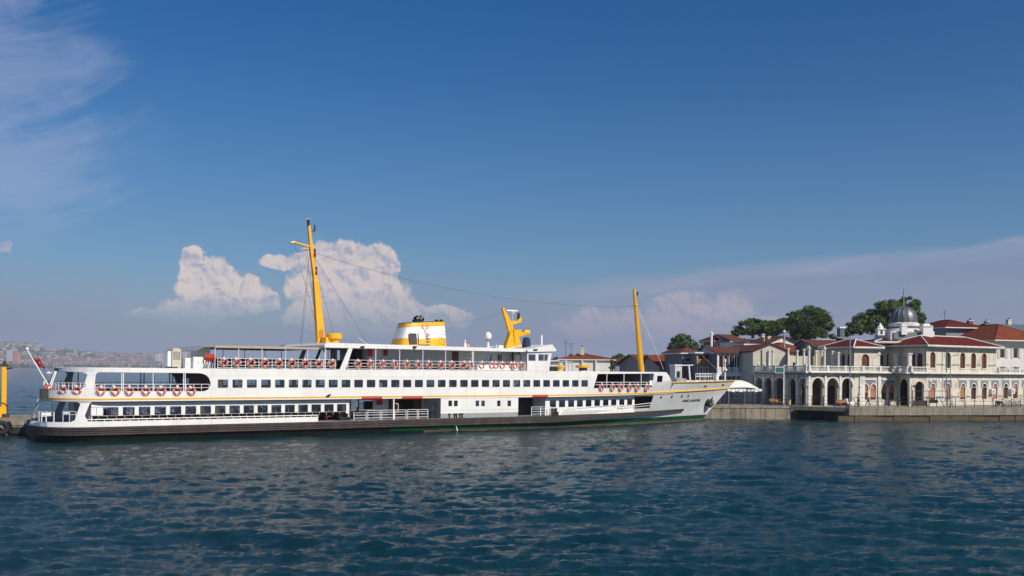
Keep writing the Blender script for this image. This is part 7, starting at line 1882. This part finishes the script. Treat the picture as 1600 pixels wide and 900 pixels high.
# blue boarded house with orange balcony
Yb = 160
LB = Lr(1088, 1120, Yb, R(8)); zb_ = Zy(1100, 552.5, Yb)
def bal_extra(e, H, L, D):
    z = Zy(1100, 568.5, Yb) - QZ; z2 = Zy(1100, 561, Yb) - QZ; b = MB(); b.box(-.3, L + .2, -1.1, -1.0, z, z2, M['woodorange']); b.box(-.3, L + .2, -1.0, -.01, z, z + .1, M['woodorange']); b.build('balcony', e)
    for i in range(8): b = MB(); b.box(i * L / 8 + .15, i * L / 8 + .3, -.08, -.01, .2, z, M['white2']); b.build('mullion', e)
house('balcony_house', 'slate blue glazed house with orange timber balcony behind the bow', 1088, Yb, R(8), LB, 9, QZ, zb_, 'flat', 0, 'wallslate_and_shade', 'wallwhite', wf=[(.2, LB * .7, zb_ - 1.4, zb_ - .1), (LB * .74, LB - .1, zb_ - 1.4, zb_ - .1), (.2, LB - .2, zb_ - 4.9, zb_ - 2.3)], over=.35, extra=bal_extra, eave='wallwhite')
house('dark_timber_house', 'dark timber house with brown porch left of the orange balcony', 1066, 163, R(10), Lr(1066, 1090, 163, R(10)), 9, QZ, Zy(1075, 553, 163), 'hip', 1.0, 'wallslate_and_shade', 'roofbrown', wf=[(.5, 1.7, Zy(1075, 566, 163), Zy(1075, 558, 163)), (2.1, 3.1, Zy(1075, 566, 163), Zy(1075, 558, 163))], extra=lambda e, H, L, D: [MBadd(e, -.3, L, -1.4, -.05, 1.0, 4.2, 'brown', 'porch'), MBadd(e, -.4, L, -1.6, -.05, 4.21, 4.4, 'roofbrown', 'porch_roof')])
# upper white house with red roof
Yh = 196; ah = R(24)
LH = Lr(1116.5, 1152, Yh, ah); DH = Ll(1116.5, 1098, Yh, ah)
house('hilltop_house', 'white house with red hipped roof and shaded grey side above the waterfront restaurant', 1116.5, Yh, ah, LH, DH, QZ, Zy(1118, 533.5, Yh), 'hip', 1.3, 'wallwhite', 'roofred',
      wf=[(u, u + .75, Zy(1125, 542.5, Yh), Zy(1125, 536.5, Yh)) for u in (.9, 2.3, 3.7, 5.1)], wl=[(1.0, 2.0, Zy(1118, 545, Yh), Zy(1118, 539, Yh)), (3.2, 4.2, Zy(1118, 545, Yh), Zy(1118, 539, Yh))], wlm='wallslate_and_shade', over=.6)  # shade of the white left side is put into its slate colour
b = MB(); x, y = XY(1111.7, 178, 530); z1 = ZZ(1112, 521.5, 178); b.tube((0, 0, 0), (0, 0, z1 - 8), .22, M['white2'], n=8); b.lathe([(.3, 0), (.33, .2), (.05, .4)], M['white2'], (0, 0, z1 - 8), 8); o = b.build('flue_pipe'); o.location = (x, y, 8); meta(o, 'white flue pipe against the shaded side of the hilltop house', 'flue')
house('red_lean_to', 'reddish brown roof stepping down right of the hilltop house', 1148, 190, R(18), Lr(1148, 1166, 190, R(18)), 6, QZ, Zy(1155, 534.5, 190), 'shed', 1.6, 'wallwhite', 'roofbrown', wf=[(1.0, 1.9, Zy(1155, 545, 190), Zy(1155, 537, 190))])
house('glazed_attic', 'grey glazed rooftop room in the middle of the brown roofs', 1164, 172, R(12), Lr(1164, 1190, 172, R(12)), 5, QZ, Zy(1175, 539.5, 172), 'flat', 0, 'wallgrey', 'wallwhite', wf=[(.3, 2.4, Zy(1175, 548, 172), Zy(1175, 541, 172)), (2.7, 4.4, Zy(1175, 548, 172), Zy(1175, 541, 172))], over=.4, extra=chimney(4.4, 2, 1.3, .2, 'roofbrown'))
house('grey_attic', 'small grey flat-topped attic under the trees', 1166, 200, R(12), Lr(1166, 1186, 200, R(12)), 5, QZ, Zy(1175, 530.5, 200), 'flat', 0, 'wallslate_and_shade', 'wallgrey', wf=[(.5, 1.6, Zy(1175, 535.5, 200), Zy(1175, 532, 200))], over=.3)
# --- houses seen over the ferry's fore deck
Yf = 172
LF0 = Lr(874, 959, Yf, R(2))
def buttress(e, H, L, D):
    for u in (L * .12, L * .42, L * .67, L * .985): b = MB(); b.box(u - .15, u + .15, -.35, -.01, 0, H + .1, M['wallwhite']); b.build('pilaster', e)
house('long_white_house', 'long low white house with red tiled roof behind the yellow deck vents', 874, Yf, R(2), LF0, 9, QZ, Zy(915, 563, Yf), 'hip', 0.95, 'wallwhite', 'rooforange', over=.4, extra=allx(chimney(LF0 * .45, 3, 1.3, .35, 'wallcream', 1.0), buttress, antenna(1.5, 4, 3.2, .5), antenna(2.6, 5, 2.8, .5)))
house('grey_glass_shed', 'pale grey glazed shed at the left end of the long white house', 859, 165, R(2), Lr(859, 873, 165, R(2)), 5, QZ, Zy(866, 565, 165), 'flat', 0, 'wallgrey', 'wallwhite', wf=[(.2, .8, 4, 6.6), (1.0, 1.5, 4, 6.6)], over=.15)
house('pale_house', 'pale house with weathered brown roof just behind the fore mast', 995, 205, R(8), Lr(995, 1018, 205, R(8)), 8, QZ, Zy(1005, 563.5, 205), 'gx', 1.2, 'wallwhite', 'roofbrown', wf=[(.8, 1.6, 6.6, 7.6), (2.5, 3.1, 6.6, 7.6)], extra=antenna(1, 3, 2, 1))
house('brown_gable_house', 'brown roofed house with grey gable right of the fore mast', 1003, 180, R(30), Lr(1003, 1026, 180, R(30)), 7, QZ, Zy(1010, 569, 180), 'gx', 1.7, 'wallgrey', 'roofbrown')
house('red_roof_house', 'house with broad bright orange-red roof behind the bow deck', 1030, 172, R(12), Lr(1030, 1066, 172, R(12)), 10, QZ, Zy(1045, 572, 172), 'gx', 1.9, 'wallgrey', 'rooforange', over=.6, extra=antenna(3.8, 3, 1.8, 1.2))
house('blue_glass_kiosk', 'small blue glazed kiosk with white frame beside the red roof', 1055, 160, R(8), Lr(1055, 1065.5, 160, R(8)), 3, QZ, Zy(1060, 572, 160), 'flat', 0, 'wallwhite', 'white2', wf=[(.15, .95, 3.2, 6.6)], over=.1)
house('small_grey_house', 'small greyish house low between the long white house and the fore mast', 961, 200, R(5), Lr(961, 985, 200, R(5)), 7, QZ, Zy(970, 568.5, 200), 'gx', 1.0, 'wallgrey', 'roofbrown')
house('far_tan_house', 'tiny tan house under the small trees right of the fore mast', 1013, 230, R(5), Lr(1013, 1046, 230, R(5)), 7, QZ, Zy(1028, 562, 230), 'hip', 1.0, 'wallcream', 'rooforange')
# ------------------------------------------------------------------ trees
def tree(px, Y, lobes, label, leaf='leaf', seed=1, n_clump=120, leaves=70, size=.42, base_px=None, group=None):
    """lobes: (px, py, r_px_x, r_px_y) ellipses that make the crown's outline"""
    rr = random.Random(seed); x0, y0 = XY(base_px or px, Y, 560); t = empty('broadleaf_tree', (x0, y0, QZ)); meta(t, label, 'tree', group)
    k = Y / FPX; ls = []
    for (lx, ly, rx, ry) in lobes:
        ls.append((Vector(((XY(lx, Y, ly)[0] - x0), rr.uniform(-1, 1) * rx * k * .3, ZZ(lx, ly, Y) - QZ)), rx * k, max(rx, ry) * k * .8, ry * k))
    tw = [l[1] * l[3] for l in ls]; tot = sum(tw); V = []; F = []
    cl = []
    for (c, a, d, h), w in zip(ls, tw):
        m = max(4, int(n_clump * w / tot))
        for i in range(m):
            while True:
                p = Vector((rr.uniform(-1, 1), rr.uniform(-1, 1), rr.uniform(-1, 1)))
                if .25 < p.length < 1: break
            p = p.normalized() * (p.length ** .45)
            cl.append((c + Vector((p.x * a * .9, p.y * d * .9, p.z * h * .9)), rr.uniform(.55, 1.05) * min(a, h) * .40))
    rg = np.random.default_rng(seed)
    for (c, r) in cl:
        nn = leaves
        dirs = rg.normal(size=(nn, 3)); dirs /= np.linalg.norm(dirs, axis=1)[:, None]; rad = r * rg.uniform(.55, 1.12, nn)[:, None]
        pos = dirs * rad * np.array([1.15, 1.15, .8]) + np.array(c)
        nrm = dirs + rg.normal(size=(nn, 3)) * .6; nrm /= np.linalg.norm(nrm, axis=1)[:, None]
        u = np.cross(nrm, rg.normal(size=(nn, 3))); u /= np.linalg.norm(u, axis=1)[:, None]; v = np.cross(nrm, u)
        s = (size * rg.uniform(.6, 1.2, nn))[:, None]
        V.append(np.stack([pos - u * s * .6, pos - v * s * .35, pos + u * s * .6, pos + v * s * .35], 1).reshape(-1, 3))
    V = np.concatenate(V).astype(np.float32); nq = len(V) // 4
    me = bpy.data.meshes.new('crown'); me.vertices.add(len(V)); me.vertices.foreach_set('co', V.ravel()); me.loops.add(nq * 4); me.loops.foreach_set('vertex_index', np.arange(nq * 4, dtype=np.int32)); me.polygons.add(nq); me.polygons.foreach_set('loop_start', np.arange(0, nq * 4, 4, dtype=np.int32)); me.update(calc_edges=True); me.materials.append(M[leaf])
    o = bpy.data.objects.new('crown', me); col.objects.link(o); o.parent = t
    zc = min(l[0].z - l[3] * .3 for l in ls); b = MB(); w = sum(l[1] for l in ls) / len(ls) * .12 + .12
    b.tube((0, 0, -.3), (0.1, 0, zc * .6), w * 1.4, M['bark'], w, n=10); b.tube((0.1, 0, zc * .6), (.0, .1, zc), w, M['bark'], w * .8, n=10); b.build('trunk', t)
    b = MB()
    for (c, r) in cl[::max(1, len(cl) // 14)]: 
        m_ = Vector((c.x * .45, c.y * .4, zc + (c.z - zc) * .45)); b.tube((0, .1, zc - .3), m_, w * .5, M['bark'], w * .25, n=6); b.tube(m_, c, w * .25, M['bark'], w * .08, n=5)
    b.build('limbs', t); return t
tree(1265, 212, [(1262, 506, 34, 26), (1245, 512, 20, 20), (1288, 506, 14, 14), (1265, 492, 26, 14), (1240, 496, 12, 10), (1262, 524, 30, 14)], 'largest dark green broadleaf tree behind the roofs, right of the group', 'leafdark', 3, 185, 80, .42)
tree(1176, 224, [(1168, 512, 22, 12), (1190, 512, 20, 12), (1155, 519, 14, 8), (1176, 505, 14, 8)], 'rounded green tree at the left of the big tree group', 'leaf', 4, 110, 75, .42)
tree(1212, 222, [(1210, 512, 20, 13), (1222, 506, 14, 10), (1200, 516, 14, 12)], 'lighter green tree in the middle of the big tree group', 'leaf', 5, 90, 75, .42)
tree(1393, 205, [(1398, 486, 40, 18), (1360, 500, 24, 16), (1342, 512, 18, 12), (1418, 476, 18, 14), (1434, 496, 14, 11), (1380, 508, 40, 16), (1388, 479, 22, 10), (1438, 500, 11, 8)], 'wide green tree spreading behind the grey dome', 'leaf', 6, 270, 80, .40)
tree(1322, 200, [(1322, 518, 12, 8), (1333, 512, 10, 10)], 'dark small tree filling the gap left of the dome tree', 'leafdark', 16, 40, 70, .38)
tree(1067, 232, [(1068, 541, 22, 16), (1064, 530, 16, 9), (1078, 546, 14, 12), (1055, 546, 12, 11)], 'dark rounded tree rising alone right of the fore mast', 'leafdark', 7, 110, 75, .42)
tree(870, 210, [(870, 567, 10, 9)], 'low dark bush tree just right of the wheelhouse', 'leafdark', 8, 24, 60, .4)
tree(900, 230, [(898, 557, 9, 6), (912, 557, 8, 6)], 'low tree top above the left part of the long red roof', 'leaf', 9, 26, 60, .4)
tree(967, 230, [(967, 560, 12, 8), (960, 563, 8, 5)], 'small round tree top right of the long white house', 'leaf', 10, 30, 60, .4)
tree(925, 164, [(957.5, 566, 4, 8), (957, 572, 5, 6)], 'slim bush standing against the long white house wall', 'leaf', 11, 14, 50, .3, base_px=957)
tree(1041, 236, [(1044, 557, 9, 7), (1030, 561, 12, 5)], 'low green tree right of the fore mast under the dark rounded one', 'leafdark', 12, 30, 60, .42)
tree(1100, 225, [(1098, 542, 7, 10), (1103, 550, 6, 8)], 'narrow green tree squeezed against the grey side of the hilltop house', 'leaf', 13, 24, 60, .4)
tree(1304, 205, [(1302, 526, 8, 5)], 'tiny green tree top above the pale flat roof', 'leaf', 14, 12, 50, .38)
tree(1595, 240, [(1592, 522, 10, 6), (1600, 519, 8, 6)], 'green tree top behind the dark grey house at the right edge', 'leaf', 15, 24, 60, .42)

# ------------------------------------------------------------------ lamp posts, sign, boards
def lamp_post(px, pt, Yl, r, label, m='wallgrey', lamp=True):
    x, y = XY(px, Yl, 600); e = empty('lamp_post', (x, y, QZ)); meta(e, label, 'lamp post'); h = ZZ(px, pt, Yl) - QZ
    b = MB(); b.tube((0, 0, .3), (0, 0, h), r, M[m], r * .7, n=8); b.build('pole', e); b = MB(); b.lathe([(r * 2.4, 0), (r * 2.2, .25), (r * 1.2, .34)], M['conc2'], (0, 0, 0), 10); b.build('base', e)
    if lamp: b = MB(); b.tube((0, 0, h - .1), (.7, -.1, h + .1), .04, M[m], n=6); b.box(.5, 1.1, -.2, .0, h + .05, h + .17, M[m]); b.build('lamp_head', e)
    return e
lamp_post(1224.5, 571, 134.6, .10, 'plain white post carrying the green sign on the left quay', 'white2', False)
lamp_post(1327.8, 524, 129.5, .09, 'tall grey lamp post at the left end of the right quay', 'chrome')
lamp_post(1485, 556, 133.5, .07, 'slim grey lamp post before the right wing of the terminal', 'chrome')
x, y = XY(1217.5, 134.6, 580); z0, z1 = ZZ(1217, 583, 134.6), ZZ(1217, 573.3, 134.6); w = 6.5 / FPX * 134.6
sg = empty('sign_board', (x, y, z0)); meta(sg, 'dark green sign board with pale frame on the white quay post', 'sign')
b = MB(); b.box(-w, w, -.14, -.06, 0, z1 - z0, M['signgreen']); b.build('board', sg); b = MB()
b.box(-w - .06, w + .06, -.17, -.141, z1 - z0 - .08, z1 - z0, M['white2']); b.box(-w - .06, w + .06, -.17, -.141, 0, .06, M['white2']); b.box(-w - .06, -w, -.17, -.141, .06, z1 - z0 - .08, M['white2']); b.box(w, w + .06, -.17, -.141, .06, z1 - z0 - .08, M['white2']); b.build('frame', sg)
# ------------------------------------------------------------------ people
def person(loc, rz, label, pose='walk', shirt='cloth_white', trousers='cloth_dark', skin='skin', h=1.72, flip=1):
    e = empty('person', loc, rz); meta(e, label, 'person'); k = h / 1.72
    S = math.sin; C_ = math.cos
    if pose == 'walk': hipz = .92; legs = [((.18, .02), (.34, .0)), ((-.10, .0), (-.36, .10))]; lean = .08; arms = [(.22, .95), (-.20, .92)]
    elif pose == 'stand': hipz = .94; legs = [((.03, 0), (.02, 0)), ((-.02, 0), (-.02, 0))]; lean = .02; arms = [(.03, .85), (.10, .92)]
    else: hipz = .42; legs = [((.46, .02), (.40, 0)), ((.44, .02), (.42, 0))]; lean = .12; arms = [(.30, .60), (.25, .62)]
    vs = []; ed = []; rad = []
    def v(p, r): vs.append((p[0] * k, p[1] * k, p[2] * k)); rad.append(r * k); return len(vs) - 1
    def link(a, b_): ed.append((a, b_))
    pel = v((0, 0, hipz), .13); wst = v((lean * .4, 0, hipz + .18), .125); ch = v((lean * .9, 0, hipz + .38), .15); nk = v((lean * 1.2, 0, hipz + .56), .06); hd = v((lean * 1.35, 0, hipz + .66), .085); hd2 = v((lean * 1.4, 0, hipz + .76), .08)
    for a, b_ in ((pel, wst), (wst, ch), (ch, nk), (nk, hd), (hd, hd2)): link(a, b_)
    for sgn, (kn, ft) in zip((-1, 1), legs):
        hp = v((0, sgn * .09, hipz - .05), .085); 
        if pose == 'sit': kk = v((kn[0], sgn * .11, hipz + .02), .062); an = v((ft[0], sgn * .11, .07), .042); to = v((ft[0] + .16, sgn * .12, .04), .04)
        else: kk = v((kn[0], sgn * .09, hipz * .52), .06); an = v((ft[0], sgn * .09, .08 + ft[1]), .042); to = v((ft[0] + .15, sgn * .10, .04 + ft[1] * .4), .038)
        link(pel, hp); link(hp, kk); link(kk, an); link(an, to)
    hands = []
    for sgn, (ax_, az_) in zip((-1, 1), arms):
        sh = v((lean * .95, sgn * .19, hipz + .47), .055); el = v((lean * .9 + ax_ * .25 - .02, sgn * .24, hipz + .22), .042); wr = v((lean * .9 + ax_, sgn * .22, hipz + .02 + (ax_ > .1) * .1), .03); hn = v((lean * .9 + ax_ + .03, sgn * .22, hipz - .06 + (ax_ > .1) * .1), .034)
        link(ch, sh); link(sh, el); link(el, wr); link(wr, hn); hands.append(vs[hn])
    me = bpy.data.meshes.new('body'); me.from_pydata(vs, ed, []); o = bpy.data.objects.new('body', me); col.objects.link(o); o.parent = e
    sk = o.modifiers.new('skin', 'SKIN'); 
    for i, r in enumerate(rad): me.skin_vertices[0].data[i].radius = (r, r)
    me.skin_vertices[0].data[0].use_root = True
    su = o.modifiers.new('sub', 'SUBSURF'); su.levels = 2; su.render_levels = 2
    m, nt, bs = new_mat('clothes_on_body'); bs.inputs['Roughness'].default_value = .85; tc = nt.nodes.new('ShaderNodeTexCoord'); sp = nt.nodes.new('ShaderNodeSeparateXYZ'); nt.links.new(tc.outputs['Object'], sp.inputs[0])
    z = E(sp.outputs[2]); y_ = E.op('ABSOLUTE', E(sp.outputs[1])); c1 = {'cloth_white': (.66, .66, .68), 'cloth_dark': (.015, .015, .02), 'cloth_brown': (.22, .09, .06), 'skin': (.36, .2, .13)}
    low = z.step(hipz * k - .01, hipz * k + .01); c = mixc(low, c1[trousers], c1[shirt]); hi = z.step((hipz + .54) * k - .01, (hipz + .54) * k + .01); c = mixc(hi, c, c1['skin'])
    arm = y_.step(.175 * k, .18 * k) * (1.0 - z.step((hipz + .24) * k, (hipz + .26) * k)) * z.step((hipz - .2) * k, (hipz - .18) * k); c = mixc(arm, c, c1['skin']); sh_ = 1.0 - z.step(.06 * k, .075 * k); c = mixc(sh_, c, (.02, .02, .02)); nt.links.new(c, bs.inputs['Base Color']); me.materials.append(m)
    hx, hz_ = lean * 1.4 * k, (hipz + .76) * k
    b = MB(); b.sphere((hx - .02, 0, hz_ + .0), .105 * k, M['hair'], 8); 
    b.v = [(x, y2, max(z2, hz_ - .03 - (x < hx - .03) * .06)) for x, y2, z2 in b.v]; b.build('hair', e, smooth=True)
    b = MB(); b.add([(hx + .07 * k, -.015, hz_ - .05), (hx + .07 * k, .015, hz_ - .05), (hx + .115 * k, 0, hz_ - .07), (hx + .075 * k, 0, hz_ - .01)], [(0, 2, 1), (0, 3, 2), (3, 1, 2)], M['skin']); b.build('nose', e)
    for hxp, hy, hz2 in hands:
        b = MB()
        for i in range(4): b.path([(hxp + .01, hy - .03 + .02 * i, hz2 - .02), (hxp + .015, hy - .03 + .02 * i, hz2 - .07), (hxp - .005, hy - .03 + .02 * i, hz2 - .1 + .008 * abs(i - 1.5))], .009, M['skin'], 5)
        b.path([(hxp + .03, hy, hz2 + .01), (hxp + .055, hy, hz2 - .03), (hxp + .05, hy, hz2 - .05)], .01, M['skin'], 5); b.build('fingers', e)
    return e
Yp = 134.6
person((*XY(1341, Yp, 625), QZ + .03), 0.35, 'man in white shirt and dark trousers standing by the parked scooter', 'stand')
person((*XY(1356.5, Yp + .3, 625), QZ + .03), 3.4, 'man in white shirt walking along the right quay with long stride', 'walk')
person((*XY(1406.5, 136.5, 628), QZ + .03), 3.3, 'person sitting low in front of the dark terminal arch', 'sit', 'cloth_brown')
s_, z_ = NP(967.5, 640); person(FM @ Vector((s_, -hw(s_, 2) + .55, 1.75)), TH + 1.2, 'passenger in a brown shirt crouching at the ferry rail near the bow', 'sit', 'cloth_brown', 'cloth_dark', h=1.65)
s_ = FS(559, -2); person(FM @ Vector((FS(558, -4.5), -4.4, 1.42)), TH - 1.4, 'deckhand in a pale shirt sitting inside the aft boarding bay', 'sit', 'cloth_brown', h=1.65)
# ------------------------------------------------------------------ bicycles, motorcycle, scooter
def bicycle(loc, rz, label, m='dark', fm='chrome', group=None):
    e = empty('bicycle', loc, rz); meta(e, label, 'bicycle', group)
    for x in (-.52, .52):
        b = MB(); b.torus((x, 0, .34), .32, .022, M['rubber'], (0, 1, 0), 20, 5)
        for i in range(8): a = 3.1416 * i / 8; b.tube((x - .31 * math.cos(a), 0, .34 - .31 * math.sin(a)), (x + .31 * math.cos(a), 0, .34 + .31 * math.sin(a)), .004, M['chrome'], n=3)
        b.build('wheel', e)
    b = MB(); P_ = {'r': (-.52, 0, .34), 'bb': (-.05, 0, .3), 's': (-.2, 0, .8), 'h': (.36, 0, .82), 'f': (.52, 0, .34)}
    for a, c in (('r', 'bb'), ('r', 's'), ('bb', 's'), ('bb', 'h'), ('s', 'h'), ('h', 'f')): b.tube(P_[a], P_[c], .02, M[fm], n=6)
    b.build('frame', e); b = MB(); b.tube((.36, 0, .82), (.33, 0, .98), .015, M[m]); b.path([(.2, -.28, .98), (.33, -.2, 1.0), (.33, .2, 1.0), (.2, .28, .98)], .014, M[m]); b.build('handlebar', e)
    b = MB(); b.box(-.32, -.1, -.06, .06, .86, .91, M['black']); b.tube((-.2, 0, .78), (-.21, 0, .87), .015, M['chrome']); b.build('saddle', e)
    b = MB(); b.tube((-.05, -.1, .3), (.08, -.1, .2), .012, M['dark']); b.tube((-.05, .1, .3), (-.18, .1, .4), .012, M['dark']); b.lathe([(.09, -.01), (.09, .01)], M['chrome'], (-.05, 0, .3), 10); b.build('crank', e); return e
def motorbike(loc, rz, label, body='black', scooter=False):
    e = empty('scooter' if scooter else 'motorcycle', loc, rz); meta(e, label, 'scooter' if scooter else 'motorcycle')
    for x in (-.66, .66): b = MB(); b.torus((x, 0, .3), .24, .065, M['rubber'], (0, 1, 0), 20, 8); b.lathe([(.1, -.03), (.1, .03)], M['chrome'], (x, 0, .3), 8); b.build('wheel', e, smooth='auto')
    b = MB(); b.prism([(-.7, .55), (-.5, .42), (.05, .32), (.35, .35), (.45, .62), (.2, .82), (-.1, .8), (-.3, .7), (-.75, .75)], lambda u, v, d: (u, d, v), -.14, .14, M[body]); b.build('body', e)
    b = MB(); b.prism([(-.72, .76), (-.3, .71), (-.08, .81), (-.15, .88), (-.4, .82), (-.74, .86)], lambda u, v, d: (u, d, v), -.13, .13, M['black']); b.build('seat', e)
    b = MB(); b.tube((.66, 0, .3), (.42, 0, .95), .04, M['chrome']); b.path([(.25, -.36, 1.02), (.38, -.2, 1.0), (.38, .2, 1.0), (.25, .36, 1.02)], .022, M['dark']); b.tube((.38, .2, 1.0), (.36, .26, 1.2), .01, M['dark']); b.sphere((.33, .28, 1.23), .05, M['dark'], 6); b.build('fork_and_handlebar', e)
    b = MB(); b.sphere((.52, 0, .85), .1, M['white2'], 8); b.build('headlight', e)
    if not scooter: b = MB(); b.box(-.15, .25, -.18, .18, .2, .5, M['chrome']); b.tube((-.1, .2, .25), (-.8, .2, .35), .045, M['chrome']); b.build('engine', e)
    else: b = MB(); b.box(-.95, -.6, -.2, .2, .8, 1.15, M['white2']); b.build('top_box', e)
    return e
def onq(px, off):   # on the right quay, off metres behind its edge
    U = (px - 800) / FPX; nn = Vector((-rd.y, rd.x)); base = Vector(RA) + nn * off
    t = (U * base.y - base.x) / (rd.x - U * rd.y); p = base + rd * t; return (p.x, p.y, QZ + .005)
ra = math.atan2(rd.y, rd.x)
motorbike(onq(1562.5, 3.0), ra + .2, 'black motorcycle parked under the right wing windows', 'black')
motorbike(onq(1331, 2.2), ra - .1, 'light grey scooter with top box parked beside the tall lamp post', 'white2', True)
for i, (px, off, ro, lb) in enumerate(((1574, 3.0, .1, 'bicycle right beside the black motorcycle'), (1581, 3.2, -.1, 'bicycle third from the motorcycle end of the parked row'), (1578, 2.5, .2, 'bicycle second from the motorcycle, standing nearest the railing'), (1589, 3.0, .15, 'bicycle fourth in the row right of the motorcycle'), (1596, 3.1, -.05, 'bicycle cut by the right edge of the photo'))):
    bicycle(onq(px, off), ra + ro, lb, fm='dark' if i % 2 else 'chrome', group='bicycles parked along the terminal')
bicycle(onq(1487, 2.0), ra + 1.3, 'single bicycle by the slim lamp post', fm='dark')
# dark gate screen and stacked boards by the porch arch
g = empty('barrier_screen', onq(1452, 3.0), ra); meta(g, 'dark metal barrier frame with pale boards before the first orange window', 'barrier')
b = MB(); 
for x in (-2.6, 0, 3.0): b.box(x - .05, x + .05, -.05, .05, 0, 2.3 if x else 2.3, M['shutter'])
b.box(-2.6, 3.0, -.03, .03, 2.2, 2.28, M['dark']); b.box(-2.6, 3.0, -.03, .03, 1.2, 1.26, M['dark']); b.build('frame', g)
b = MB(); b.box(-2.5, -.2, .2, .24, .1, .9, M['dark']) ; b.box(.2, 1.6, .25, .3, .5, 1.0, M['black']); b.build('panel', g); b = MB(); b.tube((1.7, 0, .2), (2.7, 0, 1.9), .05, M['white2']); b.tube((2.7, .1, .2), (1.8, .1, 1.9), .05, M['white2']); b.build('trestle', g)
# quay benches in the arcade shade
for i, (px, Y, lb) in enumerate(((1213, 137.5, 'brown bench in front of the shaded arcade'), (1318, 136, 'brown bench at the foot of the third lit arch'))):
    x, y = XY(px, Y, 628); e = empty('bench', (x, y, QZ + .01), .3); meta(e, lb, 'bench'); b = MB(); b.box(-1, 1, -.2, .25, .42, .47, M['woodorange']); b.build('seat', e); b = MB(); b.box(-1, 1, .25, .3, .5, .9, M['woodorange']); b.build('backrest', e)
    for x_ in (-.8, .8): b = MB(); b.box(x_ - .04, x_ + .04, -.18, .25, 0, .42, M['dark']); b.build('leg', e)
# small far boat on the water, left
x, y = XY(76.5, 900, 580); e = empty('small_boat', (x, y, 0), .4); meta(e, 'tiny white motor boat far out on the water by the stern flag', 'boat')
b = MB(); b.prism([(-2.2, 0.0), (2.4, .0), (3.2, .9), (-2.2, .7)], lambda u, v, d: (u, d, v), -.9, .9, M['white2']); b.build('hull', e); b = MB(); b.box(-1.0, .8, -.7, .7, .72, 1.7, M['white2']); b.build('cabin', e)

# ------------------------------------------------------------------ haze
if HAZE > 0:
    b = MB(); b.box(-15000, 15000, -7000, 14800, -2.0, 165, M['white']); o = b.build('haze'); o.data.materials.clear()
    m = bpy.data.materials.new('haze_air'); m.use_nodes = True; nt = m.node_tree; nt.nodes.clear(); out = nt.nodes.new('ShaderNodeOutputMaterial'); pv = nt.nodes.new('ShaderNodeVolumePrincipled')
    pv.inputs['Color'].default_value = (.66, .77, .98, 1); pv.inputs['Density'].default_value = HAZE; pv.inputs['Anisotropy'].default_value = .0; nt.links.new(pv.outputs[0], out.inputs['Volume']); o.data.materials.append(m); meta(o, 'thin pale sea haze', 'haze', kind='stuff')
    del o['category']; del o['label']
